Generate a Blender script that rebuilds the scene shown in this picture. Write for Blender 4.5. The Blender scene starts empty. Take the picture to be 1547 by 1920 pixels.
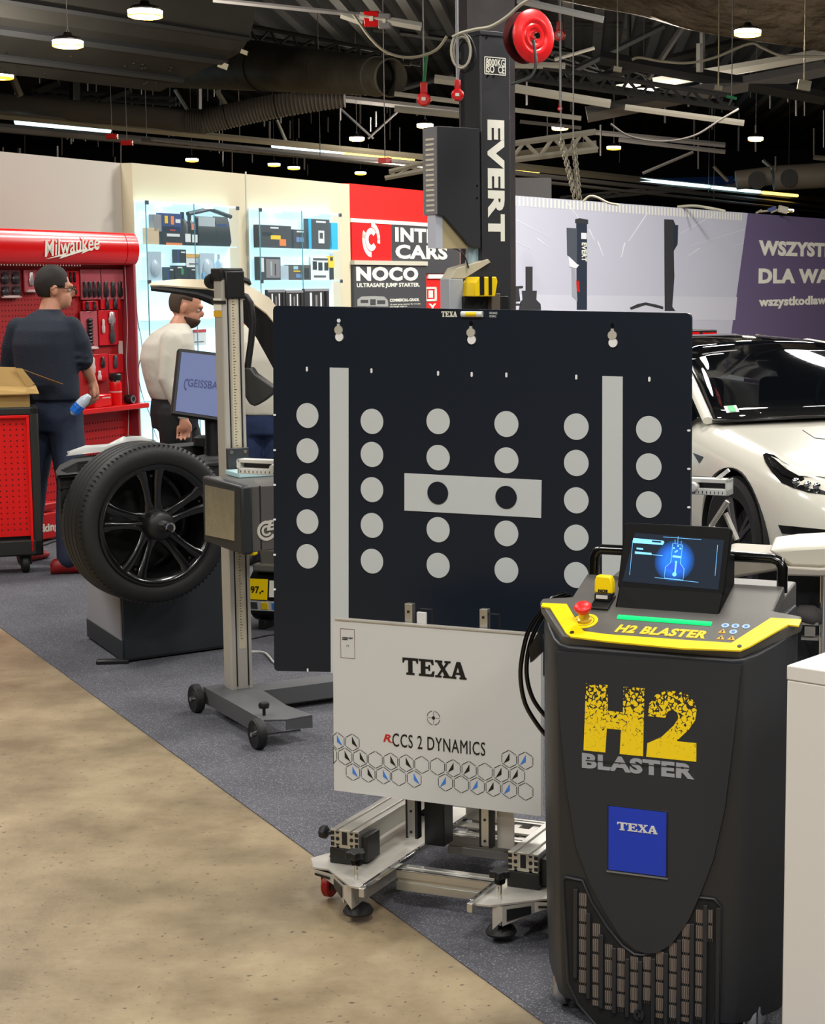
import bpy, bmesh, math, random
from mathutils import Vector, Matrix
R = math.radians
S = bpy.context.scene
COL = S.collection
# ---------------------------------------------------------------- camera, world, lights, exposure
F_PX, PPX, PPY, CH = 3300.0, 1085.0, 960.0, 1.7       # focal length and principal point (1547x1920 frame), camera height
PITCH = math.atan(440/F_PX)
cd = bpy.data.cameras.new('camera'); cam = bpy.data.objects.new('camera', cd); COL.objects.link(cam)
cam.location = (0, 0, CH); cam.rotation_euler = (R(90)-PITCH, 0, 0)
cd.sensor_fit = 'HORIZONTAL'; cd.sensor_width = 36; cd.lens = F_PX/1547*36
cd.shift_x = (773.5-PPX)/1547; cd.clip_end = 300
S.camera = cam
w = bpy.data.worlds.new('world'); S.world = w; w.use_nodes = True
w.node_tree.nodes['Background'].inputs[0].default_value = (.9, .95, 1, 1)
w.node_tree.nodes['Background'].inputs[1].default_value = .25
S.view_settings.view_transform = 'Standard'; S.view_settings.look = 'None'
S.view_settings.exposure = 0.0; S.view_settings.gamma = 1; S.view_settings.use_curve_mapping = False
def area(x, y, z, size, power, col=(1, .972, .925), rx=0, ry=0, sy=None):
    l = bpy.data.lights.new('area', 'AREA'); l.energy = power; l.color = col; l.size = size
    l.shape = 'DISK' if sy is None else 'RECTANGLE'
    if sy: l.size_y = sy
    o = bpy.data.objects.new('hall_or_fill_light', l); o.location = (x, y, z); o.rotation_euler = (R(rx), R(ry), 0)
    COL.objects.link(o); return o
# rows of high-bay lights of the hall, above and behind the visitor; back right ones added to brighten the banner
for lx, ly, p in [(-4.5, 1.5, 300), (0.5, 0.5, 400), (4.5, 1.5, 300), (-4.5, 6.5, 330), (1, 6.2, 330), (5.5, 7, 300),
                  (-5, 11, 330), (1.2, 11.5, 330), (6.5, 12, 300), (-3, -3, 330), (3, -3, 330), (-0.8, 15.5, 260), (3.2, 17, 900), (8, 20, 900), (0.5, 16.5, 300)]:
    area(lx, ly, 5.6, 1.2, p*.55)

# ---------------------------------------------------------------- helpers
FWD = Vector((0, math.cos(PITCH), -math.sin(PITCH))); UP = Vector((0, math.sin(PITCH), math.cos(PITCH)))
def ray(px, py): return FWD + Vector((1, 0, 0))*((px-PPX)/F_PX) + UP*((PPY-py)/F_PX)
C0 = Vector((0, 0, CH))
def PY(px, py, Y): d = ray(px, py); return C0 + d*(Y/d.y)                 # point of the sight line at distance Y
def PZ(px, py, z=0): d = ray(px, py); return C0 + d*((z-CH)/d.z)          # point of the sight line at height z
class Fr:
    """a place in the hall: origin on the floor and a heading; x right, y back, z up"""
    def __init__(s, x, y, rz): s.o = Vector((x, y, 0)); s.rz = R(rz); s.c = math.cos(s.rz); s.s = math.sin(s.rz)
    def l(s, v): d = v-s.o; return Vector((d.x*s.c+d.y*s.s, -d.x*s.s+d.y*s.c, d.z))
    def w(s, x, y, z=0): return Vector((s.o.x+x*s.c-y*s.s, s.o.y+x*s.s+y*s.c, z))
    def loc(s, px, py, yl=0):                                              # local (x, z) on the upright plane y = yl
        d = ray(px, py); n = Vector((-s.s, s.c, 0)); t = (n.dot(s.o)+yl-n.dot(C0))/n.dot(d); q = s.l(C0+d*t); return q.x, q.z
    def gnd(s, px, py, z=0): q = s.l(PZ(px, py, z)); return q.x, q.y
MATS = {}
def mat(name, col, rough=.5, metal=0, emit=0, noise=None, bump=None, spec=.5, coat=0, alpha=None, trans=0, ecol=None):
    if name in MATS: return MATS[name]
    m = bpy.data.materials.new(name); m.use_nodes = True; nt = m.node_tree; b = nt.nodes['Principled BSDF']
    def lin(c): return tuple(((x/12.92) if x <= .04045 else ((x+.055)/1.055)**2.4) for x in c)
    c = lin(col)
    b.inputs['Base Color'].default_value = (*c, 1); b.inputs['Roughness'].default_value = rough; b.inputs['Metallic'].default_value = metal
    b.inputs['Specular IOR Level'].default_value = spec; b.inputs['Coat Weight'].default_value = coat; b.inputs['Coat Roughness'].default_value = .08
    if trans: b.inputs['Transmission Weight'].default_value = trans
    if alpha is not None: b.inputs['Alpha'].default_value = alpha
    if emit: b.inputs['Emission Color'].default_value = (*lin(ecol or col), 1); b.inputs['Emission Strength'].default_value = emit
    tc = nt.nodes.new('ShaderNodeTexCoord')
    if noise:                                                              # (scale, amount)
        n = nt.nodes.new('ShaderNodeTexNoise'); n.inputs['Scale'].default_value = noise[0]; n.inputs['Detail'].default_value = 5
        nt.links.new(tc.outputs['Object'], n.inputs['Vector'])
        r = nt.nodes.new('ShaderNodeValToRGB'); a = noise[1]
        r.color_ramp.elements[0].position = .3; r.color_ramp.elements[1].position = .7
        r.color_ramp.elements[0].color = (*[x*(1-a) for x in c], 1); r.color_ramp.elements[1].color = (*[min(1, x*(1+a)) for x in c], 1)
        nt.links.new(n.outputs['Fac'], r.inputs['Fac']); nt.links.new(r.outputs['Color'], b.inputs['Base Color'])
    if bump:                                                               # (scale, strength)
        n = nt.nodes.new('ShaderNodeTexNoise'); n.inputs['Scale'].default_value = bump[0]; n.inputs['Detail'].default_value = 3
        nt.links.new(tc.outputs['Object'], n.inputs['Vector'])
        k = nt.nodes.new('ShaderNodeBump'); k.inputs['Strength'].default_value = bump[1]; k.inputs['Distance'].default_value = .01
        nt.links.new(n.outputs['Fac'], k.inputs['Height']); nt.links.new(k.outputs['Normal'], b.inputs['Normal'])
    MATS[name] = m; return m
def finish(o, m=None, parent=None, smooth=35, bevel=0, seg=2, loc=None, rot=None):
    if m: o.data.materials.clear(); o.data.materials.append(m)
    if smooth and o.data.polygons:
        o.data.polygons.foreach_set('use_smooth', [True]*len(o.data.polygons)); o.data.set_sharp_from_angle(angle=R(smooth))
    if bevel:
        b = o.modifiers.new('Bevel', 'BEVEL'); b.width = bevel; b.segments = seg; b.limit_method = 'ANGLE'; b.harden_normals = False
    if parent: o.parent = parent
    if loc: o.location = loc
    if rot: o.rotation_euler = rot
    return o
def link(name, me): o = bpy.data.objects.new(name, me); COL.objects.link(o); return o
class MB:
    def __init__(s): s.v = []; s.f = []; s.M = None
    def add(s, vs, fs):
        k = len(s.v)
        if s.M is not None: vs = [s.M @ Vector(v) for v in vs]
        s.v += [tuple(v) for v in vs]; s.f += [tuple(i+k for i in f) for f in fs]; return s
    def box(s, cx, cy, cz, sx, sy, sz, rz=0, ry=0, rx=0):
        a, b, c = sx/2, sy/2, sz/2
        M = Matrix.Translation((cx, cy, cz)) @ Matrix.Rotation(R(rz), 4, 'Z') @ Matrix.Rotation(R(ry), 4, 'Y') @ Matrix.Rotation(R(rx), 4, 'X')
        vs = [M @ Vector(v) for v in [(-a,-b,-c),(a,-b,-c),(a,b,-c),(-a,b,-c),(-a,-b,c),(a,-b,c),(a,b,c),(-a,b,c)]]
        return s.add(vs, [(0,3,2,1),(4,5,6,7),(0,1,5,4),(1,2,6,5),(2,3,7,6),(3,0,4,7)])
    def bb(s, x0, x1, y0, y1, z0, z1): return s.box((x0+x1)/2, (y0+y1)/2, (z0+z1)/2, abs(x1-x0), abs(y1-y0), abs(z1-z0))
    def loft(s, rings, cap=True, closed=False):                            # rings of equal length
        n = len(rings[0]); vs = [p for r in rings for p in r]; fs = []
        m = len(rings)
        for i in range(m if closed else m-1):
            for j in range(n):
                a = i*n+j; b = i*n+(j+1) % n; i2 = (i+1) % m
                fs.append((a, b, i2*n+(j+1) % n, i2*n+j))
        if cap and not closed: fs += [tuple(range(n-1, -1, -1)), tuple((m-1)*n+j for j in range(n))]
        return s.add(vs, fs)
    def cyl(s, p0, p1, r0, r1=None, n=14, cap=True): return s.tube([p0, p1], [r0, r0 if r1 is None else r1], n, cap)
    def tube(s, pts, r, n=8, cap=True, closed=False, flat=None):
        pts = [Vector(p) for p in pts]; m = len(pts); rs = r if isinstance(r, (list, tuple)) else [r]*m
        rings = []; prev = None
        for i, p in enumerate(pts):
            if closed: t = pts[(i+1) % m]-pts[i-1]
            else: t = pts[min(i+1, m-1)]-pts[max(i-1, 0)]
            if t.length < 1e-9: t = Vector((0, 0, 1))
            t.normalize()
            if prev is None:
                a = Vector((0, 0, 1)) if abs(t.z) < .9 else Vector((1, 0, 0)); u = t.cross(a).normalized()
            else: u = (prev-t*prev.dot(t)); u = u.normalized() if u.length > 1e-6 else t.orthogonal().normalized()
            prev = u; v = t.cross(u)
            rr = rs[i]; ra, rb = rr if isinstance(rr, tuple) else (rr, rr*(flat or 1))
            rings.append([p+u*(ra*math.cos(2*math.pi*j/n))+v*(rb*math.sin(2*math.pi*j/n)) for j in range(n)])
        return s.loft(rings, cap, closed)
    def lathe(s, prof, c=(0, 0, 0), axis='Z', n=24):                       # prof [(r, h)], closed by itself when r = 0
        M = {'Z': Matrix.Identity(3), 'X': Matrix.Rotation(R(90), 3, 'Y'), 'Y': Matrix.Rotation(R(-90), 3, 'X')}[axis]
        c = Vector(c)
        cl = prof[0][0] > 1e-4 and prof[-1][0] > 1e-4
        if cl and prof[0] == prof[-1]: prof = prof[:-1]
        return s.loft([[c+M @ Vector((max(r, 1e-5)*math.cos(2*math.pi*j/n), max(r, 1e-5)*math.sin(2*math.pi*j/n), h)) for j in range(n)] for r, h in prof], cap=not cl, closed=cl)
    def prism(s, poly, y0, y1, plane='XZ'):                                # outline extruded along the third axis
        f = {'XZ': lambda a, b, t: (a, t, b), 'XY': lambda a, b, t: (a, b, t), 'YZ': lambda a, b, t: (t, a, b)}[plane]
        n = len(poly); vs = [f(a, b, y0) for a, b in poly]+[f(a, b, y1) for a, b in poly]
        return s.add(vs, [tuple(range(n)), tuple(range(2*n-1, n-1, -1))]+[(i, (i+1) % n+0, (i+1) % n+n, i+n)[::-1] for i in range(n)])
    def sphere(s, c, r, n=14, m=8, sc=(1, 1, 1)):
        c = Vector(c); rings = []
        for i in range(m+1):
            a = math.pi*i/m; q = max(math.sin(a), 1e-4)
            rings.append([c+Vector((r*sc[0]*q*math.cos(2*math.pi*j/n), r*sc[1]*q*math.sin(2*math.pi*j/n), -r*sc[2]*math.cos(a))) for j in range(n)])
        return s.loft(rings)
    def mesh(s, name):
        me = bpy.data.meshes.new(name); me.from_pydata(s.v, [], s.f)
        b = bmesh.new(); b.from_mesh(me); bmesh.ops.recalc_face_normals(b, faces=b.faces); b.to_mesh(me); b.free(); return me
    def build(s, name, m, parent=None, smooth=35, bevel=0, seg=2, loc=None, rot=None):
        return finish(link(name, s.mesh(name)), m, parent, smooth, bevel, seg, loc, rot)
def tag(o, label=None, cat=None, group=None, kind=None):
    if label: o['label'] = label
    if cat: o['category'] = cat
    if group: o['group'] = group
    if kind: o['kind'] = kind
    return o
def thing(name, label, cat, x=0, y=0, z=0, rz=0, group=None, fr=None):
    o = bpy.data.objects.new(name, None); COL.objects.link(o); o.empty_display_size = .1
    if fr: x, y, rz = fr.o.x, fr.o.y, math.degrees(fr.rz)
    o.location = (x, y, z); o.rotation_euler = (0, 0, R(rz)); return tag(o, label, cat, group)
def struct(o): o['kind'] = 'structure'; return o
def kids(o): return [c for c in bpy.data.objects if c.parent == o]
def copy_tree(o, parent=None):
    c = o.copy(); COL.objects.link(c)
    if parent: c.parent = parent
    for k in kids(o): copy_tree(k, c)
    return c
def evalmesh(o, name):
    bpy.context.view_layer.update(); dg = bpy.context.evaluated_depsgraph_get()
    return bpy.data.meshes.new_from_object(o.evaluated_get(dg))
def curve_mesh(splines, th, name):                                         # filled outlines with holes, thickness th
    cu = bpy.data.curves.new(name, 'CURVE'); cu.dimensions = '2D'; cu.fill_mode = 'BOTH'; cu.extrude = th/2
    for sp in splines:
        q = cu.splines.new('POLY'); q.points.add(len(sp)-1); q.use_cyclic_u = True
        for i, (a, b) in enumerate(sp): q.points[i].co = (a, b, 0, 1)
    o = bpy.data.objects.new(name, cu); COL.objects.link(o); me = evalmesh(o, name)
    bpy.data.objects.remove(o); bpy.data.curves.remove(cu); return me
def plate(name, splines, y, th, m, parent=None, plane='XZ', bevel=0, smooth=35):
    me = curve_mesh(splines, th, name)
    for v in me.vertices:
        a, b, c = v.co
        v.co = (a, y-c, b) if plane == 'XZ' else ((a, b, y+c) if plane == 'XY' else (y+c, a, b))
    return finish(link(name, me), m, parent, smooth, bevel)
def rrect(x0, z0, x1, z1, r, n=5):
    o = []
    for cx, cz, a in [(x1-r, z0+r, -90), (x1-r, z1-r, 0), (x0+r, z1-r, 90), (x0+r, z0+r, 180)]:
        o += [(cx+r*math.cos(R(a+90*i/n)), cz+r*math.sin(R(a+90*i/n))) for i in range(n+1)]
    return o
def ring2(cx, cz, r, n=32): return [(cx+r*math.cos(2*math.pi*i/n), cz+r*math.sin(2*math.pi*i/n)) for i in range(n)]
def fitverts(vs, box, shear=0):
    xs = [v[0]+shear*v[1] for v in vs]; ys = [v[1] for v in vs]; x0, x1, y0, y1 = min(xs), max(xs), min(ys), max(ys)
    bx0, by0, bx1, by1 = box
    return [(bx0+(xs[i]-x0)/(x1-x0)*(bx1-bx0), by0+(ys[i]-y0)/(y1-y0)*(by1-by0)) for i in range(len(vs))]
def txt(s, box, y, m, parent=None, name='lettering', bold=.0, shear=0, rot=0, th=.0015, plane='XZ', map3=None, spacing=1):
    """writing fitted into box (x0, z0, x1, z1) on the plane y"""
    cu = bpy.data.curves.new(name, 'FONT'); cu.body = s; cu.offset = bold; cu.resolution_u = 3; cu.space_character = spacing+bold*1.6
    o = bpy.data.objects.new(name, cu); COL.objects.link(o); me = evalmesh(o, name); bpy.data.objects.remove(o); bpy.data.curves.remove(cu)
    vs = [(v.co.x, v.co.y) for v in me.vertices]
    if rot == -90: vs = [(b, -a) for a, b in vs]
    if rot == 90: vs = [(-b, a) for a, b in vs]
    vs = fitverts(vs, box, shear)
    for v, (a, b) in zip(me.vertices, vs): v.co = (a, b, 0)
    return relief(me, name, y, th, m, parent, plane, map3)
def relief(me, name, y, th, m, parent, plane='XZ', map3=None):
    b = bmesh.new(); b.from_mesh(me)
    r = bmesh.ops.extrude_face_region(b, geom=b.faces[:]); up = [g for g in r['geom'] if isinstance(g, bmesh.types.BMVert)]
    for v in up: v.co.z += th
    b.normal_update(); bmesh.ops.recalc_face_normals(b, faces=b.faces)
    for v in b.verts:
        a, c, t = v.co
        if map3: v.co = map3(a, c, t)
        else: v.co = (a, y-t, c) if plane == 'XZ' else ((a, c, y+t) if plane == 'XY' else (y+t, a, c))
    bmesh.ops.recalc_face_normals(b, faces=b.faces)
    for f in b.faces: f.smooth = False
    b.to_mesh(me); b.free(); me.name = name
    o = link(name, me); return finish(o, m, parent, 0)
def outl(splines, box, y, m, parent=None, name='logo', th=.0015, plane='XZ', map3=None, shear=0):
    me = curve_mesh(splines, 0, name); vs = [(v.co.x, v.co.y) for v in me.vertices]
    if box: vs = fitverts(vs, box, shear)
    for v, (a, b) in zip(me.vertices, vs): v.co = (a, b, 0)
    return relief(me, name, y, th, m, parent, plane, map3)
SLAB = {'T': [[(0,1),(1,1),(1,.7),(.92,.7),(.85,.86),(.64,.86),(.64,.12),(.76,.12),(.76,0),(.24,0),(.24,.12),(.36,.12),(.36,.86),(.15,.86),(.08,.7),(0,.7)]],
 'E': [[(0,0),(.95,0),(1,.32),(.88,.32),(.78,.13),(.42,.13),(.42,.45),(.6,.45),(.62,.34),(.72,.34),(.72,.68),(.62,.68),(.6,.57),(.42,.57),(.42,.87),(.76,.87),(.84,.7),(.95,.7),(.92,1),(0,1),(0,.88),(.13,.88),(.13,.12),(0,.12)]],
 'X': [[(0,1),(.46,1),(.46,.89),(.39,.89),(.54,.64),(.69,.89),(.6,.89),(.6,1),(.98,1),(.98,.89),(.87,.89),(.62,.54),(.9,.11),(1,.11),(1,0),(.5,0),(.5,.11),(.6,.11),(.46,.37),(.29,.11),(.4,.11),(.4,0),(0,0),(0,.11),(.12,.11),(.38,.48),(.12,.89),(0,.89)]],
 'A': [[(0,0),(.36,0),(.36,.11),(.28,.11),(.32,.25),(.6,.25),(.65,.11),(.56,.11),(.56,0),(1,0),(1,.11),(.93,.11),(.62,1),(.38,1),(.09,.11),(0,.11)], [(.36,.37),(.56,.37),(.46,.7)]]}
def texa():
    o = []; x = 0
    for ch in 'TEXA':
        for sp in SLAB[ch]: o.append([(x+a*1.25, b) for a, b in sp])
        x += 1.22 if ch == 'X' else 1.3
    return o
PSI = -21                                                                  # heading of the stands and the booth
# ---------------------------------------------------------------- materials
def floor_mat(name, c1, c2, c3, sc, sp, spot, rough, bump, big=None):
    m = bpy.data.materials.new(name); m.use_nodes = True; nt = m.node_tree; b = nt.nodes['Principled BSDF']; b.inputs['Roughness'].default_value = rough
    tc = nt.nodes.new('ShaderNodeTexCoord'); L = nt.links.new
    def lin(c): return (*[((x/12.92) if x <= .04045 else ((x+.055)/1.055)**2.4) for x in c], 1)
    n1 = nt.nodes.new('ShaderNodeTexNoise'); n1.inputs['Scale'].default_value = sc; n1.inputs['Detail'].default_value = 8; n1.inputs['Roughness'].default_value = .65
    n2 = nt.nodes.new('ShaderNodeTexNoise'); n2.inputs['Scale'].default_value = sp; n2.inputs['Detail'].default_value = 2
    L(tc.outputs['Object'], n1.inputs['Vector']); L(tc.outputs['Object'], n2.inputs['Vector'])
    r = nt.nodes.new('ShaderNodeValToRGB'); r.color_ramp.elements[0].position = .35; r.color_ramp.elements[1].position = .65
    r.color_ramp.elements[0].color = lin(c1); r.color_ramp.elements[1].color = lin(c2); L(n1.outputs['Fac'], r.inputs['Fac'])
    r2 = nt.nodes.new('ShaderNodeValToRGB'); r2.color_ramp.elements[0].position = spot; r2.color_ramp.elements[1].position = spot+.05; L(n2.outputs['Fac'], r2.inputs['Fac'])
    mx = nt.nodes.new('ShaderNodeMix'); mx.data_type = 'RGBA'; L(r2.outputs['Color'], mx.inputs['Factor']); L(r.outputs['Color'], mx.inputs['A']); mx.inputs['B'].default_value = lin(c3)
    L(mx.outputs['Result'], b.inputs['Base Color'])
    k = nt.nodes.new('ShaderNodeBump'); k.inputs['Strength'].default_value = bump; k.inputs['Distance'].default_value = .004
    L(n2.outputs['Fac'], k.inputs['Height']); L(k.outputs['Normal'], b.inputs['Normal'])
    return m
CONC = floor_mat('concrete', (.46, .40, .30), (.64, .57, .45), (.36, .32, .27), 2.3, 55, .66, .45, .25)
CARP = floor_mat('carpet', (.275, .275, .30), (.335, .335, .36), (.50, .50, .53), 3, 210, .58, .95, .9)
WHITE = mat('booth_white', (.78, .75, .70), .55); CREAM = mat('booth_cream', (.84, .80, .68), .5)
BLACK = mat('black_plastic', (.085, .085, .09), .45); DARK = mat('black_matt', (.06, .06, .065), .7)
RED = mat('gloss_red', (.86, .05, .06), .25, coat=.3); REDM = mat('matt_red', (.88, .10, .09), .55)
PRW = mat('print_white', (.93, .92, .86), .55); PRK = mat('print_black', (.06, .06, .06), .5); PRG = mat('print_grey', (.27, .27, .28), .5)
ALU = mat('aluminium', (.80, .79, .76), .32, metal=.85); ALUL = mat('aluminium_matt', (.80, .78, .74), .5, metal=.5)
CHR = mat('chrome', (.85, .85, .85), .12, metal=1); STEEL = mat('dark_steel', (.33, .33, .34), .4, metal=.7)
RUB = mat('rubber', (.09, .09, .09), .6, bump=(60, .1)); YEL = mat('yellow', (.98, .83, .02), .4)
HALL = mat('hall_black', (.12, .135, .165), .95); DUCT = mat('duct_black', (.17, .17, .165), .6, noise=(.8, .3))
# ---------------------------------------------------------------- setting
g = MB(); g.bb(-30, 45, -12, 95, -.2, 0); struct(g.build('floor', CONC))
e0, e1 = PZ(0, 1177), PZ(1000, 1905); dirc = (e1-e0).normalized(); a0 = e0-dirc*9; a1 = e1+dirc*6
nrm = Vector((-dirc.y, dirc.x, 0))
if nrm.x < 0: nrm = -nrm
g = MB(); g.prism([tuple(p.xy) for p in (a1, a1+nrm*26, a0+nrm*26, a0)], -.05, .003, 'XY')
struct(g.build('floor', CARP))
g = MB(); g.bb(-30, 45, -12, 95, 8.5, 8.7); struct(g.build('ceiling', HALL))
for nm, q in (('wall_back', (-30, 45, 95, 95.3, 0, 8.6)), ('wall_left', (-30.3, -30, -12, 95, 0, 8.6)), ('wall_right', (45, 45.3, -12, 95, 0, 8.6)), ('wall_front', (-30, 45, -12.3, -12, 0, 8.6))):
    g = MB(); g.bb(*q); struct(g.build(nm, HALL))
# ---------------------------------------------------------------- calibration stand: dark target board, white panel, wheeled base
o = PY(813, 1346, 4.7); B = Fr(o.x, o.y, PSI)
NAVY = mat('board_navy', (.065, .105, .16), .38, spec=.5); GRYW = mat('print_pale', (.80, .82, .82), .6); PANEL = mat('panel_white', (.83, .83, .82), .5)
BLUE = mat('print_blue', (.25, .50, .85), .5); REDP = mat('print_red', (.78, .12, .10), .5); STICK = mat('pill_white', (.95, .95, .95), .4)
bs = thing('calibration_stand', 'calibration stand carrying a big dark dotted board and a white hexagon printed panel', 'stand', fr=B)
bd = bpy.data.objects.new('bd', None); COL.objects.link(bd)
YB = .28
def L(px, py, y=None): return B.loc(px, py, YB if y is None else y)
c4 = [L(512, 573), L(1296, 587), L(1293, 1272), L(514, 1258)]
def quad_round(c, r=.012):
    out = []
    for i in range(4):
        p = Vector(c[i]); a = (Vector(c[i-1])-p).normalized(); b = (Vector(c[(i+1) % 4])-p).normalized()
        out += [tuple(p+a*r), tuple(p+(a+b)*r*.3), tuple(p+b*r)]
    return out
plate('board_sheet', [quad_round(c4)], YB+.006, .012, NAVY, bd, bevel=.001)
fy = YB-.0015
cols = {577: [779, 845, 911, 978, 1043], 698: [790, 852, 918, 985, 1052], 822: [790, 858, 924, 993, 1060], 950: [795, 863, 932, 1000, 1069],
        1081: [800, 868, 938, 1008, 1078], 1217: [805, 875, 946]}
for px, ys in cols.items():
    for i, py in enumerate(ys):
        inner = px in (822, 950) and i == 2
        x, z = L(px, py); r = .0365
        if inner: r = .0325
        plate('target_dot', [ring2(x, z, r, 36)], fy-(.0025 if inner else 0), .002, NAVY if inner else GRYW, bd)
for c in [[(619, 689), (654, 690), (654, 1262), (621, 1262)], [(1130, 705), (1168, 706), (1167, 1268), (1129, 1268)], [(759, 887), (1016, 900), (1015, 971), (759, 957)]]:
    plate('target_bar', [[L(*p) for p in c]], fy, .002, GRYW, bd)
for px, py in [(576, 692), (697, 695), (822, 700), (885, 702), (950, 703), (1081, 707), (1218, 711)]:
    x, z = L(px, py); plate('slot_mark', [rrect(x-.003, z-.0068, x+.003, z+.0068, .0028, 3)], fy, .002, STICK, bd)
for px, ys in ((515.5, (778, 844, 909, 974, 1040, 1105)), (1292, (807, 879, 951))):
    for py in ys:
        x, z = L(px, py); plate('slot_mark', [rrect(x-.0045, z-.0028, x+.0045, z+.0028, .0026, 3)], fy, .002, STICK, bd)
x, z = L(577.5, 1258); plate('slot_mark', [rrect(x-.0025, z-.002, x+.0025, z+.008, .002, 3)], fy, .002, STICK, bd)
for px, py in [(636, 620), (884, 625), (1149, 630)]:                       # keyholes with hanging pegs, chrome's bright reflection put into matt pale beige
    x, z = L(px, py)
    k = MB(); k.lathe([(0, -.004), (.0125, -.004), (.0125, .002), (0, .002)], (x, fy-.001, z+.002), 'Y', 20)
    k.bb(x-.004, x+.004, fy-.004, fy, z+.012, z+.02); k.build('hanging_peg', mat('peg_beige', (.74, .72, .67), .4), bd)
    k = MB(); k.lathe([(0, -.003), (.0125, -.003), (.0125, .002), (0, .002)], (x+.002, fy-.001, z-.018), 'Y', 20); k.build('keyhole', STICK, bd)
    plate('pinhole', [ring2(x, z+.029, .0058, 14)], fy, .002, STICK if px < 700 else CHR, bd)
outl(texa(), (*L(828, 594), *L(857, 584)), YB, PRW, bd, 'lettering')
x0, z0 = L(862, 595); x1, z1 = L(911, 583); m_ = MB(); m_.tube([(x0+.008, YB-.004, (z0+z1)/2), (x1-.008, YB-.004, (z0+z1)/2)], .0085, 14); lv = m_.build('spirit_level', mat('level_clear', (.85, .87, .85), .15), bd)
m_ = MB(); m_.tube([((x0*.72+x1*.28), YB-.0075, (z0+z1)/2), ((x0*.3+x1*.7), YB-.0075, (z0+z1)/2)], .0065, 12); m_.build('vial', YEL, lv)
txt('DISTANCE\nMODULE', (*L(918, 595), *L(933, 585)), YB, GRYW, bd, 'small_print')
# white panel
pn = bpy.data.objects.new('pn', None); COL.objects.link(pn)
q = [L(625, 1160, 0), (L(1008, 1194, 0)[0]+.01, L(1008, 1194, 0)[1]), (L(1008, 1535, 0)[0]+.01, L(1008, 1535, 0)[1]), L(624, 1482, 0)]
q[0] = (-.307, .757); q[3] = (-.313, .267); q[1] = (.318, .757); q[2] = (.316, .262)
plate('panel_sheet', [q], .008, .016, PANEL, pn, bevel=.002)
m_ = MB(); m_.bb(-.30, .31, -.003, .018, .757, .761); m_.build('top_lip', ALUL, pn)
def P0(px, py): return B.loc(px, py, 0)
outl(texa(), (P0(755, 1240)[0], .62, P0(876, 1240)[0]-.002, .667), 0, PRK, pn, 'lettering')
def zrow(px, py): return P0(px, py)[1]
txt('CCS 2 DYNAMICS', (P0(736, 1390)[0], zrow(822, 1408), P0(910, 1400)[0], zrow(822, 1383)), 0, PRK, pn, 'lettering', bold=0, spacing=1.1)
txt('R', (P0(719, 1380)[0], zrow(728, 1391), P0(733, 1380)[0], zrow(728, 1377)), 0, REDP, pn, 'lettering', bold=.02, shear=.25)
m_ = MB(); x, z = P0(734, 1391); m_.bb(x-.004, x+.004, -.0012, 0, z-.002, z); m_.build('dash_mark', REDP, pn)
cx, cz = P0(813, 1346)
for a0_ in range(4):                                                       # crosshair
    pts = [(cx+.0195*math.cos(R(a0_*90+12+t*66/8)), cz+.0195*math.sin(R(a0_*90+12+t*66/8))) for t in range(9)]
    m_ = MB(); m_.tube([(a, -.0008, b) for a, b in pts], .0009, 4); m_.build('crosshair_arc', PRG, pn)
m_ = MB(); m_.lathe([(0, -.0012), (.0048, -.0012), (.0048, 0), (0, 0)], (cx, 0, cz), 'Y', 16); m_.build('crosshair_dot', PRK, pn)
m_ = MB()
for dx, dz in ((1, 0), (0, 1)): m_.bb(cx-.019*dx-.0008*dz, cx+.019*dx+.0008*dz, -.0006, 0, cz-.019*dz-.0008*dx, cz+.019*dz+.0008*dx)
m_.build('crosshair_lines', mat('print_midgrey', (.55, .55, .55), .6), pn)
x0, z0 = P0(639, 1233); x1, z1 = P0(665, 1180)
LBL = mat('print_brown', (.50, .38, .36), .6); lb = MB()
for a, b, c, d in [(x0, x1, z1-.0012, z1), (x0, x1, z0, z0+.0012), (x0, x0+.0012, z0, z1), (x1-.0012, x1, z0, z1)]: lb.bb(a, b, -.0008, 0, c, d)
lo = lb.build('label_frame', LBL, pn)
txt('WARNING: OBJECT\nSENSITIVE', (x0+.006, z1-.032, x1-.006, z1-.024), 0, PRG, pn, 'small_print')
m_ = MB(); m_.tube([((x0+x1)/2-.003, -.0005, z0+.032), ((x0+x1)/2-.003, -.0005, z0+.037), ((x0+x1)/2+.003, -.0005, z0+.037), ((x0+x1)/2+.003, -.0005, z0+.032)], .0007, 4); m_.build('small_symbol', PRG, pn)
# hexagon print
hs = .0275; hw = hs*math.sqrt(3)/2
def hexa(cxh, czh, skip=(), mark=None, side=1):
    pts = [(cxh+hs*.90*math.sin(R(60*i)), czh+hs*.90*math.cos(R(60*i))) for i in range(6)]
    g = MB()
    for i in range(6):
        if i in skip: continue
        a, b = Vector(pts[i]), Vector(pts[(i+1) % 6]); d = (b-a)*.06; a = a+d; b = b-d
        a.x = max(-.3125, min(.316, a.x)); b.x = max(-.3125, min(.316, b.x))
        if abs(a.x-b.x)+abs(a.y-b.y) < .004: continue
        g.tube([(a.x, -.0006, a.y), (b.x, -.0006, b.y)], .0009, 4)
    if g.v: g.build('hexagon_outline', PRK, pn)
    if mark and -.30 < cxh < .31:
        m = BLUE if mark == 'b' else PRK
        plate('hexagon_wedge', [[(cxh-.001*side, czh+.016), (cxh-.001*side, czh-.003), (cxh+.016*side, czh-.013)]], -.0006, .0012, m, pn)
zt = P0(661, 1392)[1]; x1_ = P0(661, 1392)[0]; pitch = hw*2; rowh = hs*1.55
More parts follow.
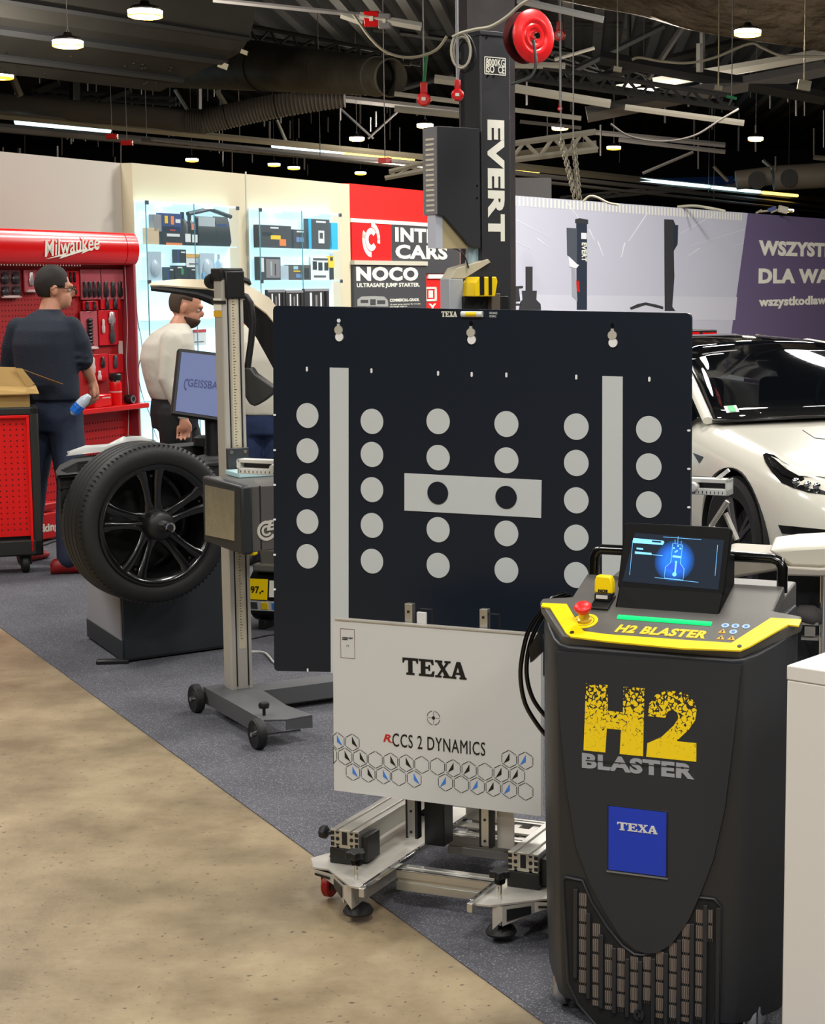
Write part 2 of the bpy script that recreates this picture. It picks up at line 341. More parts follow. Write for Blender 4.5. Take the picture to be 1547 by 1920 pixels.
r1 = {-1: 'b', 0: 'k'}; r2 = {0: 'k', 1: 'k', 3: 'k', 4: 'k', 7: 'K', 8: 'K', 10: 'K', 11: 'K'}; r3 = {1: 'b', 2: 'k', 3: 'b', 5: 'b', 7: 'B', 9: 'B', 10: 'K', 11: 'B'}
for k in (-1, 0, 10, 11): hexa(x1_+k*pitch, zt, (), {-1: 'b', 0: 'k', 10: 'k', 11: 'b'}[k], 1 if k < 5 else -1)
for k in range(-1, 12): 
    v = r2.get(k); hexa(x1_-pitch/2+k*pitch, zt-rowh, (), v.lower() if v else None, 1 if k < 6 else -1)
for k in range(-1, 12):
    if k == 5 or k == -1: continue
    v = {0: 'b', 1: 'k', 2: 'b', 4: 'b', 6: 'b', 8: 'b', 9: 'k', 10: 'b'}.get(k); hexa(x1_+k*pitch, zt-2*rowh, (), v, 1 if k < 6 else -1)
# wheeled base
def wing(mx, name):                                                        # side plate, mirrored for the right one
    X = (lambda x: x) if mx > 0 else (lambda x: .205-x)
    out = [(-.305, -.15), (-.262, -.215), (-.215, -.215), (-.10, -.31), (-.058, -.315), (-.05, .42), (-.215, .42), (-.215, .0), (-.25, -.035)]
    if mx < 0: out = [(X(a), b) for a, b in out][::-1]
    plt = plate(name, [out], .116, .005, ALUL, bs, 'XY', bevel=.001)
    rb = MB()                                                              # folded ribs under the front edge
    for a, b, zb in [((-.262, -.213), (-.19, -.235), .085), ((-.19, -.235), (-.125, -.295), .06), ((-.125, -.295), (-.10, -.30), .05)]:
        rb.prism([(X(a[0]), .113), (X(b[0]), .113), (X(b[0]), zb), (X(a[0]), (zb+.113)/2 if zb > .08 else .085)], a[1], a[1]+.004) if False else rb.add(
            [(X(a[0]), a[1], .113), (X(b[0]), b[1], .113), (X(b[0]), b[1], zb+.0), (X(a[0]), a[1], .108 if zb > .08 else zb+.025), (X(a[0]), a[1]+.3, .113), (X(b[0]), b[1]+.3, .113), (X(b[0]), b[1]+.3, zb), (X(a[0]), a[1]+.3, .108 if zb > .08 else zb+.025)],
            [(0, 1, 2, 3), (4, 5, 6, 7), (3, 2, 6, 7), (0, 3, 7, 4), (1, 2, 6, 5)])
    rb.build('folded_rib', ALUL, bs, 0)
    sl = MB()
    for a, b in [((-.255, -.2175), (-.20, -.2345)), ((-.183, -.243), (-.135, -.288))]:
        za = .104; zb2 = .098 if a[0] < -.2 else .083
        sl.add([(X(a[0]), a[1], za), (X(b[0]), b[1]-.001, za), (X(b[0]), b[1]-.001, zb2-.01 if a[0] > -.2 else zb2), (X(a[0]), a[1], zb2), ], [(0, 1, 2, 3)])
    e = plate('edge_slot', [[(0, 0), (.0, .0), (.001, 0)]], 0, .001, BLACK, bs) if False else sl.build('edge_slot', BLACK, bs, 0)
    s_ = e.modifiers.new('s', 'SOLIDIFY'); s_.thickness = .002; s_.offset = 0
    # linear rail with screws
    rx = X(-.052); g = MB(); g.bb(rx-.006, rx+.006, -.32, .41, .118, .130); rl = g.build('slide_rail', CHR, bs, bevel=.0015)
    for i in range(12):
        g = MB(); g.lathe([(0, 0), (.003, 0), (.003, .0006), (0, .0006)], (rx, -.295+i*.06, .130), 'Z', 8); g.build('screw', BLACK, rl)
    g = MB(); g.bb(rx-.008, rx+.008, -.335, -.318, .10, .125); g.build('rail_stop', ALU, bs, bevel=.002)
    # star knob, rod and pad
    kx, ky = X(-.105), -.262
    st = []
    for i in range(40):
        a = 2*math.pi*i/40; r_ = .024+.0045*math.cos(5*a); st.append((kx+r_*math.cos(a), ky+r_*math.sin(a)))
    g = MB(); g.prism(st, .178, .197, 'XY'); g.lathe([(.013, .160), (.015, .178)], (kx, ky, 0), 'Z', 16); g.build('star_knob', BLACK, bs, bevel=.003)
    g = MB(); g.cyl((kx, ky, .05), (kx, ky, .165), .0055, n=10); g.build('threaded_rod', CHR, bs)
    g = MB(); g.lathe([(0, .022), (.038, .022), (.041, .028), (.034, .040), (.012, .052), (0, .052)], (kx-.004, ky+.015, 0), 'Z', 28); g.build('rubber_pad', RUB, bs)
    # red caster
    wx, wy = X(-.262), -.125
    g = MB(); g.lathe([(0, -.012), (.030, -.012), (.034, -.008), (.034, .008), (.030, .012), (0, .012)], (wx, wy, .040), 'X', 22)
    g.build('caster_wheel', mat('wheel_red', (.62, .06, .06), .45), bs)
    g = MB(); g.bb(wx-.016, wx-.0135, wy-.02, wy+.02, .03, .11); g.bb(wx+.0135, wx+.016, wy-.02, wy+.02, .03, .11); g.bb(wx-.016, wx+.016, wy-.02, wy+.02, .105, .113); g.build('caster_fork', STEEL, bs)
    g = MB(); g.cyl((X(-.245), -.14, .118), (X(-.245), -.14, .146), .005, n=6); g.cyl((X(-.245), -.14, .118), (X(-.245), -.14, .128), .009, n=6); g.build('bolt', CHR, bs)
    g = MB(); g.lathe([(0, -.012), (.030, -.012), (.034, -.008), (.034, .008), (.030, .012), (0, .012)], (wx+.03*mx, .38, .040), 'X', 22)
    g.build('caster_wheel', MATS['wheel_red'], bs)
wing(1, 'side_plate'); wing(-1, 'side_plate')
def profile(x0, x1, y0, y1, z0, z1, name='rail_profile'):                  # slotted extrusion running along y
    w_ = x1-x0; h = z1-z0; t = .0025
    slots = [x0+w_*.25, x0+w_*.75]; g = MB()
    g.bb(x0, x1, y0, y1, z0+.004, z1-.008)
    e = [x0, slots[0]-.004, slots[0]+.004, slots[1]-.004, slots[1]+.004, x1]
    for i in (0, 2, 4): g.bb(e[i], e[i+1], y0, y1, z1-.009, z1)
    for i in (0, 2, 4): g.bb(e[i], e[i+1], y0, y1, z0, z0+.005)
    p = g.build(name, ALU, bs, bevel=.0008)
    g = MB()                                                               # hollow end: dark chambers in a bright web
    hx = h*.42
    g.bb(x0+w_*.41, x0+w_*.59, y0-.0012, y0+.002, z0+h*.2, z1-h*.1)
    for sx in (.25, .75):
        g.lathe([(0, -.0012), (.0055, -.0012), (.0055, .0008), (0, .0008)], (x0+w_*sx, y0, (z0+z1)/2), 'Y', 12)
        for sz in (.17, .83): g.prism([(x0+w_*sx-.006, z0+h*sz+.003), (x0+w_*sx+.006, z0+h*sz+.003), (x0+w_*sx+.002, z0+h*sz-.003), (x0+w_*sx-.002, z0+h*sz-.003)][::1], y0-.0012, y0+.001)
    for sx, d in ((.07, 1), (.93, -1)):
        for sz in (.2, .8): g.bb(x0+w_*sx-.005, x0+w_*sx+.005, y0-.0012, y0+.001, z0+h*sz-.005, z0+h*sz+.005)
        g.bb(x0+w_*(sx)-.005, x0+w_*sx+.005, y0-.0012, y0+.001, z0+h*.4, z0+h*.6)
    g.build('profile_chamber', DARK, p, 0); return p
for x0 in (-.234, .291):
    profile(x0, x0+.085, -.165, .40, .163, .214)
    g = MB(); g.bb(x0-.003, x0+.088, -.167, -.085, .119, .162); g.bb(x0+.087, x0+.103, -.15, -.075, .125, .198); g.build('clamp_block', BLACK, bs, bevel=.002)
    g = MB(); g.bb(x0-.003, x0+.088, .30, .40, .119, .162); g.build('clamp_block', BLACK, bs, bevel=.002)
g = MB(); g.cyl((-.265, -.15, .197), (-.235, -.15, .197), .006, n=10); g.lathe([(0, -.010), (.017, -.010), (.019, -.005), (.019, .006), (.014, .010), (0, .010)], (-.262, -.15, .197), 'X', 7); g.build('clamp_knob', BLACK, bs)
def xprofile(y0, y1, z0, z1, xa=-.052, xb=.255):
    g = MB(); h = z1-z0
    g.bb(xa, xb, y0+.006, y1, z0, z1-.002); g.bb(xa, xb, y0, y0+.008, z0, z0+h*.4); g.bb(xa, xb, y0, y0+.008, z0+h*.6, z1)
    g.bb(xa, xb, y0, y0+.018, z1-.004, z1); g.bb(xa, xb, y0+.028, y1, z1-.004, z1)
    g.build('cross_profile', ALU, bs, bevel=.0008)
xprofile(-.135, -.085, .055, .112); xprofile(.19, .235, .055, .112); xprofile(.36, .40, .06, .112)
g = MB(); g.bb(-.05, .25, .255, .30, .112, .118)
for i in range(5): g.bb(-.02+i*.055, .0+i*.055, .235, .36, .10, .108)
g.build('cable_tray', ALUL, bs)
for x, z1_ in ((-.085, .812), (.140, .812)):                               # upright guide rails behind the panel
    g = MB(); g.bb(x-.0115, x+.0115, .025, .045, .150, z1_); u = g.build('upright_rail', ALU, bs, bevel=.001)
    g = MB(); g.bb(x-.017, x-.0115, .025, .05, .146, .74); g.bb(x+.0115, x+.02, .025, .05, .146, .74); g.build('rail_guard', BLACK, u)
    for z in (.165, .225, .79, .70):
        g = MB(); g.lathe([(0, -.001), (.004, -.001), (.004, .001), (0, .001)], (x, .024, z), 'Y', 10); g.build('screw', BLACK, u)
g = MB(); g.bb(-.062, .0, .06, .12, .12, .33); g.build('slide_carriage', BLACK, bs, bevel=.003)
g = MB(); g.bb(.165, .215, .05, .058, .14, .30); g.build('carriage_plate', ALUL, bs, bevel=.002)
g = MB(); g.bb(-.058, -.03, .02, .03, .755, .792); g.build('slide_tab', PANEL, bs, bevel=.002)
g = MB()
for x in (-.03, .17): g.tube([(x-.02, .03, .76), (x-.02, .03, .80), (x+.015, .03, .80), (x+.015, .03, .76)], .003, 4)
g.build('wire_bracket', BLACK, bs)
for x, y in ((.02, .36), (.235, .38)):
    g = MB(); g.lathe([(0, .13), (.007, .13), (.007, .15), (.014, .155), (.016, .172), (.013, .178), (0, .178)], (x, y, 0), 'Z', 14); g.build('thumb_knob', BLACK, bs)
g = MB(); g.bb(-.05, .05, YB+.03, YB+.11, .12, 1.45); g.build('mast', ALU, bs, bevel=.003)
for z in (.75, 1.45): 
    g = MB(); g.bb(-.45, .45, YB+.0125, YB+.04, z-.02, z+.02); g.build('crossbar', ALU, bs, bevel=.002)
g = MB(); g.bb(-.25, .28, .0165, .025, .50, .54); g.build('panel_mount', ALU, bs)
# ---------------------------------------------------------------- black cleaning machine in the foreground
H = Fr(PY(1215, 1500, 3.8).x, 3.8, PSI)
BODY = mat('machine_black', (.15, .155, .17), .42, bump=(900, .05)); BODY2 = mat('machine_grey', (.37, .36, .34), .45, metal=.3, bump=(900, .04)); SHLD = mat('shield_black', (.15, .165, .19), .45, bump=(900, .05))
YELG = mat('frame_yellow', (1, .86, .02), .35)
bl = thing('cleaning_machine', 'black hydrogen cleaning machine with yellow frame and tilted screen beside white pedestal', 'machine', fr=H)
SL = .4; AL = math.atan(SL); CA, SA = math.cos(AL), math.sin(AL); ZC = .903
def con(px, py):                                                           # (x, distance up the slope) on the tilted console
    d = ray(px, py); o_ = H.l(C0); e = H.l(C0+d)-o_; nn = Vector((0, -SA, CA)); t = nn.dot(Vector((0, 0, ZC))-o_)/nn.dot(e); q = o_+e*t; return q.x, q.y/CA
def cm(a, c, t): return (a, c*CA-t*SA, ZC+c*SA+t*CA)
plan = [(-.190, 0), (-.217, .006), (-.240, .028), (-.270, .072), (-.296, .118), (-.300, .145), (-.245, .19), (-.235, .40), (-.21, .43)]
plan = plan+[(-x, y) for x, y in plan[::-1]]
def ring(s, z, slope=0): return [(x*s, y if y > 0 else y, z+slope*min(y, .15)) for x, y in plan]
g = MB(); g.loft([ring(.93, .05), ring(.965, .09), ring(.985, .25), ring(1, .60), ring(1, .865, .36), ring(.99, .880, .36)]); g.build('body', BODY, bl, 40, bevel=.004)
g = MB(); g.prism([(y, ZC-.035+SL*y*.9) for y in (.06, .25)]+[(.43, .985), (.43, .85), (.06, .85)], -.225, .225, 'YZ'); g.build('hood', BODY2, bl, 20, bevel=.006)
# shield
sh = [(-.219, .868), (-.206, .70), (-.192, .56), (-.168, .42), (-.135, .34), (-.10, .28), (-.06, .222), (-.025, .197), (0, .192), (.025, .197), (.06, .222), (.10, .285), (.125, .345), (.155, .43), (.18, .55), (.197, .70), (.213, .872)]
plate('shield', [sh], -.004, .008, SHLD, bl, bevel=.003)
# grille
gout = [H.loc(*p) for p in [(1056, 1650), (1062, 1644), (1093, 1650), (1110, 1690), (1140, 1738), (1168, 1772), (1190, 1788), (1207, 1790), (1225, 1784), (1250, 1760), (1278, 1722), (1297, 1684), (1305, 1681), (1340, 1685), (1352, 1698), (1350, 1850), (1340, 1915), (1322, 1940), (1120, 1922), (1085, 1882), (1066, 1840)]]
cg = Vector((sum(p[0] for p in gout)/len(gout), sum(p[1] for p in gout)/len(gout)))
gb = plate('grille_back', [gout], -.001, .002, DARK, bl)
fr_ = MB(); fr_.tube([(x, -.003, z) for x, z in gout], .0035, 6, closed=True); fr_.build('grille_frame', BODY, bl)
fin = [H.loc(*p) for p in [(1060+4, 1660), (1096, 1665), (1140, 1752), (1190, 1806), (1212, 1808), (1240, 1790), (1300, 1700), (1340, 1696), (1342, 1850), (1332, 1905), (1135, 1905), (1090, 1870), (1072, 1830)]]
tops = [(1093.5, 1672, 1861), (1119, 1729, 1885), (1142, 1768, 1892), (1165.5, 1775, 1896), (1190, 1791, 1899), (1214, 1791, 1880), (1238, 1781, 1908), (1263, 1765, 1911), (1287, 1729, 1915), (1313, 1703, 1910), (1333, 1703, 1765)]
FIN = mat('filter_tan', (.48, .43, .39), .8)
for px, ty, by in tops:
    x, zt_ = H.loc(px, ty); zb = H.loc(px, by)[1]; wd = .0088 if px < 1330 else .005
    f = MB(); z = zt_
    while z > zb+.01: f.bb(x-wd, x+wd, -.004, -.001, max(z-.033, zb), z-.003); z -= .0365
    f.build('filter_strip', FIN, bl, bevel=.001)
    f = MB()
    for k in (-.0045, .001, .0055): f.bb(x+k-.0006, x+k+.0006, -.0055, -.003, zb, zt_)
    f.build('filter_fin', mat('fin_grey', (.30, .28, .26), .6), bl)
for i in range(12):
    x = H.loc(1081+i*24.2, 1850)[0]; top = H.loc(1081+i*24.2, [1665, 1710, 1750, 1775, 1795, 1800, 1795, 1785, 1760, 1730, 1695, 1700][i])[1]; bot = H.loc(0*i+1200, [1850, 1885, 1900, 1905, 1908, 1912, 1915, 1918, 1920, 1922, 1915, 1900][i])[1]
    f = MB(); f.bb(x-.005, x+.005, -.010, -.002, bot, top); f.build('grille_bar', BODY, bl, bevel=.0015)
f = MB(); x, z = H.loc(1200, 1900); f.lathe([(.006, -.010), (.013, -.010), (.013, 0), (.006, 0)], (x, 0, z), 'Y', 16); f.build('drain_boss', BODY, bl)
# console
tray = [(-.206, 0), (.206, 0), (.309, .13), (.309, .15), (.24, .165), (.24, .27), (-.24, .27), (-.24, .165), (-.309, .15), (-.309, .13)]
m_ = MB(); m_.prism([(x, y) for x, y in tray], -.03, 0, 'XY'); m_.v = [cm(*v) for v in m_.v]; m_.build('console', BODY2, bl, 20, bevel=.004)
o1 = [(-.203, .002), (-.20, -.002), (.20, -.002), (.206, .002), (.268, .085), (.309, .115), (.309, .132), (.235, .132), (.172, .033), (-.155, .033), (-.19, .055), (-.225, .133), (-.305, .133), (-.305, .118), (-.268, .108)]
o1 = [con(*p) for p in [(1018, 1133), (1015, 1139), (1032, 1142), (1062, 1190), (1070, 1196), (1140, 1205), (1280, 1218), (1388, 1222), (1405, 1215), (1478, 1174), (1498, 1176), (1503, 1164), (1446, 1161), (1372, 1208), (1290, 1203), (1140, 1192), (1095, 1186), (1090, 1180), (1063, 1135)]]
o = outl([o1], None, 0, YELG, bl, 'yellow_frame', .004, map3=cm)
x, z = con(1073, 1189); m_ = MB(); m_.lathe([(0, .004), (.005, .004), (.005, .006), (0, .006)], (x, z, 0), 'Z', 10); m_.v = [cm(*v) for v in m_.v]; m_.build('screw', BLACK, bl)
x, z = con(1387, 1215); m_ = MB(); m_.lathe([(0, .004), (.005, .004), (.005, .006), (0, .006)], (x, z, 0), 'Z', 10); m_.v = [cm(*v) for v in m_.v]; m_.build('screw', BLACK, bl)
a, b = con(1155, 1157), con(1338, 1171)
m_ = MB(); m_.tube([(a[0]+.005, a[1], .001), (b[0]-.005, b[1], .001)], .0075, 12, flat=.5); m_.v = [cm(*v) for v in m_.v]
m_.build('light_bar', mat('green_light', (0, .6, .3), .4, emit=1.35, ecol=(0, .86, .42)), bl)
p0, p1 = con(1150, 1188), con(1322, 1196)
zb2_ = (con(1150, 1186)[1]+con(1320, 1198)[1])/2; zt2_ = (con(1150, 1171)[1]+con(1320, 1183)[1])/2
txt('H2 BLASTER', (p0[0], zb2_, p1[0], zt2_), 0, mat('letter_yellow', (.92, .78, .1), .5), bl, bold=.045, shear=.2, map3=cm)
ICB = mat('icon_blue', (.62, .74, .85), .5); ICY = mat('icon_orange', (.93, .68, .15), .5)
for px, py, k in [(1360, 1173, 0), (1379, 1174, 0), (1399, 1175, 0), (1375, 1185, 0), (1355, 1184, 1), (1352, 1196, 1), (1372, 1197, 1)]:
    x, z = con(px, py)
    if k == 0: outl([ring2(x, z, .0088, 20)], None, 0, ICB, bl, 'safety_symbol', .001, map3=cm); outl([ring2(x, z, .004, 10)], None, .001, mat('icon_dark', (.35, .5, .7), .5), bl, 'symbol_mark', .0012, map3=lambda a, c, t: cm(a, c, t+.0008))
    else: outl([[(x-.009, z-.007), (x+.009, z-.007), (x, z+.009)]], None, 0, ICY, bl, 'safety_symbol', .001, map3=cm); outl([[(x-.0015, z-.005), (x+.0015, z-.005), (x+.0015, z+.002), (x-.0015, z+.002)]], None, 0, PRK, bl, 'symbol_mark', .0012, map3=lambda a, c, t: cm(a, c, t+.0008))
# emergency stop
x, z = con(1097, 1165)
es = MB(); es.lathe([(0, 0), (.030, 0), (.030, .0015), (0, .0015)], (x, z, 0), 'Z', 32); es.v = [cm(*v) for v in es.v]; e_ = es.build('stop_plate', YELG, bl)
es = MB(); es.lathe([(0.020, .0015), (.0208, .0022), (.0216, .0015)], (x, z, 0), 'Z', 32); es.v = [cm(*v) for v in es.v]; es.build('stop_ring_print', PRK, e_)
es = MB(); es.lathe([(.016, .0015), (.016, .008), (.012, .010), (.012, .026), (0, .026)], (x, z, 0), 'Z', 24); es.v = [cm(*v) for v in es.v]; es.build('stop_collar', mat('brass_yellow', (.80, .68, .25), .3, metal=.4), bl)
es = MB(); es.lathe([(.012, .024), (.017, .030), (.0205, .036), (.0205, .040), (.017, .0445), (.009, .047), (0, .0475)], (x, z, 0), 'Z', 28); es.v = [cm(*v) for v in es.v]; es.build('stop_button', mat('button_red', (.93, .12, .12), .4), bl)
# yellow flap and its plug
xa, za = H.loc(1113, 1111, .145); xb, zb = H.loc(1153, 1074, .145)
cxp = (xa+xb)/2
es = MB(); es.prism([(cxp-.0225, za), (cxp+.0225, za+.0), (cxp+.0215, za+.030), (cxp+.017, za+.041), (cxp-.017, za+.042), (cxp-.0215, za+.030)], .137, .160); fl = es.build('yellow_flap', YELG, bl, bevel=.004)
txt('NOS', (cxp-.0115, za+.0035, cxp+.0115, za+.0105), .137, PRK, fl, bold=.05)
es = MB(); es.bb(cxp-.019, cxp+.019, .13, .165, za-.016, za+.002); pl_ = es.build('plug_block', BLACK, bl, bevel=.002)
es = MB(); es.bb(cxp-.014, cxp+.014, .128, .131, za-.010, za-.002); es.build('plug_label', PANEL, pl_)
es = MB(); es.box(cxp, .135, za-.02, .046, .06, .008, rx=math.degrees(AL)); es.build('plug_base', BLACK, bl, bevel=.002)
# monitor
TLT = R(-24); mo = bpy.data.objects.new('monitor', None); COL.objects.link(mo); mo.parent = bl
bx0, bz0 = H.loc(1157, 1096, .15); bx1, _ = H.loc(1357, 1122, .15); mw = bx1-bx0; mxc = (bx0+bx1)/2; mz = H.loc(1257, 1109, .15)[1]; mh = .168
MM = Matrix.Translation((mxc, .15, mz)) @ Matrix.Rotation(R(-20), 4, 'X')
def mq(px, py): d = ray(px, py); Mi = MM.inverted(); o_ = Mi @ H.l(C0); e = Mi @ H.l(C0+d); t = -o_.y/(e.y-o_.y); q = o_+(e-o_)*t; return q.x, q.z
def mm(a, c, t): return tuple(MM @ Vector((a, -t, c)))
tl, tr = mq(1175, 978), mq(1371, 990); mh = (tl[1]+tr[1])/2
bpy.data.objects.remove(mo)
MBK = mat('monitor_black', (.035, .037, .04), .5, spec=.15)
m_ = MB(); m_.M = MM; m_.prism(rrect(-mw/2, 0, mw/2, mh, .008), 0, .022); mo = m_.build('monitor', MBK, bl, bevel=.003)
sc = [mq(1191, 999), mq(1358, 1013), mq(1347, 1106), mq(1167, 1090)]
SCR = mat('screen_dark', (.08, .10, .13), .35, emit=.5, ecol=(.16, .20, .26), spec=.1); SCB = mat('screen_blue', (.1, .35, .85), .4, emit=.5, ecol=(.05, .30, .85)); SCC = mat('screen_cyan', (.45, .75, 1), .4, emit=.9, ecol=(.45, .75, 1))
outl([sc], None, 0, SCR, mo, 'screen', .0008, map3=mm)
def scr(pts, m, th=.0014, w_=None, nm='screen_line', closed=False):
    q = [mq(*p) for p in pts]
    if w_: g = MB(); g.tube([mm(a, c, .0012) for a, c in q], w_, 4, closed=closed); return g.build(nm, m, mo, 0)
    return outl([q], None, 0, m, mo, nm, th, map3=mm)
# soft blue glow drawn on the screen
gm = bpy.data.materials.new('screen_glow'); gm.use_nodes = True; nt = gm.node_tree; bb_ = nt.nodes['Principled BSDF']; bb_.inputs['Base Color'].default_value = (.01, .02, .05, 1)
tcn = nt.nodes.new('ShaderNodeTexCoord'); gr = nt.nodes.new('ShaderNodeTexGradient'); gr.gradient_type = 'SPHERICAL'; mp = nt.nodes.new('ShaderNodeMapping'); mp.vector_type = 'POINT'
gc = mq(1265, 1052); gc3 = Vector(mm(gc[0], gc[1], 0)); nt.links.new(tcn.outputs['Object'], mp.inputs['Vector']); mp.inputs['Location'].default_value = tuple(-v/.048 for v in gc3); mp.inputs['Scale'].default_value = (1/.048,)*3; nt.links.new(mp.outputs['Vector'], gr.inputs['Vector'])
rp = nt.nodes.new('ShaderNodeValToRGB'); rp.color_ramp.elements[0].color = (.010, .020, .035, 1); rp.color_ramp.elements[1].color = (.02, .16, .75, 1); rp.color_ramp.elements[1].position = .55; nt.links.new(gr.outputs['Fac'], rp.inputs['Fac'])
nt.links.new(rp.outputs['Color'], bb_.inputs['Emission Color']); bb_.inputs['Emission Strength'].default_value = 1.6; bb_.inputs['Specular IOR Level'].default_value = 0
outl([ring2(gc[0], gc[1], .048, 36)], None, 0, gm, mo, 'screen_glow', .0011, map3=mm)
scr([(1188, 1009), (1244, 1014), (1246, 1017), (1243, 1022), (1187, 1018)], SCC, nm='screen_banner')
scr([(1223, 1013.5), (1240, 1015), (1240, 1018), (1223, 1016.5)], SCR, .0018, nm='screen_banner')
scr([(1194, 1027), (1206, 1028), (1206, 1031), (1194, 1030)], SCC); scr([(1191, 1034), (1222, 1037), (1222, 1040), (1191, 1038)], SCC); scr([(1191, 1038), (1243, 1042)], SCC, w_=.0006)
scr([(1262, 1019), (1258, 1055), (1248, 1064), (1246, 1084), (1281, 1088), (1283, 1067), (1276, 1057), (1280, 1022)], SCC, w_=.0007, closed=True)
scr([(1262, 1041), (1278, 1043), (1278, 1047), (1261, 1045)], SCC); scr([(1268, 1052), (1266, 1076)], SCC, w_=.0022)
c_ = mq(1265, 1077); outl([ring2(c_[0], c_[1], .005, 16)], None, 0, SCC, mo, 'screen_line', .0018, map3=mm)
scr([(1258, 1055), (1248, 1064), (1264, 1073), (1283, 1067), (1276, 1057)], SCB, .0013)
for p in [(1264, 1028), (1270, 1033), (1276, 1029), (1272, 1024), (1267, 1035)]:
    c_ = mq(*p); outl([ring2(c_[0], c_[1], .0022, 8)], None, 0, SCC, mo, 'screen_spray', .0018, map3=mm)
for p in [((1272, 1006), (1271, 1020)), ((1244, 1007), (1315, 1012)), ((1228, 1083), (1310, 1092)), ((1187, 1013), (1181, 1078)), ((1346, 1022), (1341, 1080)), ((1278, 1014), (1277, 1026)), ((1266, 1012), (1266, 1020))]: scr(p, SCC, w_=.00045)
# dark neck under the monitor
m_ = MB(); m_.prism([(.118, ZC+SL*.11-.004), (.25, ZC+SL*.25-.01), (.25, 1.07), (.20, 1.08), (.145, .985)], mxc-mw/2+.004, mxc+mw/2-.003, 'YZ'); m_.build('monitor_housing', MBK, bl, 20, bevel=.004)
# handle
hp = [(-.228, .265, .99), (-.228, .27, 1.04), (-.222, .272, 1.054), (-.21, .273, 1.06), (.205, .273, 1.062), (.222, .272, 1.056), (.230, .27, 1.042), (.231, .265, .985)]
m_ = MB(); m_.tube(hp, .0125, 14); m_.build('push_handle', mat('handle_black', (.05, .05, .05), .2, coat=.5), bl, 60)
# hoses hanging at the left
for k, (r_, pts) in enumerate([(.0055, [(1062, 1112), (1035, 1122), (1012, 1150), (992, 1180), (980, 1225), (976, 1270), (985, 1320), (1010, 1362), (1030, 1385)]), (.0055, [(1072, 1115), (1048, 1122), (1022, 1150), (1000, 1190), (989, 1230), (988, 1270), (997, 1305), (1012, 1330), (1030, 1350)])]):
    m_ = MB(); pp = [Vector(H.l(PY(a, b, 4.13+.015*k))) for a, b in pts]
    sm = []
    for i in range(len(pp)-1):
        p_, a_, b_, n_ = pp[max(i-1, 0)], pp[i], pp[i+1], pp[min(i+2, len(pp)-1)]
        for t in range(4):
            u = t/4; sm.append(.5*((2*a_)+(b_-p_)*u+(2*p_-5*a_+4*b_-n_)*u*u+(3*a_-p_-3*b_+n_)*u**3))
    sm.append(pp[-1]); m_.tube(sm, r_, 8); m_.build('hose', mat('hose_black', (.05, .05, .05), .18), bl, 60)
m_ = MB(); p_ = [H.l(PY(a, b, 4.12)) for a, b in [(1012, 1180), (1013, 1225), (994, 1243), (992, 1215)]]; m_.add([tuple(v) for v in p_]+[tuple(v+Vector((0, .02, 0))) for v in p_], [(0, 1, 2, 3), (7, 6, 5, 4), (0, 1, 5, 4), (1, 2, 6, 5), (2, 3, 7, 6), (3, 0, 4, 7)]); m_.build('hose_hook', BLACK, bl)
# front prints
y_ = -.008
ym = mat('logo_yellow', (.97, .83, .05), .5)
nt = ym.node_tree; bs_ = nt.nodes['Principled BSDF']; tcn = nt.nodes.new('ShaderNodeTexCoord'); vo = nt.nodes.new('ShaderNodeTexVoronoi'); vo.feature = 'DISTANCE_TO_EDGE'; vo.inputs['Scale'].default_value = 95
sx = nt.nodes.new('ShaderNodeSeparateXYZ'); nt.links.new(tcn.outputs['Object'], sx.inputs[0]); nt.links.new(tcn.outputs['Object'], vo.inputs['Vector'])
n3 = nt.nodes.new('ShaderNodeTexNoise'); n3.inputs['Scale'].default_value = 110; nt.links.new(tcn.outputs['Object'], n3.inputs['Vector'])
mr = nt.nodes.new('ShaderNodeMapRange'); nt.links.new(sx.outputs[2], mr.inputs[0]); mr.inputs[1].default_value = H.loc(1150, 1400)[1]; mr.inputs[2].default_value = H.loc(1110, 1284)[1]; mr.inputs[3].default_value = 0; mr.inputs[4].default_value = 1
def mth(op, a, b):
    m_2 = nt.nodes.new('ShaderNodeMath'); m_2.operation = op; m_2.use_clamp = op == 'MULTIPLY_C'
    for i, v in enumerate((a, b)):
        if isinstance(v, (int, float)): m_2.inputs[i].default_value = v
        else: nt.links.new(v, m_2.inputs[i])
    return m_2.outputs[0]
gg_ = mth('POWER', mr.outputs[0], 1.6); msk = mth('MAXIMUM', mth('MINIMUM', mth('ADD', mth('MULTIPLY', mth('SUBTRACT', n3.outputs['Fac'], .56), 8.0), mth('MULTIPLY', mr.outputs[0], 1.5)), 1), 0)
mu = nt.nodes.new('ShaderNodeMath'); mu.operation = 'MULTIPLY'; nt.links.new(mth('ADD', mth('MULTIPLY', gg_, .17), .02), mu.inputs[0]); nt.links.new(msk, mu.inputs[1])
lt = nt.nodes.new('ShaderNodeMath'); lt.operation = 'LESS_THAN'; nt.links.new(vo.outputs['Distance'], lt.inputs[0]); nt.links.new(mu.outputs[0], lt.inputs[1])
mx_ = nt.nodes.new('ShaderNodeMix'); mx_.data_type = 'RGBA'; nt.links.new(lt.outputs[0], mx_.inputs['Factor']); mx_.inputs['A'].default_value = bs_.inputs['Base Color'].default_value[:]; mx_.inputs['B'].default_value = (.02, .021, .024, 1)
nt.links.new(mx_.outputs['Result'], bs_.inputs['Base Color'])
hx0, hz1 = H.loc(1105, 1282); hxr, _ = H.loc(1207, 1420); zb = H.loc(1150, 1407)[1]-.004; zt_ = H.loc(1110, 1282)[1]+.002
a_, b_ = H.loc(1097, 1400)[0], H.loc(1212, 1400)[0]
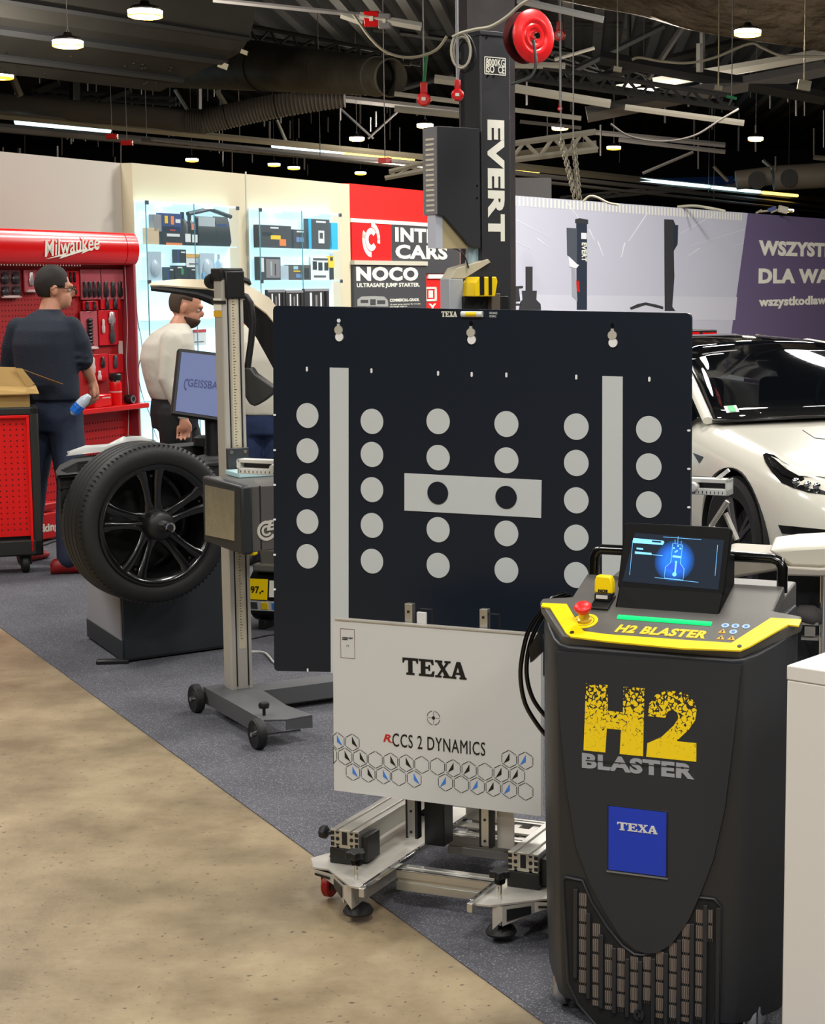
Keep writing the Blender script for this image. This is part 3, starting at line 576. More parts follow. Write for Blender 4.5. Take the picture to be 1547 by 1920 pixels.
Hs = [(0, 0), (.36, 0), (.385, .36), (.62, .36), (.60, 0), (.98, 0), (1, 1), (.66, 1), (.65, .62), (.40, .62), (.40, 1), (.04, 1)]
outl([Hs], (a_, zb, b_-.002, zt_), y_, ym, bl, 'lettering')
a_, b_ = H.loc(1212, 1400)[0], H.loc(1308, 1400)[0]
Two = [(0, 0), (1, 0), (1, .27), (.60, .27), (.85, .46), (.97, .60), (1, .74), (.95, .87), (.82, .96), (.62, 1), (.38, .99), (.18, .92), (.06, .80), (.03, .60), (.38, .60), (.42, .69), (.52, .73), (.62, .69), (.64, .61), (.55, .50), (.30, .31), (.02, .20)]
outl([Two], (a_+.003, zb, b_, zt_), y_, ym, bl, 'lettering')
tb = txt('BLASTER', (H.loc(1094, 1430)[0], zb-.041, H.loc(1304, 1450)[0], zb-.006), y_, mat('logo_silver', (.62, .63, .66), .4, metal=.1), bl, bold=.045)
m_ = MB(); m_.box((H.loc(1094, 1430)[0]+H.loc(1304, 1450)[0])/2, y_-.002, zb-.019, .245, .0014, .0016, ry=-1.5); m_.build('stripe_cut', SHLD, bl)
# blue plate
x0, x1 = H.loc(1144, 1570)[0], H.loc(1252, 1570)[0]; z1 = (H.loc(1145, 1509)[1]+H.loc(1252, 1521)[1])/2; z0 = (H.loc(1142, 1627)[1]+H.loc(1250, 1641)[1])/2
m_ = MB(); m_.bb(x0-.003, x1+.003, -.0095, -.006, z0-.003, z1+.003); bpz = m_.build('badge_frame', BLACK, bl, bevel=.001)
m_ = MB(); m_.bb(x0, x1, -.0105, -.009, z0, z1); m_.build('badge_plate', mat('badge_blue', (.08, .22, .72), .4), bpz)
m_ = MB(); m_.bb(x0-.004, x1+.004, -.012, -.008, z0-.006, z0-.003); m_.build('badge_lip', mat('lip_grey', (.45, .45, .46), .4), bpz)
outl(texa(), (x0+.021, z1-.052, x1-.02, z1-.034), -.0105, PANEL, bpz)
m_ = MB()                                                                  # caster at the lower left
for sx_ in (-1, 1):
    for yy in (.08, .36):
        m_ = MB(); m_.lathe([(0, -.012), (.036, -.012), (.04, -.006), (.04, .006), (.036, .012), (0, .012)], (sx_*.23, yy, .046), 'X', 24); wq = m_.build('caster_wheel', mat('caster_grey', (.55, .56, .58), .4), bl)
        m_ = MB(); m_.bb(sx_*.23-.02, sx_*.23-.014, yy-.025, yy+.025, .03, .08); m_.bb(sx_*.23+.014, sx_*.23+.02, yy-.025, yy+.025, .03, .08); m_.build('caster_fork', CHR, wq)
# white pedestal
c = PY(1476, 1247, 3.4); PD = Fr(c.x, c.y, -37)
pdt = thing('pedestal', 'white square display pedestal cut by the right edge beside the black machine', 'pedestal', fr=PD)
g = MB(); g.bb(0, .5, 0, .5, 0, c.z-.03); g.build('body', mat('pedestal_white', (.86, .85, .83), .5), pdt, bevel=.003)
g = MB(); g.bb(-.001, .501, -.001, .501, c.z-.03, c.z); g.build('top', mat('pedestal_white', ()), pdt, bevel=.003)
# ---------------------------------------------------------------- booth walls
a = PY(247, 305, 13.57); W = Fr(a.x, a.y, 68)
def WL(px, py, y=0): return W.loc(px, py, y)
wl = thing('booth_wall', 'cream booth wall with two lit glass showcases, seamed down its middle', 'wall', fr=W)
g = MB(); g.bb(0, 1.57, 0, .2, 0, 2.56); g.build('wall_panel', CREAM, wl)
g = MB(); g.bb(1.574, 3.336, 0, .2, 0, 2.56); g.build('wall_panel', CREAM, wl)
g = MB(); g.bb(1.564, 1.582, -.004, .0, 0, 2.58); g.build('seam_strip', mat('seam', (.80, .78, .72), .4), wl)
wl2 = thing('booth_wall', 'pale plain booth wall above the red tool display, left of the showcases', 'wall', fr=W)
g = MB(); g.bb(-3.9, -.002, .10, .24, 0, 2.56); g.build('wall_panel', WHITE, wl2)
# red sign wall
rw = thing('sign_wall', 'red booth wall carrying the parts dealer sign and the jump starter poster', 'wall', fr=W)
g = MB(); g.bb(3.338, WL(902, 450, .02)[0], .02, .14, 0, 2.57); g.build('wall_panel', mat('sign_red', (.93, .13, .11), .5), rw)
y_ = .02
def wq(pts, y=y_): return [WL(px, py, y) for px, py in pts]
x0 = 3.35; xs = WL(730, 450, y_)[0]; xe = WL(856, 450, y_)[0]
g = MB(); g.bb(x0, xe+.12, -.0, .02, 2.213, 2.249); g.bb(xe+.08, xe+.12, 0, .02, 1.70, 2.249); g.bb(WL(800, 500, y_)[0], xe+.12, 0, .02, 1.688, 1.73); g.build('sign_border', PRW, rw)
sg = MB(); sg.bb(x0+.01, xs, -.005, .02, 1.859, 2.207); sgo = sg.build('sign_tile', mat('sign_red2', (.88, .10, .10), .5), rw)
sg = MB(); sg.bb(xs, xe+.03, -.005, .02, 1.741, 2.207); sgd = sg.build('sign_panel', PRG, rw)
yf = -.005
ccx, ccz = WL(696, 449, yf); rr = .085
def arc_poly(r0, r1, a0, a1, n=14, sx=1.0):
    o = [(ccx+sx*r1*math.cos(R(a0+(a1-a0)*i/n)), ccz+r1*math.sin(R(a0+(a1-a0)*i/n))) for i in range(n+1)]
    return o+[(ccx+sx*r0*math.cos(R(a1-(a1-a0)*i/n)), ccz+r0*math.sin(R(a1-(a1-a0)*i/n))) for i in range(n+1)]
SXE = 1.05
outl([arc_poly(.052, .110, 38, 322, 24, SXE)], None, yf, PRW, sgo, 'emblem_ring')
outl([arc_poly(.118, .168, 150, 270, 12, SXE)], None, yf, PRW, sgo, 'emblem_segment')
for k, (aa, ab) in enumerate([(62, 88), (40, 60), (22, 38), (4, 20), (-14, 2)]): outl([arc_poly(.118, .168, aa, ab, 5, SXE)], None, yf, PRW, sgo, 'emblem_segment')
outl([arc_poly(.118, .168, 160, 178, 5, SXE)], None, yf, PRW, sgo, 'emblem_segment')
xt = WL(741, 440, yf)[0]
txt('INTER', (xt, WL(741, 455, yf)[1]+.01, WL(838, 440, yf)[0], WL(741, 426, yf)[1]), yf, PRW, sgd, bold=.04)
txt('CARS', (xt, WL(741, 487, yf)[1]+.01, WL(839, 490, yf)[0], WL(741, 459, yf)[1]+.005), yf, PRW, sgd, bold=.04)
# poster
pst = thing('poster', 'dark grey jump starter poster with big white letters under the red sign', 'poster', fr=W)
px1 = WL(799, 500, -.03)[0]
g = MB(); g.bb(3.34, px1, -.03, .0, .34, 1.818); g.build('poster_board', PRG, pst); g = MB(); g.bb(3.33, px1+.01, -.045, .0, 1.818, 1.859); g.build('top_rail', mat('rail_cream', (.80, .78, .70), .4), pst)
yp = -.03
txt('NOCO', (*WL(668, 527, yp), *WL(784, 501, yp)), yp, PRW, pst, bold=.05)
txt('ULTRASAFE JUMP STARTER.', (*WL(669, 541, yp), *WL(787, 530, yp)), yp, PRW, pst, bold=.03, name='small_print')
txt('COMMERCIAL-GRADE.', (*WL(731, 566, yp), *WL(786, 559, yp)), yp, PRW, pst, bold=.03, name='small_print')
txt('12-volt jump starter for trucks\nand large engines', (*WL(731, 577, yp), *WL(788, 568, yp)), yp, PRW, pst, name='small_print')
o1 = [WL(*p, yp) for p in [(670, 574), (670, 562), (678, 556), (700, 555), (720, 556), (727, 563), (728, 575)]]
outl([o1], None, yp, mat('print_lightgrey', (.62, .62, .60), .6), pst, 'printed_device'); 
for q in [(676, 568, 690, 562), (694, 572, 704, 561), (707, 570, 722, 563)]: outl([[WL(q[0], q[1], yp), WL(q[2], q[1], yp), WL(q[2], q[3], yp), WL(q[0], q[3], yp)]], None, yp-.0015, PRG, pst, 'printed_device')
# red poster strip right of it, with square symbol
q0 = WL(799, 565, .0); q1 = WL(821, 538, .0)
g = MB()
for t in ((q0[0], q1[0], q1[1]-.02, q1[1]), (q0[0], q1[0], q0[1], q0[1]+.02), (q0[0], q0[0]+.04, q0[1], q1[1]), (q1[0]-.04, q1[0], q0[1], q1[1])): g.bb(t[0], t[1], .012, .02, t[2], t[3])
g.bb(q0[0]+.09, q1[0]-.09, .012, .02, q0[1]+.035, q1[1]-.035); g.build('square_symbol', PRW, rw)
txt('LY', (q0[0], q0[1]-.10, q1[0], q0[1]-.025), .02, PRW, rw, bold=.04)
# ---------------------------------------------------------------- glass showcases
SHC = mat('showcase_glow_white', (.78, .93, .97), .5, emit=.85, ecol=(.80, .95, 1)); GLS = mat('clear_glass', (.70, .85, .9), .05, alpha=.05); CLP = mat('clip_grey', (.45, .45, .46), .3, metal=.6)  # white panels emit, standing in for the lighting inside the case
LEDM = mat('led_white', (1, 1, 1), .5, emit=4)
yg = -.10
def showcase(xa, xb, label, z0=.43, z1=2.278, shelves=(1.95, 1.676, 1.37, 1.063, .756)):
    t = thing('glass_showcase', label, 'showcase', fr=W, group='lit showcases')
    g = MB(); g.bb(xa, xb, -.012, -.001, z0, z1); g.build('lit_back', SHC, t)
    g = MB(); g.bb(xa, xb, yg, -.012, z1-.012, z1); g.build('top_plate', SHC, t); g = MB(); g.bb(xa, xb, yg, -.012, z0, z0+.012); g.build('floor_plate', SHC, t)
    for s_ in shelves:
        g = MB(); g.bb(xa+.012, xb-.012, yg+.01, -.013, s_-.008, s_); g.build('glass_shelf', mat('shelf_glow_glass', (.75, .92, .96), .1, emit=.5, ecol=(.7, .92, 1)), t)  # shelf given its own glow in place of the case light
    for k in range(2):
        w_ = (xb-xa)/2; g = MB(); g.bb(xa+k*w_+.002, xa+(k+1)*w_-.002, yg-.006, yg-.002, z0+.01, z1-.005); d = g.build('glass_door', GLS, t)
        g = MB(); g.bb(xa+k*w_+(.0 if k else .0), xa+k*w_+.006, yg-.008, yg-.001, z0, z1); g.build('door_edge', mat('glass_edge', (.45, .66, .72), .2), d)
    for xx in (xa, xb-.03):
        g = MB(); g.bb(xx, xx+.004 if xx == xa else xx+.03, yg, -.012, z0, z1) if False else g.bb(*((xa, xa+.005) if xx == xa else (xb-.005, xb)), yg, -.013, z0, z1); g.build('side_glass', GLS, t)
        for zz in (z1-.03, 1.65):
            g = MB(); g.bb(xx, xx+.035, yg-.012, yg, zz, zz+.03); g.build('corner_clip', CLP, t)
    for k in range(2):
        xx = xa+(xb-xa)*(.2+.45*k); g = MB(); g.bb(xx, xx+.10, yg+.005, yg+.03, z1-.03, z1-.013); g.build('led_lamp', LEDM, t)
    return t
XA0, XA1 = WL(272, 400, yg)[0], WL(446, 400, yg)[0]; XB0, XB1 = WL(485, 400, yg)[0], WL(638, 400, yg)[0]
showcase(XA0, XA1, 'left lit glass showcase behind the man in the white shirt')
showcase(XB0, XB1, 'right lit glass showcase beside the red sign wall')
NVB = mat('box_navy', (.12, .22, .48), .4); BXK = mat('box_black', (.07, .07, .08), .4); BXG = mat('box_grey', (.24, .23, .24), .4); CLRP = mat('blister', (.72, .80, .85), .2); ORG = mat('box_orange', (.95, .55, .25), .4); CYN = mat('box_cyan', (.1, .72, .92), .4); WHT = mat('box_white', (.9, .93, .93), .4)
yi = -.085
def item(name, cat, label, px0, py0, px1, py1, m, depth=.05, y=yi, details=(), group='goods in the showcases', shape='box', tilt=0):
    """goods standing on a shelf; px box (left, top, right, bottom) read on the plane y"""
    xa, zb = WL(px0, py1, y); xb, zt = WL(px1, py0, y); zs = min([s_ for s_ in (1.95, 1.676, 1.37, 1.063, .756, .442)], key=lambda s_: abs(s_-zb))
    if abs(zs-zb) < .06: zb = zs
    t = thing(name, label, cat, *W.w(xa, y, zb), rz=68, group=group)
    w_, h = xb-xa, zt-zb
    g = MB()
    if shape == 'box': g.bb(0, w_, 0, depth, 0, h)
    elif shape == 'bottle': g.lathe([(0, 0), (w_*.5, 0), (w_*.5, h*.62), (w_*.3, h*.74), (w_*.17, h*.80), (w_*.17, h), (0, h)], (w_/2, w_/2, 0), 'Z', 14)
    elif shape == 'card': g.bb(0, w_, .01, .014, 0, h); g.sphere((w_/2, .01, h*.42), min(w_, h)*.36, sc=(1, .35, 1.1))
    elif shape == 'bag': g.loft([[(w_*(.5+ax*s2), .02+ay*dp, h*zf) for ax, ay in ((-.5, -1), (.5, -1), (.5, 1), (-.5, 1))] for zf, s2, dp in ((0, .96, .02), (.15, 1, .035), (.8, .95, .02), (1, 1, .003))])
    g.build('body', m, t, bevel=.002 if shape == 'box' else 0, smooth=30)
    for nm, a, b, c, d, mm_ in details:                                    # fractions of the front face
        k = MB(); k.bb(w_*a, w_*c, -.003, .0, h*b, h*d); k.build(nm, mm_, t)
    return t
item('product_box', 'box', 'dark blue box with yellow tool pictures stacked on the case, left showcase', 303, 390, 340, 423, NVB, details=[('picture', .15, .45, .3, .85, YEL), ('picture', .45, .4, .6, .85, ORG), ('picture', .68, .5, .92, .7, WHT)]).location.z = 2.05
item('product_box', 'box', 'grey box behind the dark blue box, left showcase top', 289, 390, 302, 421, mat('box_midgrey', (.55, .55, .56), .5)).location.z = 2.05
item('foam_block', 'block', 'beige block behind glass at the left end of the top shelf', 278, 428, 298, 453, mat('box_beige', (.82, .74, .60), .6))
item('tool_case', 'case', 'black tool case with white writing and orange strip under the dark blue box', 305, 425, 344, 455, BXK, .06, details=[('print', .2, .45, .8, .6, WHT), ('print', .35, .75, .6, .82, REDP), ('strip', .15, .0, .9, .12, ORG)])
item('spray_bottle', 'bottle', 'black spray bottle with salmon label on the left showcase top shelf', 346, 398, 357, 456, BXK, shape='bottle', details=[('label', .1, .1, .9, .35, WHT)])
item('spray_bottle', 'bottle', 'second black spray bottle, right of the salmon labelled one', 359, 402, 370, 456, BXK, shape='bottle', details=[('label', .1, .1, .9, .35, WHT), ('label', .0, .5, .6, .7, mat('label_salmon', (.92, .52, .42), .5))])
item('tool_bag', 'bag', 'open black tool bag with a grey lining on the left showcase top shelf', 371, 407, 404, 456, BXK, .06, shape='bag', details=[('lining', .05, .45, .95, .98, mat('lining', (.66, .72, .74), .5)), ('print', .2, .12, .7, .2, WHT)])
item('tool_bag', 'bag', 'black and blue pouch at the right end of the left showcase top shelf', 405, 407, 430, 458, BXK, .06, shape='bag', details=[('patch', .1, .4, .8, .75, NVB), ('print', .2, .1, .6, .18, WHT)])
g = MB(); xa, zb = WL(352, 401, -.06); xb, zt = WL(432, 396, -.06); g.tube([(xa, -.06, zb), ((xa+xb)/2, -.06, zt+.006), (xb, -.06, zt-.045)], .018, 8)
tag(g.build('torque_bar', BXK), 'long black tool lying across the top of the bags in the left showcase', 'tool').matrix_world = Matrix.Translation(W.o) @ Matrix.Rotation(W.rz, 4, 'Z')
item('blister_pack', 'pack', 'clear plastic pack of gloves at the left end of the second shelf', 281, 472, 304, 523, CLRP, shape='card')
item('small_box', 'box', 'small black box, left one of the three on the second shelf', 314, 501, 326, 524, BXK, details=[('side_label', 0, 0, .25, 1, NVB), ('print', .4, .75, .85, .85, WHT)])
item('small_box', 'box', 'small black box with green mark in the middle of the second shelf', 329, 498, 350, 524, BXK, details=[('mark', .5, .4, .7, .8, mat('mark_green', (.05, .6, .3), .5)), ('print', .2, .82, .6, .9, WHT)])
item('small_box', 'box', 'black box standing on top of the green marked box', 333, 472, 349, 497, BXK, details=[('side_label', 0, 0, .2, 1, NVB), ('print', .4, .75, .85, .85, WHT)]).location.z = 1.812
item('small_box', 'box', 'small black box, right one of the three on the second shelf', 356, 501, 368, 524, BXK, details=[('print', .3, .75, .85, .85, WHT)])
item('header_card', 'pack', 'white pack with orange header behind the small black boxes', 350, 476, 375, 524, WHT, .01, y=-.05, details=[('header', 0, .85, 1, 1, mat('header_orange', (.93, .72, .35), .5)), ('print', .2, .6, .8, .64, PRG)])
item('blister_pack', 'pack', 'clear blister pack with blue print beside the orange header pack', 378, 475, 404, 523, CLRP, shape='card', details=[('print', .1, .05, .5, .3, mat('label_blue', (.45, .7, .9), .5))])
item('clear_bottle', 'bottle', 'clear bottle behind the top of the silver column', 413, 477, 421, 520, CLRP, shape='bottle')
item('product_box', 'box', 'wide black box with a yellow torch picture in the right showcase', 485, 424, 546, 460, BXG, details=[('glow', .62, .1, .82, .4, ORG), ('picture', .12, .55, .4, .68, BXK), ('picture', .36, .38, .66, .56, YEL), ('print', .35, .85, .6, .92, WHT)])
item('product_box', 'box', 'small square black box with a headlamp picture, right showcase', 551, 431, 573, 463, BXG, details=[('picture', .2, .35, .8, .6, mat('pic_blue', (.4, .55, .75), .5)), ('print', .25, .85, .8, .93, WHT)])
item('product_box', 'box', 'tall black box with a white lamp picture and cyan side', 579, 412, 618, 464, BXG, details=[('side', 0, 0, .12, 1, CYN), ('picture', .45, .2, .72, .62, WHT), ('window', .5, .35, .66, .55, BXG), ('print', .35, .88, .8, .94, WHT)])
item('product_box', 'box', 'cyan box at the right end of the right showcase top shelf', 622, 418, 633, 464, CYN)
item('product_box', 'box', 'grey set box with vertical white writing on the second shelf', 487, 482, 526, 527, BXG, details=[('print', .08, .35, .2, .95, WHT), ('window', .3, .1, .95, .9, mat('box_lightgrey', (.55, .54, .55), .4)), ('tool', .5, .2, .58, .8, WHT), ('tool', .7, .2, .76, .7, BXK)])
item('plastic_holder', 'holder', 'clear bluish holder in front of the grey set box', 526, 498, 541, 527, CLRP, .05)
item('product_box', 'box', 'low brown grey box with blue and white pictures on the second shelf', 542, 497, 583, 527, mat('box_brown', (.33, .30, .28), .45), details=[('picture', .2, .7, .4, .92, mat('pic_sky', (.6, .8, .85), .5)), ('picture', .3, .15, .55, .4, mat('pic_blue', ())), ('window', .7, .1, .9, .8, BXK), ('print', .2, .55, .5, .62, YEL)])
item('blister_card', 'card', 'white card with three black torches on the second shelf', 583, 482, 622, 527, WHT, .02, details=[('torch', .1, .45, .28, .8, BXK), ('torch', .36, .42, .54, .76, BXK), ('torch', .64, .42, .82, .76, BXK), ('print', .12, .86, .8, .94, PRG), ('print', .15, .12, .7, .2, PRG)])
item('work_torch', 'torch', 'yellow and black torch leaning in front of the white card', 616, 480, 627, 502, YEL, .03, y=-.09, details=[('window', .3, .6, .7, .9, BXK), ('head', .2, 1.0, .8, 1.25, CLRP), ('handle', .2, -1.0, .8, 0, BXK)])
for q in [(503, 543, 534, 577, 'set of blistered tools at the left of the third shelf, right showcase'), (537, 544, 568, 577, 'grey and white tool set in the middle of the third shelf'), (572, 541, 617, 577, 'wide tool set with a red handle on the third shelf')]:
    item('tool_set', 'set', q[4], q[0], q[1], q[2], 588, BXG, .03, y=-.14, details=[('tool', .2, .2, .28, .85, WHT), ('tool', .42, .2, .5, .75, mat('box_lightgrey', ())), ('tool', .62, .2, .68, .85, WHT), ('tool', .8, .1, .88, .9, BXK), ('header', 0, .9, 1, 1, mat('box_midgrey', ()))])
item('price_card', 'card', 'white price card with a red heading beside the bearded man', 362, 617, 386, 648, WHT, .01, details=[('heading', 0, .82, 1, 1, REDP), ('print', .1, .2, .8, .25, PRG)])
# ---------------------------------------------------------------- red tool display at the left
yc = -.42; xr = WL(258, 460, -.42)[0]; xl = xr-2.6
td = thing('tool_display', 'red tool display wall with curved header and pegboard, left of the showcases', 'display', fr=W)
zt, zb = 2.016, 1.789; zc, hh = (zt+zb)/2, (zt-zb)/2
prof = [(-.26, zt), (-.33, zt+.004)]+[(yc+.04-.055*math.cos(R(a_)), zc+hh*1.02*math.sin(R(a_))) for a_ in range(80, -91, -17)]+[(-.26, zb)]
g = MB(); g.prism(prof, xl, xr-.14, 'YZ'); hd = g.build('header', RED, td, 50)
g = MB(); g.prism(prof, xr-.132, xr, 'YZ'); g.build('header_end', RED, td, 50)
g = MB(); g.bb(xl, xr-.03, -.29, -.26, .05, 1.82); g.build('back_panel', mat('peg_red', (.62, .04, .06), .5), td)
g = MB(); g.bb(xr-.13, xr-.03, -.30, -.02, .05, zb); g.build('side_post', mat('side_lit_red', (.66, .33, .36), .5), td) if False else None
xq = WL(240, 600, -.03)[0]
g = MB(); g.bb(xr-.03, xr-.008, -.40, -.26, .05, zb+.01); g.build('side_panel', mat('side_lit_red', (.62, .22, .26), .5), td, bevel=.003)  # red panel coloured pinkish to stand in for light falling on it
g = MB(); g.bb(xl, xr+.012, -.47, -.29, .752, .79); g.build('shelf', RED, td, bevel=.006)
g = MB(); g.bb(xl, xr-.031, -.33, -.29, .06, .752); g.build('lower_panel', mat('peg_red2', (.72, .03, .05), .45), td)
g = MB(); g.bb(xl, xr, -.44, -.26, .0, .09); g.build('foot', RED, td, bevel=.006)
g = MB()
for i in range(90):
    for j in range(3): pass
for i in range(66): x = xl+.02+i*.03; g.bb(x, x+.009, yc+.03, yc+.034, zb-.012, zb-.003)
g.build('peg_rail', mat('rail_light', (.85, .70, .68), .4), td)
g = MB()
for i in range(44):
    for j in range(11): x = xr-1.5+i*.032; z = .12+j*.055; g.bb(x-.005, x+.005, -.3325, -.329, z-.005, z+.005)
k_ = g.build('peg_holes', mat('hole_dark', (.30, .0, .01), .8), td); k_['kind'] = 'stuff'
g = MB()
for i in range(60):
    for j in range(26): x = xl+.05+i*.033; z = .85+j*.035; g.bb(x-.004, x+.004, -.292, -.288, z-.004, z+.004)
k_ = g.build('peg_holes', MATS['hole_dark'], td); k_['kind'] = 'stuff'
def hm(x, c, t):                                                           # bend onto the header front
    s_ = max(-.99, min(.99, (c-zc)/hh)); return (x, yc+.04-.055*math.cos(math.asin(s_))-t-.0015, c)
def HW(px, py): return WL(px, py, yc-.015)
txt('Milwaukee', (HW(83, 460)[0], HW(83, 474)[1], HW(186, 460)[0], HW(186, 446)[1]), 0, PRW, hd, bold=.012, shear=.12, map3=lambda a_, c, t: (a_, yc-.0165-t, c+.10*(a_-HW(135, 460)[0])))
outl([[HW(*p) for p in [(85, 486), (124, 474), (122, 478), (163, 465), (160, 469), (188, 460), (152, 476), (156, 471), (111, 485), (115, 480)]]], None, 0, PRW, hd, 'bolt_mark', .003, map3=lambda a_, c, t: (a_, yc-.0165-t, c))
# hanging goods
PKR = mat('pack_red', (.78, .10, .14), .3); PKC = mat('pack_clear', (.70, .35, .38), .2); PKW = mat('pack_white', (.82, .72, .70), .4)
ypk = -.315
def pack(px0, py0, px1, py1, label, m=PKR, tools=(), nm='tool_pack', cat='pack'):
    xa, zb_ = WL(px0, py1, ypk); xb, zt_ = WL(px1, py0, ypk); w_, h = xb-xa, zt_-zb_
    t = thing(nm, label, cat, *W.w(xa, ypk, zb_), rz=68, group='packs hanging on the tool display')
    g = MB(); g.bb(0, w_, 0, .012, 0, h); g.build('card', m, t, bevel=.002)
    g = MB(); g.cyl((w_/2, .02, h-.012), (w_/2, -.012, h-.008), .003, n=6); g.build('peg_hook', CHR, t)
    for a_, b, c, d, mm_ in tools:
        g = MB(); n_ = 8; cx_, wx_ = w_*(a_+c)/2, w_*(c-a_)/2
        g.loft([[(cx_+wx_*f*math.cos(2*math.pi*i/n_), -.008+.010*f*math.sin(2*math.pi*i/n_), h*(b+(d-b)*u)) for i in range(n_)] for u, f in ((0, .5), (.08, .9), (.45, 1), (.6, .7), (.92, .8), (1, .4))])
        g.build('tool', mm_, t)
    return t
TB = mat('tool_black', (.12, .09, .10), .35); TS = mat('tool_steel', (.75, .70, .70), .3, metal=.6)
pack(0, 506, 38, 557, 'wide clear tray of bits behind glass at the far left of the display', mat('tray_brown', (.36, .16, .18), .4), [(.05, .05, .45, .4, TB), (.05, .5, .45, .9, TB), (.55, .05, .95, .4, TB), (.55, .5, .95, .9, TB), (.0, -.04, 1, .06, PKW)])
pack(47, 506, 72, 548, 'narrow clear pack with white foot, left of the man in the dark sweater', PKC, [(.25, .3, .6, .9, TS), (.0, .0, 1, .12, PKW)])
pack(128, 508, 148, 556, 'dark red pack with black handles right of the man with glasses', PKR, [(.1, .55, .3, .95, TB), (.45, .55, .6, .95, TB), (.1, .05, .7, .42, TB)])
pack(153, 505, 188, 562, 'pack of four black handled pliers, upper row of the display', PKC, [(.06+.24*i, .08, .24+.24*i, .6, TB) for i in range(4)])
pack(192, 505, 231, 562, 'pack of three black handled pliers, upper row by the side panel', PKC, [(.05+.32*i, .08, .27+.32*i, .6, TB) for i in range(3)])
pack(157, 564, 184, 582, 'short pack with two black drivers between the rows', PKR, [(.1, .0, .3, .95, TB), (.6, .0, .8, .95, TB)])
pack(190, 560, 226, 580, 'short pack with drivers under the three pliers', PKR, [(.2, .0, .36, 1.1, TB), (.6, .0, .8, 1.1, TB)])
pack(154, 583, 182, 656, 'tall pack with a black socket rail beside the sleeve', PKC, [(.3, .1+.09*i, .68, .185+.09*i, TB) for i in range(8)]+[(0, 0, 1, .08, PKW)])
pack(187, 581, 221, 648, 'pack with a ratchet and grey key, middle row of the display', PKR, [(.5, .05, .78, .6, BXG), (.45, .6, .82, .95, TS), (.1, .35, .25, .75, PKW)])
pack(167, 663, 202, 717, 'red pack with small white parts above the shelf', PKR, [(.1, .3, .3, .9, PKW), (.6, .5, .8, .9, TB), (.4, .05, .6, .4, PKW)])
pack(205, 663, 230, 700, 'red pack with a grey cutter by the side panel', PKR, [(.3, .25, .55, .95, BXG)])
xa, zb_ = WL(223, 660, -.30); g = MB(); g.bb(0, .05, 0, .004, -.0, .10); o = g.build('barcode_label', PKW); tag(o, 'white barcode label on the pegboard by the side panel', 'label'); o.location = W.w(xa, -.298, zb_-.02); o.rotation_euler = (0, 0, W.rz)
# goods on the shelf
xa, _ = WL(217, 740, -.38); t = thing('flask', 'red insulated flask with black lid on the red shelf', 'flask', *W.w(xa, -.38, .79), rz=68)
g = MB(); g.lathe([(0, 0), (.042, 0), (.044, .01), (.044, .15), (.04, .165), (0, .165)], (0, 0, 0), 'Z', 24); g.build('body', RED, t)
g = MB(); g.lathe([(0.035, .165), (.035, .178), (0, .178)], (0, 0, 0), 'Z', 20); g.build('neck_ring', CHR, t); g = MB(); g.lathe([(.04, .176), (.045, .185), (.045, .215), (.036, .225), (0, .225)], (0, 0, 0), 'Z', 20); g.build('lid', BLACK, t)
g = MB(); g.lathe([(.0443, .09), (.0448, .094), (.0443, .098)], (0, 0, 0), 'Z', 24); g.build('body_ring', PKW, t)
xa, _ = WL(243, 745, -.41); t = thing('measuring_tape', 'small chrome and black gadget at the shelf end by the side panel', 'gadget', *W.w(xa, -.41, .79), rz=68)
g = MB(); g.lathe([(0, -.03), (.03, -.03), (.033, -.02), (.033, .02), (.03, .03), (0, .03)], (0, 0, .033), 'Y', 20); g.build('body', BLACK, t); g = MB(); g.lathe([(.02, -.034), (.028, -.034), (.028, -.028), (.02, -.028)], (0, 0, .033), 'Y', 20); g.build('ring', CHR, t)
xa, _ = WL(183, 740, -.40); t = thing('red_pouch', 'red box lying on the shelf beside the red flask', 'box', *W.w(xa, -.44, .79), rz=68)
g = MB(); g.bb(-.09, .11, 0, .1, 0, .09); g.build('body', RED, t, bevel=.01); g = MB(); g.bb(-.0, .09, -.002, 0, .06, .068); g.build('print', PKW, t)
# red case on the floor
xa, _ = WL(60, 940, -.50); t = thing('tool_chest', 'red stackable chest on the floor between the trolley and the wheel', 'case', *W.w(WL(103, 940, -.75)[0]-.62, -.8, 0), rz=68)
g = MB(); g.bb(0, .60, 0, .3, .012, .19); g.build('body', RED, t, bevel=.015); g = MB(); g.bb(0, .60, 0, .3, .20, .25); g.bb(.1, .5, .05, .25, .25, .27); g.build('lid', mat('lid_red', (.80, .08, .09), .4), t, bevel=.01)
txt('packing', (.30, .05, .585, .12), 0, PRW, t, bold=.04)
# cables down the wall corner
def cable(name, label, pts, r, m, cat='cable', par=None):
    pp = [Vector(p) for p in pts]; sm = []
    for i in range(len(pp)-1):
        p_, a_, b_, n_ = pp[max(i-1, 0)], pp[i], pp[i+1], pp[min(i+2, len(pp)-1)]
        for tt in range(5):
            u = tt/5; sm.append(.5*((2*a_)+(b_-p_)*u+(2*p_-5*a_+4*b_-n_)*u*u+(3*a_-p_-3*b_+n_)*u**3))
    sm.append(pp[-1]); g = MB(); g.tube(sm, r, 6); o = g.build(name, m, par, 60)
    if not par: tag(o, label, cat)
    return o
cable('wall_cable', 'thin black cable hanging down the cream wall edge beside the tool display', [W.w(*(lambda q: (q[0], -.012, q[1]))(WL(*p, -.012))) for p in [(252, 500), (255, 560), (258, 600), (266, 650), (259, 700), (268, 745), (282, 780), (290, 810), (298, 828)]], .003, BLACK)
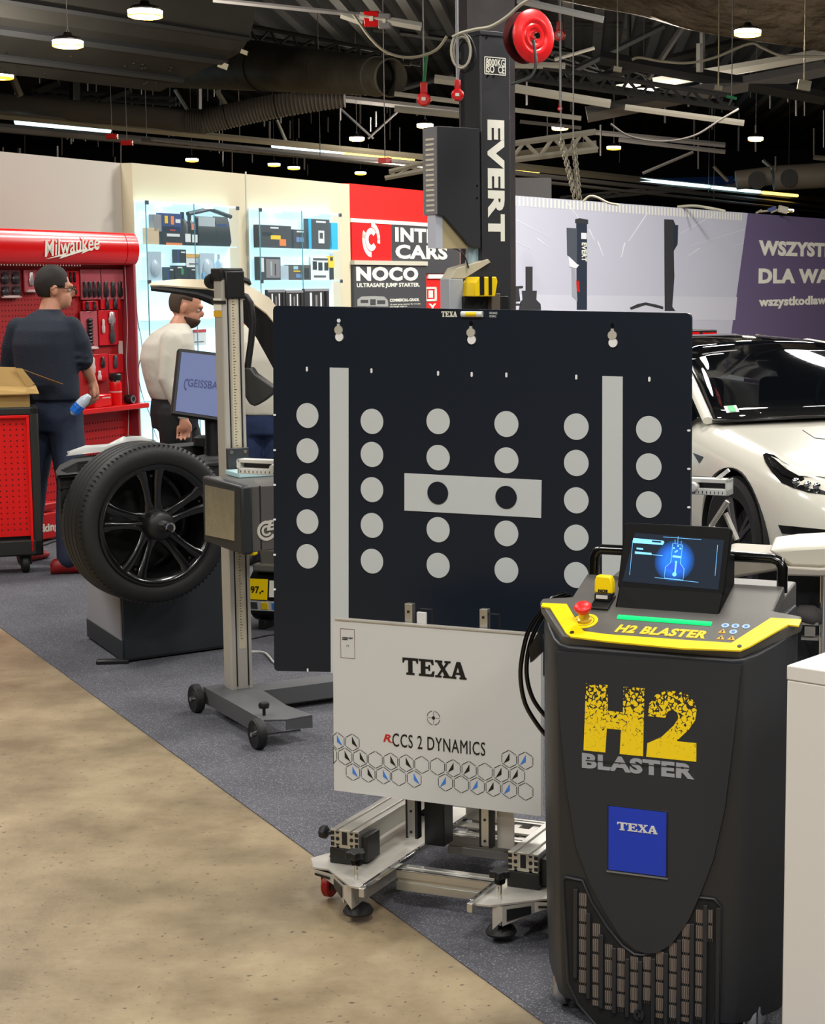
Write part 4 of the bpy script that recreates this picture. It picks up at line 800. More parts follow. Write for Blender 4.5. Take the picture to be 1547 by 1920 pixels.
cable('wall_cable', 'thin pale cable hanging along the side panel of the tool display', [W.w(*(lambda q: (q[0], -.36, q[1]))(WL(*p, -.36))) for p in [(234, 500), (237, 560), (239, 620), (237, 680), (241, 740), (240, 830)]], .003, mat('cable_pale', (.75, .68, .66), .5))
# ---------------------------------------------------------------- banner wall at the right
c1 = PY(957, 366, 19.4); c2 = PY(1402, 399, 24.75); BN = Fr(c1.x, c1.y, math.degrees(math.atan2(c2.y-c1.y, c2.x-c1.x)))
bw = thing('banner_wall', 'long banner wall printed with a pale garage and a purple field with white writing', 'banner', fr=BN)
zt = c1.z
def bn(px, py, y=0): return BN.loc(px, py, y)
L0 = -.35; L1 = 14
xm1 = bn(1402, 399)[0]; xm0 = bn(1369, 640)[0]; z6 = bn(1369, 640)[1]
pale = mat('banner_pale', (.76, .76, .81), .6); purp = mat('banner_purple', (.40, .35, .48), .6)
g = MB(); g.bb(L0, L1, .004, .12, 0, zt); g.build('banner_frame', ALUL, bw)
xmb = xm0+(xm0-xm1)*(z6/(zt-z6))
g = MB(); g.prism([(L0, 0), (xmb, 0), (xm1, zt), (L0, zt)], -.002, .003); g.build('pale_print', pale, bw)
g = MB(); g.prism([(xmb, 0), (L1, 0), (L1, zt), (xm1, zt)], -.002, .003); g.build('purple_print', purp, bw)
BP = -.003
def bq(pts, m, nm, th=.002): return outl([[bn(*p) for p in pts]], None, BP, m, bw, nm, th)
DKB = mat('print_darkblue', (.14, .18, .24), .6); CHC = mat('print_charcoal', (.20, .20, .21), .6)
bq([(957, 552), (1382, 557), (1378, 600), (957, 600)], mat('banner_floor', (.80, .80, .84), .6), 'printed_floor', .0005)
g = MB()                                                                   # ribbed light band at the top
i = 0; x = L0
while x < xm1-.2:
    g.bb(x, x+.035, BP-.002, BP, zt-.11-.0*x, zt-.01); x += .085
k_ = g.build('printed_ribs', PRW, bw); k_['kind'] = 'stuff'
PL = mat('print_streak', (.90, .90, .92), .6)
for p in [((958, 408), (1030, 446)), ((960, 450), (1000, 470)), ((1005, 446), (1028, 465)), ((1062, 380), (1086, 412)), ((1103, 430), (1114, 452)), ((1212, 400), (1178, 452)), ((1170, 455), (1164, 482)), ((1119, 452), (1130, 480)), ((1345, 398), (1275, 438)), ((1395, 430), (1295, 460)), ((1392, 456), (1372, 462)), ((1310, 465), (1290, 480))]:
    outl([[bn(*p[0]), bn(p[0][0]+2.5, p[0][1]), bn(p[1][0]+1.2, p[1][1]), bn(*p[1])]], None, BP, PL, bw, 'printed_streak', .001)
bq([(1080, 413), (1100, 415), (1100, 581), (1081, 581)], DKB, 'printed_lift_post'); bq([(1078, 411), (1086, 409), (1102, 412), (1102, 420), (1078, 418)], CHC, 'printed_lift_cap', .003)
bq([(1062, 427), (1081, 428), (1081, 500), (1073, 492), (1063, 478)], mat('print_slate', (.30, .32, .36), .6), 'printed_lift_box', .003)
bq([(1065, 480), (1081, 495), (1085, 497), (1080, 503), (1067, 500)], PL, 'printed_lift_guard', .004)
bq([(1071, 500), (1078, 501), (1082, 565), (1072, 556)], mat('print_silver', (.62, .63, .66), .6), 'printed_lift_cover', .003); bq([(1080, 526), (1085, 527), (1086, 548), (1081, 546)], REDP, 'printed_lift_mark', .004)
a_, b = bn(1090, 490), bn(1099, 455); txt('EVERT', (a_[0], a_[1], b[0], b[1]), BP-.003, PRW, bw, rot=-90, bold=.03)
a_, b = bn(1089, 448), bn(1099, 437); g = MB(); g.bb(a_[0], b[0], BP-.004, BP, a_[1], b[1]); g.build('printed_lift_plate', PL, bw)
bq([(1245, 411), (1262, 412), (1266, 422), (1271, 422), (1270, 458), (1263, 470), (1264, 520), (1260, 575), (1266, 583), (1246, 583)], CHC, 'printed_lift_post')
bq([(1262, 412), (1266, 422), (1271, 422), (1270, 458), (1263, 470)], DKB, 'printed_lift_side', .003)
bq([(1180, 577), (1195, 570), (1210, 567), (1230, 571), (1243, 575), (1243, 580), (1210, 572), (1183, 581)], CHC, 'printed_lift_arm')
bq([(985, 500), (998, 500), (998, 548), (985, 548)], CHC, 'printed_mast'); bq([(978, 545), (1006, 545), (1005, 562), (1013, 570), (1014, 582), (972, 582), (975, 566), (979, 562)], CHC, 'printed_machine', .003)
bq([(958, 537), (980, 536), (980, 540), (972, 541), (975, 565), (962, 566), (962, 541), (958, 541)], CHC, 'printed_machine', .003); bq([(959, 569), (976, 569), (976, 573), (959, 573)], CHC, 'printed_machine', .003)
def bt(s_, px1, k, y1, y0, bold):
    a_, b = bn(1422, y1), bn(1422, y0); w_ = (bn(px1, y1)[0]-a_[0])*k; txt(s_, (a_[0], a_[1], a_[0]+w_, b[1]), BP, PRW, bw, bold=bold, th=.004)
bt('WSZYSTKO', 1549, 1.33, 479, 450, .05); bt('DLA WARSZTATU', 1551, 2.15, 532, 503, .05); bt('wszystkodlawarsztatu.pl', 1549, 1.72, 580, 557, .04)
# ---------------------------------------------------------------- headlight tester on its wheeled stand
T = Fr(-1.3861, 6.78, -58)
tt = thing('headlight_tester', 'silver ruled column with dark lens box on three black wheels, left of the navy board', 'tester', fr=T)
g = MB(); x0, x1, y0, y1 = -.042, .058, 0, .085
cs = [(x0+.02, y0), (x1-.004, y0), (x1, y0+.004), (x1, y0+.02), (x1-.004, y0+.022), (x1-.004, y0+.027), (x1, y0+.03), (x1, y0+.066), (x1-.004, y0+.068), (x1-.004, y0+.073), (x1, y0+.075), (x1, y1), (x0, y1), (x0, y0+.02)]
g.prism(cs, .10, 1.70, 'XY'); g.build('column', ALUL, tt)
SCL = mat('scale_pale', (.80, .76, .66), .4)
g = MB(); g.bb(x1, x1+.001, .034, .062, .10+.16, 1.69); sc_ = g.build('scale_strip', SCL, tt)
g = MB()
for i in range(128): z = .30+i*.0108; w_ = .010 if i % 5 else .018; g.bb(x1+.001, x1+.0016, .040, .040+w_*.6, z, z+.002)
k_ = g.build('scale_mark', PRK, sc_); k_['kind'] = 'stuff'
for yy in (.024, .071):
    g = MB(); g.bb(x1-.004, x1-.0025, yy-.0022, yy+.0022, .11, 1.69); g.build('groove', BLACK, tt)
g = MB(); g.bb(x1-.002, x1+.012, .012, .09, 1.62, 1.725); g.bb(x0-.004, x1, -.004, .09, 1.685, 1.735); g.build('column_cap', BLACK, tt, bevel=.006)
g = MB(); g.lathe([(0, 0), (.014, .0), (.022, .03), (.03, .04), (.03, .055), (0, .06)], (x0-.075, .01, 1.685), 'X', 14); g.build('cap_knob', BLACK, tt)
g = MB(); g.bb(x0+.012, x1-.004, -.001, 0, 1.575, 1.62); st_ = g.build('sticker', PRW, tt); g = MB(); g.bb(x0+.012, x1-.004, -.0015, 0, 1.55, 1.573); g.build('sticker', mat('sticker_yellow', (.88, .68, .12), .4), tt)
g = MB(); g.bb(x0-.002, x1+.004, -.004, .015, 1.60, 1.612); g.build('cable_clip', BLACK, tt)
# lens box: front (x) and side faces
bx0, bx1, by0, by1, bz0, bz1 = .09, .50, -.12, .30, .715, .965
def LB(px, py): return T.loc(px, py, by0)
bx0, bx1 = LB(378, 893)[0], LB(451, 910)[0]; bz1 = .952; bz0 = LB(415, 1022)[1]-.006
g = MB(); g.prism([(by0+.03, bz0), (by1, bz0+.02), (by1, bz1), (by0+.03, bz1)], bx0+.01, bx1-.01, 'YZ'); bx = g.build('box_body', mat('tester_grey', (.33, .32, .31), .45), tt, bevel=.004)
g = MB(); g.bb(bx0, bx1, by0, by0+.045, bz0-.005, bz1+.004); g.build('box_bezel', mat('bezel_dark', (.15, .16, .17), .45), bx, bevel=.010)
g = MB(); p = [LB(386, 909), LB(441, 921), LB(441, 1014), LB(387, 1003)]; g.prism(p, by0-.004, by0+.01)
g.build('lens', mat('lens_glass', (.70, .69, .62), .06, metal=.75, bump=(9, .25)), bx, 0)
sx_ = bx1-.009
def SB(px, py):
    d = ray(px, py); o_ = T.l(C0); e = T.l(C0+d); t = (sx_-o_.x)/(e.x-o_.x); q = o_+(e-o_)*t; return q.y, q.z
yc_, zc_ = SB(500, 995)
def sp(poly): return outl([poly], None, sx_, mat('logo_pale', (.78, .76, .72), .5), bx, 'emblem', .001, plane='YZ')
def carc(r0, r1, a0, a1, n=14): return [(yc_+r1*math.cos(R(a0+(a1-a0)*i/n)), zc_+r1*math.sin(R(a0+(a1-a0)*i/n))) for i in range(n+1)]+[(yc_+r0*math.cos(R(a1-(a1-a0)*i/n)), zc_+r0*math.sin(R(a1-(a1-a0)*i/n))) for i in range(n+1)]
sp(carc(.026, .037, 60, 330)); sp(carc(.012, .020, 60, 330))
txt('B', (yc_+.0, zc_+.0, yc_+.040, zc_+.038), sx_, MATS['logo_pale'], bx, 'lettering', bold=.04, shear=.2, plane='YZ', th=.0015)
g = MB(); g.bb(bx1-.011, bx1-.0085, by0+.075, by0+.079, bz0+.01, bz1); g.build('panel_seam', BLACK, bx)
g = MB(); g.bb(x1, bx0+.1, .0, .08, .72, .94); g.build('carriage', STEEL, tt)
g = MB(); g.bb(x1+.001, x1+.02, .0, .085, .96, 1.05); cb = g.build('carriage_bracket', STEEL, tt, bevel=.002)
for yy in (.015, .07):
    g = MB(); g.lathe([(0, 0), (.007, 0), (.007, .004), (0, .004)], (x1+.02, yy, 1.035), 'X', 10); g.build('screw', CHR, cb)
g = MB(); g.bb(x1+.02, x1+.022, .035, .06, .975, 1.005); g.build('bracket_label', PRW, cb)
RL = mat('ruler_white', (.86, .86, .84), .4)
def ruler(par, xa, xb, yl, z0, z1, knob):
    g = MB(); g.bb(xa, xb, yl, yl+.05, z1-.012, z1); g.bb(xa, xb, yl, yl+.05, z0, z0+.018); g.bb(xa, xb, yl+.03, yl+.05, z0, z1); g.bb(xa, xa+.010, yl, yl+.05, z0, z1); g.bb(xb-.010, xb, yl, yl+.05, z0, z1); r_ = g.build('ruler_bar', RL, par, bevel=.002)
    g = MB(); g.bb(xa+.01, xb-.01, yl+.026, yl+.03, z0+.018, z1-.012); g.build('ruler_slot', STEEL, r_)
    g = MB()
    for i in range(9): xx = xa+.012+i*(xb-xa-.03)/8; g.bb(xx, xx+.0022, yl-.0008, yl, z0+.004, z0+.011)
    g.build('ruler_mark', PRK, r_)
    g = MB(); g.lathe([(0, -.02), (.012, -.018), (.014, -.006), (.014, .01), (0, .01)], (knob, yl, z0+.022), 'Y', 16); g.build('ruler_knob', RL, r_)
YR = .42
xa, za = B.loc(445, 888, YR); xb, zb_ = B.loc(516, 866, YR); ruler(bd, xa, xb+.01, YR, za, za+.046, xb)
xc_, zc2 = B.loc(1293, 938, YR); xd, _ = B.loc(1366, 905, YR); ruler(bd, xc_-.01, xd, YR, za, za+.046, xc_+.012)
g = MB(); g.bb(xb, xc_, YR+.01, YR+.04, za+.005, za+.04); g.build('ruler_beam', ALU, bd)
g = MB(); g.box(xd-.025, YR+.02, za+.055, .05, .012, .01, ry=-38); g.build('pointer_tab', RL, bd)
for k_, (pa, pb) in enumerate([((1364, 940), (1325, 1000)), ((1360, 962), (1382, 1012)), ((1330, 985), (1362, 1012))]):
    x0_, z0_ = B.loc(*pa, YR+.1); x1_, z1_ = B.loc(*pb, YR+.1); g = MB(); g.tube([(x0_, YR+.1, z0_), (x1_, YR+.1, z1_)], .008, 6); g.build('brace_strut', ALUL, bd)
g = MB(); g.bb(.10, .24, -.02, .16, bz1, bz1+.02); g.build('box_foot', mat('foot_pale', (.72, .85, .86), .3), tt, bevel=.004)  # plain pale blue-green foot
# base
BSG = mat('stand_grey', (.36, .36, .37), .42)
g = MB(); g.prism([(-.06, -.075), (.56, -.075), (.60, .0), (.585, .11), (.40, .085), (.16, .10), (.0, .10), (-.06, .03)], .093, .100, 'XY'); pl = g.build('base_plate', BSG, tt, bevel=.001)
g = MB(); g.bb(-.06, .56, -.075, -.070, .035, .094); g.build('base_flange', BSG, tt); g = MB(); g.add([(.60, 0, .093), (.585, .11, .093), (.585, .11, .05), (.60, .0, .06), (.596, .0, .093), (.581, .11, .093), (.581, .11, .05), (.596, .0, .06)], [(0, 1, 2, 3), (7, 6, 5, 4), (0, 4, 5, 1), (1, 5, 6, 2), (2, 6, 7, 3), (3, 7, 4, 0)]); g.build('base_flange', BSG, tt)
g = MB(); g.bb(-.015, .11, .10, .62, .088, .095); g.bb(.103, .11, .10, .62, .03, .09); g.bb(-.015, -.008, .10, .62, .03, .09); g.build('rear_arm', BSG, tt, bevel=.001)
def wheel(par, x, y, r=.046, w_=.036, axis='Y', z=None):
    z = r if z is None else z
    g = MB(); g.lathe([(r*.55, -w_*.4), (r*.9, -w_*.5), (r, -w_*.3), (r, w_*.3), (r*.9, w_*.5), (r*.55, w_*.4)], (x, y, z), axis, 28); t_ = g.build('tyre', RUB, par)
    g = MB(); g.lathe([(0, -w_*.3), (r*.55, -w_*.42), (r*.6, -w_*.3), (r*.6, w_*.3), (r*.55, w_*.42), (0, w_*.3)], (x, y, z), axis, 20); g.build('wheel_disc', BLACK, par)
    g = MB(); o = {'Y': (0, 1, 0), 'X': (1, 0, 0)}[axis]; e = Vector(o)*(w_*.5+.008); c_ = Vector((x, y, z)); g.cyl(c_-e, c_+e, r*.16, n=8); g.build('axle_nut', CHR, par)
wheel(tt, -.055, -.105, .057); wheel(tt, .585, -.105, .057); wheel(tt, .02, .66, axis='X')
g = MB(); g.cyl((.585, -.07, .046), (.585, .06, .046), .006, n=8); g.build('axle', CHR, tt)
g = MB(); g.lathe([(.006, .10), (.006, .125), (.019, .128), (.021, .140), (.017, .148), (0, .148)], (.50, -.045, 0), 'Z', 10); g.build('levelling_knob', BLACK, tt)
g = MB(); g.bb(.52, .55, -.10, -.07, .03, .075); g.build('wheel_bracket', STEEL, tt, bevel=.002)
# ---------------------------------------------------------------- wheel balancer
K = Fr(-2.012, 7.654, 38)
bl_ = thing('wheel_balancer', 'wheel balancer with dark cabinet, weight tray, raised hood and tilted screen', 'balancer', fr=K)
BK = mat('balancer_dark', (.15, .17, .19), .5); BW = mat('balancer_pale', (.60, .60, .63), .5); TRY = mat('tray_dark', (.145, .145, .145), .55, bump=(300, .08))
g = MB(); g.prism([(0, .004), (.60, .004), (.60, .60), (.09, .62)], .012, .70, 'XY'); g.build('cabinet', BK, bl_, bevel=.003)
g = MB(); g.prism([(.003, .03), (-.003, .03), (.081, .605), (.087, .605)], .10, .62, 'XY'); g.build('side_panel', BW, bl_); g = MB(); g.prism([(.003, .01), (-.007, .01), (.082, .625), (.092, .625)], .012, .098, 'XY'); g.build('plinth', BK, bl_, bevel=.002)
g = MB(); g.bb(.0, .60, -.004, .003, .012, .02); g.build('bottom_lip', BLACK, bl_)
g = MB(); g.box(-.045, .03, .012, .14, .05, .018, rz=-30); g.build('foot_bracket', BLACK, bl_, bevel=.004)
g = MB(); g.bb(-.01, .02, -.05, .004, .5, .6); g.build('latch_label', mat('label_yellow', (.93, .80, .12), .4), bl_)
# tray
tz = .865
def KG(px, py, z=tz): return K.gnd(px, py, z)
tp = [KG(*p) for p in [(104, 884), (112, 872), (140, 858), (300, 834), (395, 826), (440, 832)]]+[(.66, .02), (.0, -.04), (-.30, -.04)]+[KG(108, 892)]
o_ = tp
# pocketed top: plate with holes, walls and floor
pk = [[KG(*p) for p in [(113, 882), (145, 866), (178, 862), (187, 865), (160, 883), (125, 887)]], [KG(*p) for p in [(178, 859), (212, 850), (217, 853), (196, 863)]], [KG(*p) for p in [(192, 868), (230, 856), (262, 850), (268, 854), (225, 872)]], [KG(*p) for p in [(275, 850), (335, 838), (380, 834), (395, 850), (330, 862), (290, 860)]]]
plate('tray_top', [o_]+pk, tz-.006, .012, TRY, bl_, 'XY', bevel=.002)
cgx = sum(p[0] for p in tp)/len(tp); cgy = sum(p[1] for p in tp)/len(tp)
g = MB(); lo = [((x-cgx)*.97+cgx, (y-cgy)*.97+cgy) for x, y in tp]; lo2 = [((x-cgx)*.75+cgx+.05, (y-cgy)*.75+cgy) for x, y in tp]
g.loft([[(x, y, tz-.012) for x, y in lo], [(x, y, .60) for x, y in lo], [(x, y, .46) for x, y in lo2]], cap=False); w_ = g.build('tray_body', TRY, bl_, 20)
g = MB(); g.prism(lo, .80, .806, 'XY'); g.build('tray_floor', BLACK, bl_)
for pp_ in pk:
    g = MB(); n_ = len(pp_); g.loft([[(x, y, tz-.008) for x, y in pp_], [(x, y, .80) for x, y in pp_]], cap=False); g.build('pocket_wall', TRY, bl_, 0)
gs = [K.loc(*p, 0) for p in [(118, 970), (140, 935)]]
def side_pt(px, py):                                                       # on the tray's left flank
    return None
# white bag on the tray
wb = thing('plastic_bag', 'crumpled white plastic sheet lying on the tray behind the big tyre', 'bag', *K.w(*KG(200, 850)), 0)
rnd = random.Random(4); g = MB(); ax = [PZ(*p, tz+.01) for p in [(125, 857), (160, 852), (200, 848), (235, 842), (262, 836), (285, 832)]]; rings = []
for i, p in enumerate(ax):
    h = [.012, .03, .025, .05, .03, .008][i]+.005; dd = [.02, .07, .08, .08, .07, .02][i]; q = p-Vector(wb.location)
    rings.append([(q.x+rnd.uniform(-.01, .01), q.y+dd*math.cos(a_)*1.0+.03, q.z+tz*0+max(0, h*math.sin(a_))+h*.15+rnd.uniform(0, .006)) for a_ in [2*math.pi*j/10 for j in range(10)]])
wb.location.z = tz; g.v = []; g.loft([[(x, y, z-tz) if z > .5 else (x, y, z) for x, y, z in r_] for r_ in rings]); g.build('sheet', mat('bag_white', (.80, .80, .78), .35), wb, 60)
# wheel with tyre on the shaft
yw = -.30; xw, zw = K.loc(297, 984, yw); RT = .345
wh = thing('car_wheel', 'black tyre on a five spoke black rim mounted on the balancer shaft', 'wheel', *K.w(xw, yw, zw), rz=37)
g = MB()
prof = [(.262, .005), (.285, -.004), (.315, -.002), (.335, .012), (.343, .030), (.346, .045)]
for c_ in (.06, .10, .14, .18): prof += [(.347, c_-.012), (.341, c_-.010), (.341, c_-.004), (.347, c_-.002)]
prof += [(.346, .20), (.343, .212), (.330, .232), (.300, .242), (.262, .235), (.262, .005)]
g.lathe(prof, (0, 0, 0), 'Y', 96); ty = g.build('tyre', RUB, wh, 40)
g = MB()
for i in range(96):
    a_ = 2*math.pi*i/96
    for c_, r_ in ((.028, .3425), (.222, .3365)):
        ca, sa = math.cos(a_), math.sin(a_)
        g.add([(ca*(r_+.0006)-sa*s_*.0025, c_+d*.018, sa*(r_+.0006)+ca*s_*.0025) for s_, d in ((-1, -1), (1, -1), (1, 1), (-1, 1))]+[(ca*(r_-.006)-sa*s_*.0025, c_+d*.018, sa*(r_-.006)+ca*s_*.0025) for s_, d in ((-1, -1), (1, -1), (1, 1), (-1, 1))], [(0, 1, 2, 3), (0, 4, 5, 1), (1, 5, 6, 2), (2, 6, 7, 3), (3, 7, 4, 0)])
k_ = g.build('tread_block', DARK, ty, 0); k_['kind'] = 'stuff'
RIMM = mat('rim_black', (.055, .055, .06), .22, coat=.6)
g = MB(); g.lathe([(.264, -.004), (.268, .004), (.258, .006), (.246, .012), (.238, .03), (.232, .10), (.240, .22), (.264, .235), (.262, .24), (.225, .225), (.222, .03), (.236, .004), (.255, -.006)], (0, 0, 0), 'Y', 72); g.build('rim', RIMM, wh, 50)
g = MB(); g.lathe([(0.02, .02), (.075, .03), (.075, .06), (0, .07)], (0, 0, 0), 'Y', 32); g.build('hub', RIMM, wh, 50)
for k in range(5):                                                         # paired spokes
    a_ = R(90+6+72*k)
    for s_ in (-1, 1):
        g = MB(); ra = []
        for r_, off, w2, dz in ((.05, .018, .024, .026), (.10, .021, .0165, .026), (.15, .026, .0165, .018), (.20, .034, .019, .010), (.238, .046, .024, .006)):
            px_, pz_ = r_*math.cos(a_)-s_*off*math.sin(a_), r_*math.sin(a_)+s_*off*math.cos(a_); tx, tz_ = -math.sin(a_), math.cos(a_)
            ra.append([(px_+tx*w2*u, dz+v, pz_+tz_*w2*u) for u, v in ((-1, 0), (-.6, -.006), (.6, -.006), (1, 0), (1, .022), (-1, .022))])
        g.loft(ra); g.build('spoke', RIMM, wh, 50)
    g = MB(); r_ = .235; g.box(r_*math.cos(a_), .015, r_*math.sin(a_), .004, .004, .004); g.lathe([(0, -.001), (.006, -.001), (.006, .003), (0, .003)], (.212*math.cos(a_), .008, .212*math.sin(a_)), 'Y', 8); g.build('rim_bolt', BLACK, wh)
g = MB(); g.lathe([(0, .24), (.20, .20), (.20, .19), (0, .19)], (0, 0, 0), 'Y', 40); g.build('rim_shade', DARK, wh)  # dark disc stands in for the shade behind the spokes
g = MB(); g.lathe([(0, -.045), (.045, -.045), (.062, -.030), (.066, .0), (.066, .03), (0, .03)], (0, 0, 0), 'Y', 36); g.build('clamp_cone', BLACK, bl_, 50).matrix_parent_inverse = Matrix.Identity(4)
cc_ = bpy.data.objects['clamp_cone']; cc_.location = (xw, yw, zw)
g = MB(); g.lathe([(0, -.06), (.015, -.06), (.015, -.118), (.022, -.12), (.024, -.06), (.024, .50), (0, .50)], (xw, yw, zw), 'Y', 28); g.build('shaft', CHR, bl_, 50)
g = MB(); g.lathe([(.012, -.1185), (.0145, -.1185), (.0145, -.116), (0, -.10)], (xw, yw, zw), 'Y', 20); g.build('shaft_bore', BLACK, bl_)
# screen
YS = 8.25
ps = [PY(335, 653, YS), PY(450, 666, YS+.12), PY(440, 793, YS+.02), PY(322, 776, YS-.10)]
def quadslab(ps_, th, name, m, par, fr, inset=0, off=0):
    n = (ps_[1]-ps_[0]).cross(ps_[3]-ps_[0]).normalized()
    if n.y > 0: n = -n
    c_ = sum(ps_, Vector())/4; q = [p+(c_-p).normalized()*inset+n*off for p in ps_]
    vs = [tuple(fr.l(v)) for v in q]+[tuple(fr.l(v-n*th)) for v in q]
    g = MB(); g.add(vs, [(0, 1, 2, 3), (7, 6, 5, 4), (0, 4, 5, 1), (1, 5, 6, 2), (2, 6, 7, 3), (3, 7, 4, 0)]); return g.build(name, m, par, 0), q, n
so, q, n_ = quadslab(ps, .04, 'screen_housing', BLACK, bl_, K); so.modifiers.new('b', 'BEVEL').width = .004
s2, q2, n_ = quadslab(ps, .004, 'screen', mat('screen_periwinkle', (.30, .35, .52), .3, emit=.22, ecol=(.34, .42, .68)), so, K, inset=.022, off=.003)
ex = (q2[1]-q2[0]); ey = (q2[0]-q2[3])
def scm(a_, c, t): return tuple(K.l(q2[3]+ex*a_+ey*c+n_*(t+.001)))
txt('GEISSBARTH', (.17, .43, .98, .56), 0, mat('screen_ink', (.16, .22, .45), .4), so, th=.001, map3=scm)
outl([[(.15+.05*math.cos(R(a_)), .46+.10*math.sin(R(a_))) for a_ in range(60, 300, 20)]+[(.15+.035*math.cos(R(a_)), .46+.07*math.sin(R(a_))) for a_ in range(280, 50, -20)]], None, 0, MATS['screen_ink'], so, 'emblem', .001, map3=scm)
p = PY(398, 790, YS+.05); pl2 = K.l(p); g = MB(); g.cyl((pl2.x, pl2.y, .80), (pl2.x, pl2.y, p.z+.05), .035, n=12); g.build('screen_mast', BLACK, bl_)
g = MB(); g.lathe([(0, 0), (.05, 0), (.05, .04), (.03, .05), (0, .05)], (*KG(382, 835), tz), 'Z', 16); g.build('tray_knob', BLACK, bl_)
# raised wheel hood: a thick curved shell
YH = 8.6
top = [(281, 534), (295, 530), (335, 526), (390, 527), (430, 530), (470, 540), (505, 561), (530, 592), (548, 630)]
frt = [(282, 537), (300, 537), (340, 540), (390, 543), (430, 551), (468, 566), (500, 590), (522, 617), (538, 650)]
bot = [(283, 541), (300, 546), (340, 552), (370, 560), (395, 571), (425, 583), (455, 603), (480, 632), (512, 690)]
A_ = [K.l(PY(*p, YH)) for p in frt]; B_ = [K.l(PY(*p, YH)) for p in bot]; T_ = [K.l(PY(*p, YH+.38)) for p in top]; T2 = [K.l(PY(*p, YH+.34)) for p in bot]
npt = len(A_); z6_ = Vector((0, 0, .008))
g = MB(); g.add([tuple(v) for v in A_+T_+T2+B_], [(i+k*npt, i+1+k*npt, i+1+((k+1) % 4)*npt, i+((k+1) % 4)*npt) for k in range(4) for i in range(npt-1)]+[(0, npt, 2*npt, 3*npt), (npt-1, 2*npt-1, 3*npt-1, 4*npt-1)]); g.build('hood_shell', mat('hood_black', (.09, .09, .095), .3, coat=.3), bl_, 50)
g = MB(); g.add([tuple(v+z6_*.1) for v in A_+T_]+[tuple(v+z6_) for v in A_+T_], [(i+2*npt, i+1+2*npt, i+1+3*npt, i+3*npt) for i in range(npt-1)]+[(i, i+1, i+1+2*npt, i+2*npt) for i in range(npt-1)]); g.build('hood_top', mat('hood_beige', (.72, .66, .54), .45), bl_, 60)
g = MB(); r2 = [PY(*p, YH-.03) for p in [(284, 541), (320, 545), (370, 552), (400, 562)]]; g.tube([tuple(K.l(v)) for v in r2], .012, 8); g.build('hood_edge', BLACK, bl_)
g = MB(); hh_ = [PY(*p, YH-.15) for p in [(448, 552), (462, 556), (470, 568), (474, 600), (471, 640), (467, 668), (464, 692)]]
g.tube([tuple(K.l(v)) for v in hh_], .016, 10); g.build('hood_arm', BLACK, bl_, 60)
g = MB(); q = [(456, 690), (470, 690), (478, 702), (512, 726), (512, 738), (495, 752), (478, 762), (468, 758), (457, 740)]
f_ = [tuple(K.l(PY(*p, YH-.18))) for p in q]; r_ = [tuple(K.l(PY(*p, YH-.18)+Vector((.0, .10, 0)))) for p in q]; n2 = len(q)
g.add(f_+r_, [tuple(range(n2)), tuple(range(2*n2-1, n2-1, -1))]+[(i, (i+1) % n2, (i+1) % n2+n2, i+n2) for i in range(n2)]); ah = g.build('arm_housing', mat('housing_grey', (.19, .185, .17), .5), bl_, 20, bevel=.006)
g = MB(); hk = [PY(*p, YH) for p in [(440, 528), (455, 524), (466, 528), (470, 534)]]; g.tube([tuple(K.l(v)) for v in hk], [.01, .016, .014, .006], 8); g.build('hood_clip', BLACK, bl_)
# ---------------------------------------------------------------- air compressor behind the column
CP = Fr(PZ(490, 1190).x+.22, PZ(490, 1190).y+.14, -15)
cp = thing('air_compressor', 'black and yellow tagged air compressor on the carpet behind the silver column', 'compressor', fr=CP)
g = MB(); g.tube([(-.30, 0, .17), (-.27, 0, .17), (.27, 0, .17), (.30, 0, .17)], [.09, .135, .135, .09], 28); g.build('tank', mat('tank_black', (.10, .10, .10), .3), cp, 50)
g = MB(); g.bb(-.25, .15, -.12, .10, .29, .33); g.bb(-.22, .0, -.10, .08, .32, .40); g.build('motor', mat('motor_grey', (.42, .41, .38), .4), cp, bevel=.01)
g = MB(); g.bb(-.07, .25, -.09, .09, .32, .45); g.build('pump', BLACK, cp, bevel=.02)
g = MB(); g.box(-.26, -.11, .40, .06, .04, .06); g.build('switch_cap', YEL, cp, bevel=.008)
g = MB(); g.cyl((-.20, -.05, .47), (.22, -.05, .47), .012, n=10); g.build('carry_handle', CHR, cp)
g = MB(); g.box(-.215, -.136, .21, .10, .004, .10, rx=-8); tg = g.build('price_tag', YEL, cp)
txt('97,-', (-.25, .185, -.183, .225), -.140, PRK, tg, bold=.02)
g = MB(); g.box(-.105, -.136, .215, .10, .003, .08, rx=-8); g.build('info_tag', PRW, cp)
g = MB(); g.box(-.12, -.137, .13, .30, .003, .05, rx=10); wt = g.build('warning_strip', PANEL, cp)
for i, m in enumerate((PRG, YEL, BLUE, BLUE)):
    g = MB(); g.box(-.235+i*.055, -.140, .13, .035, .003, .034, rx=10); g.build('warning_sign', m, wt)
for sx in (-.22, .22):
    g = MB(); g.bb(sx-.02, sx+.02, -.09, .09, 0.003, .05); g.build('tank_foot', RUB, cp, bevel=.004)
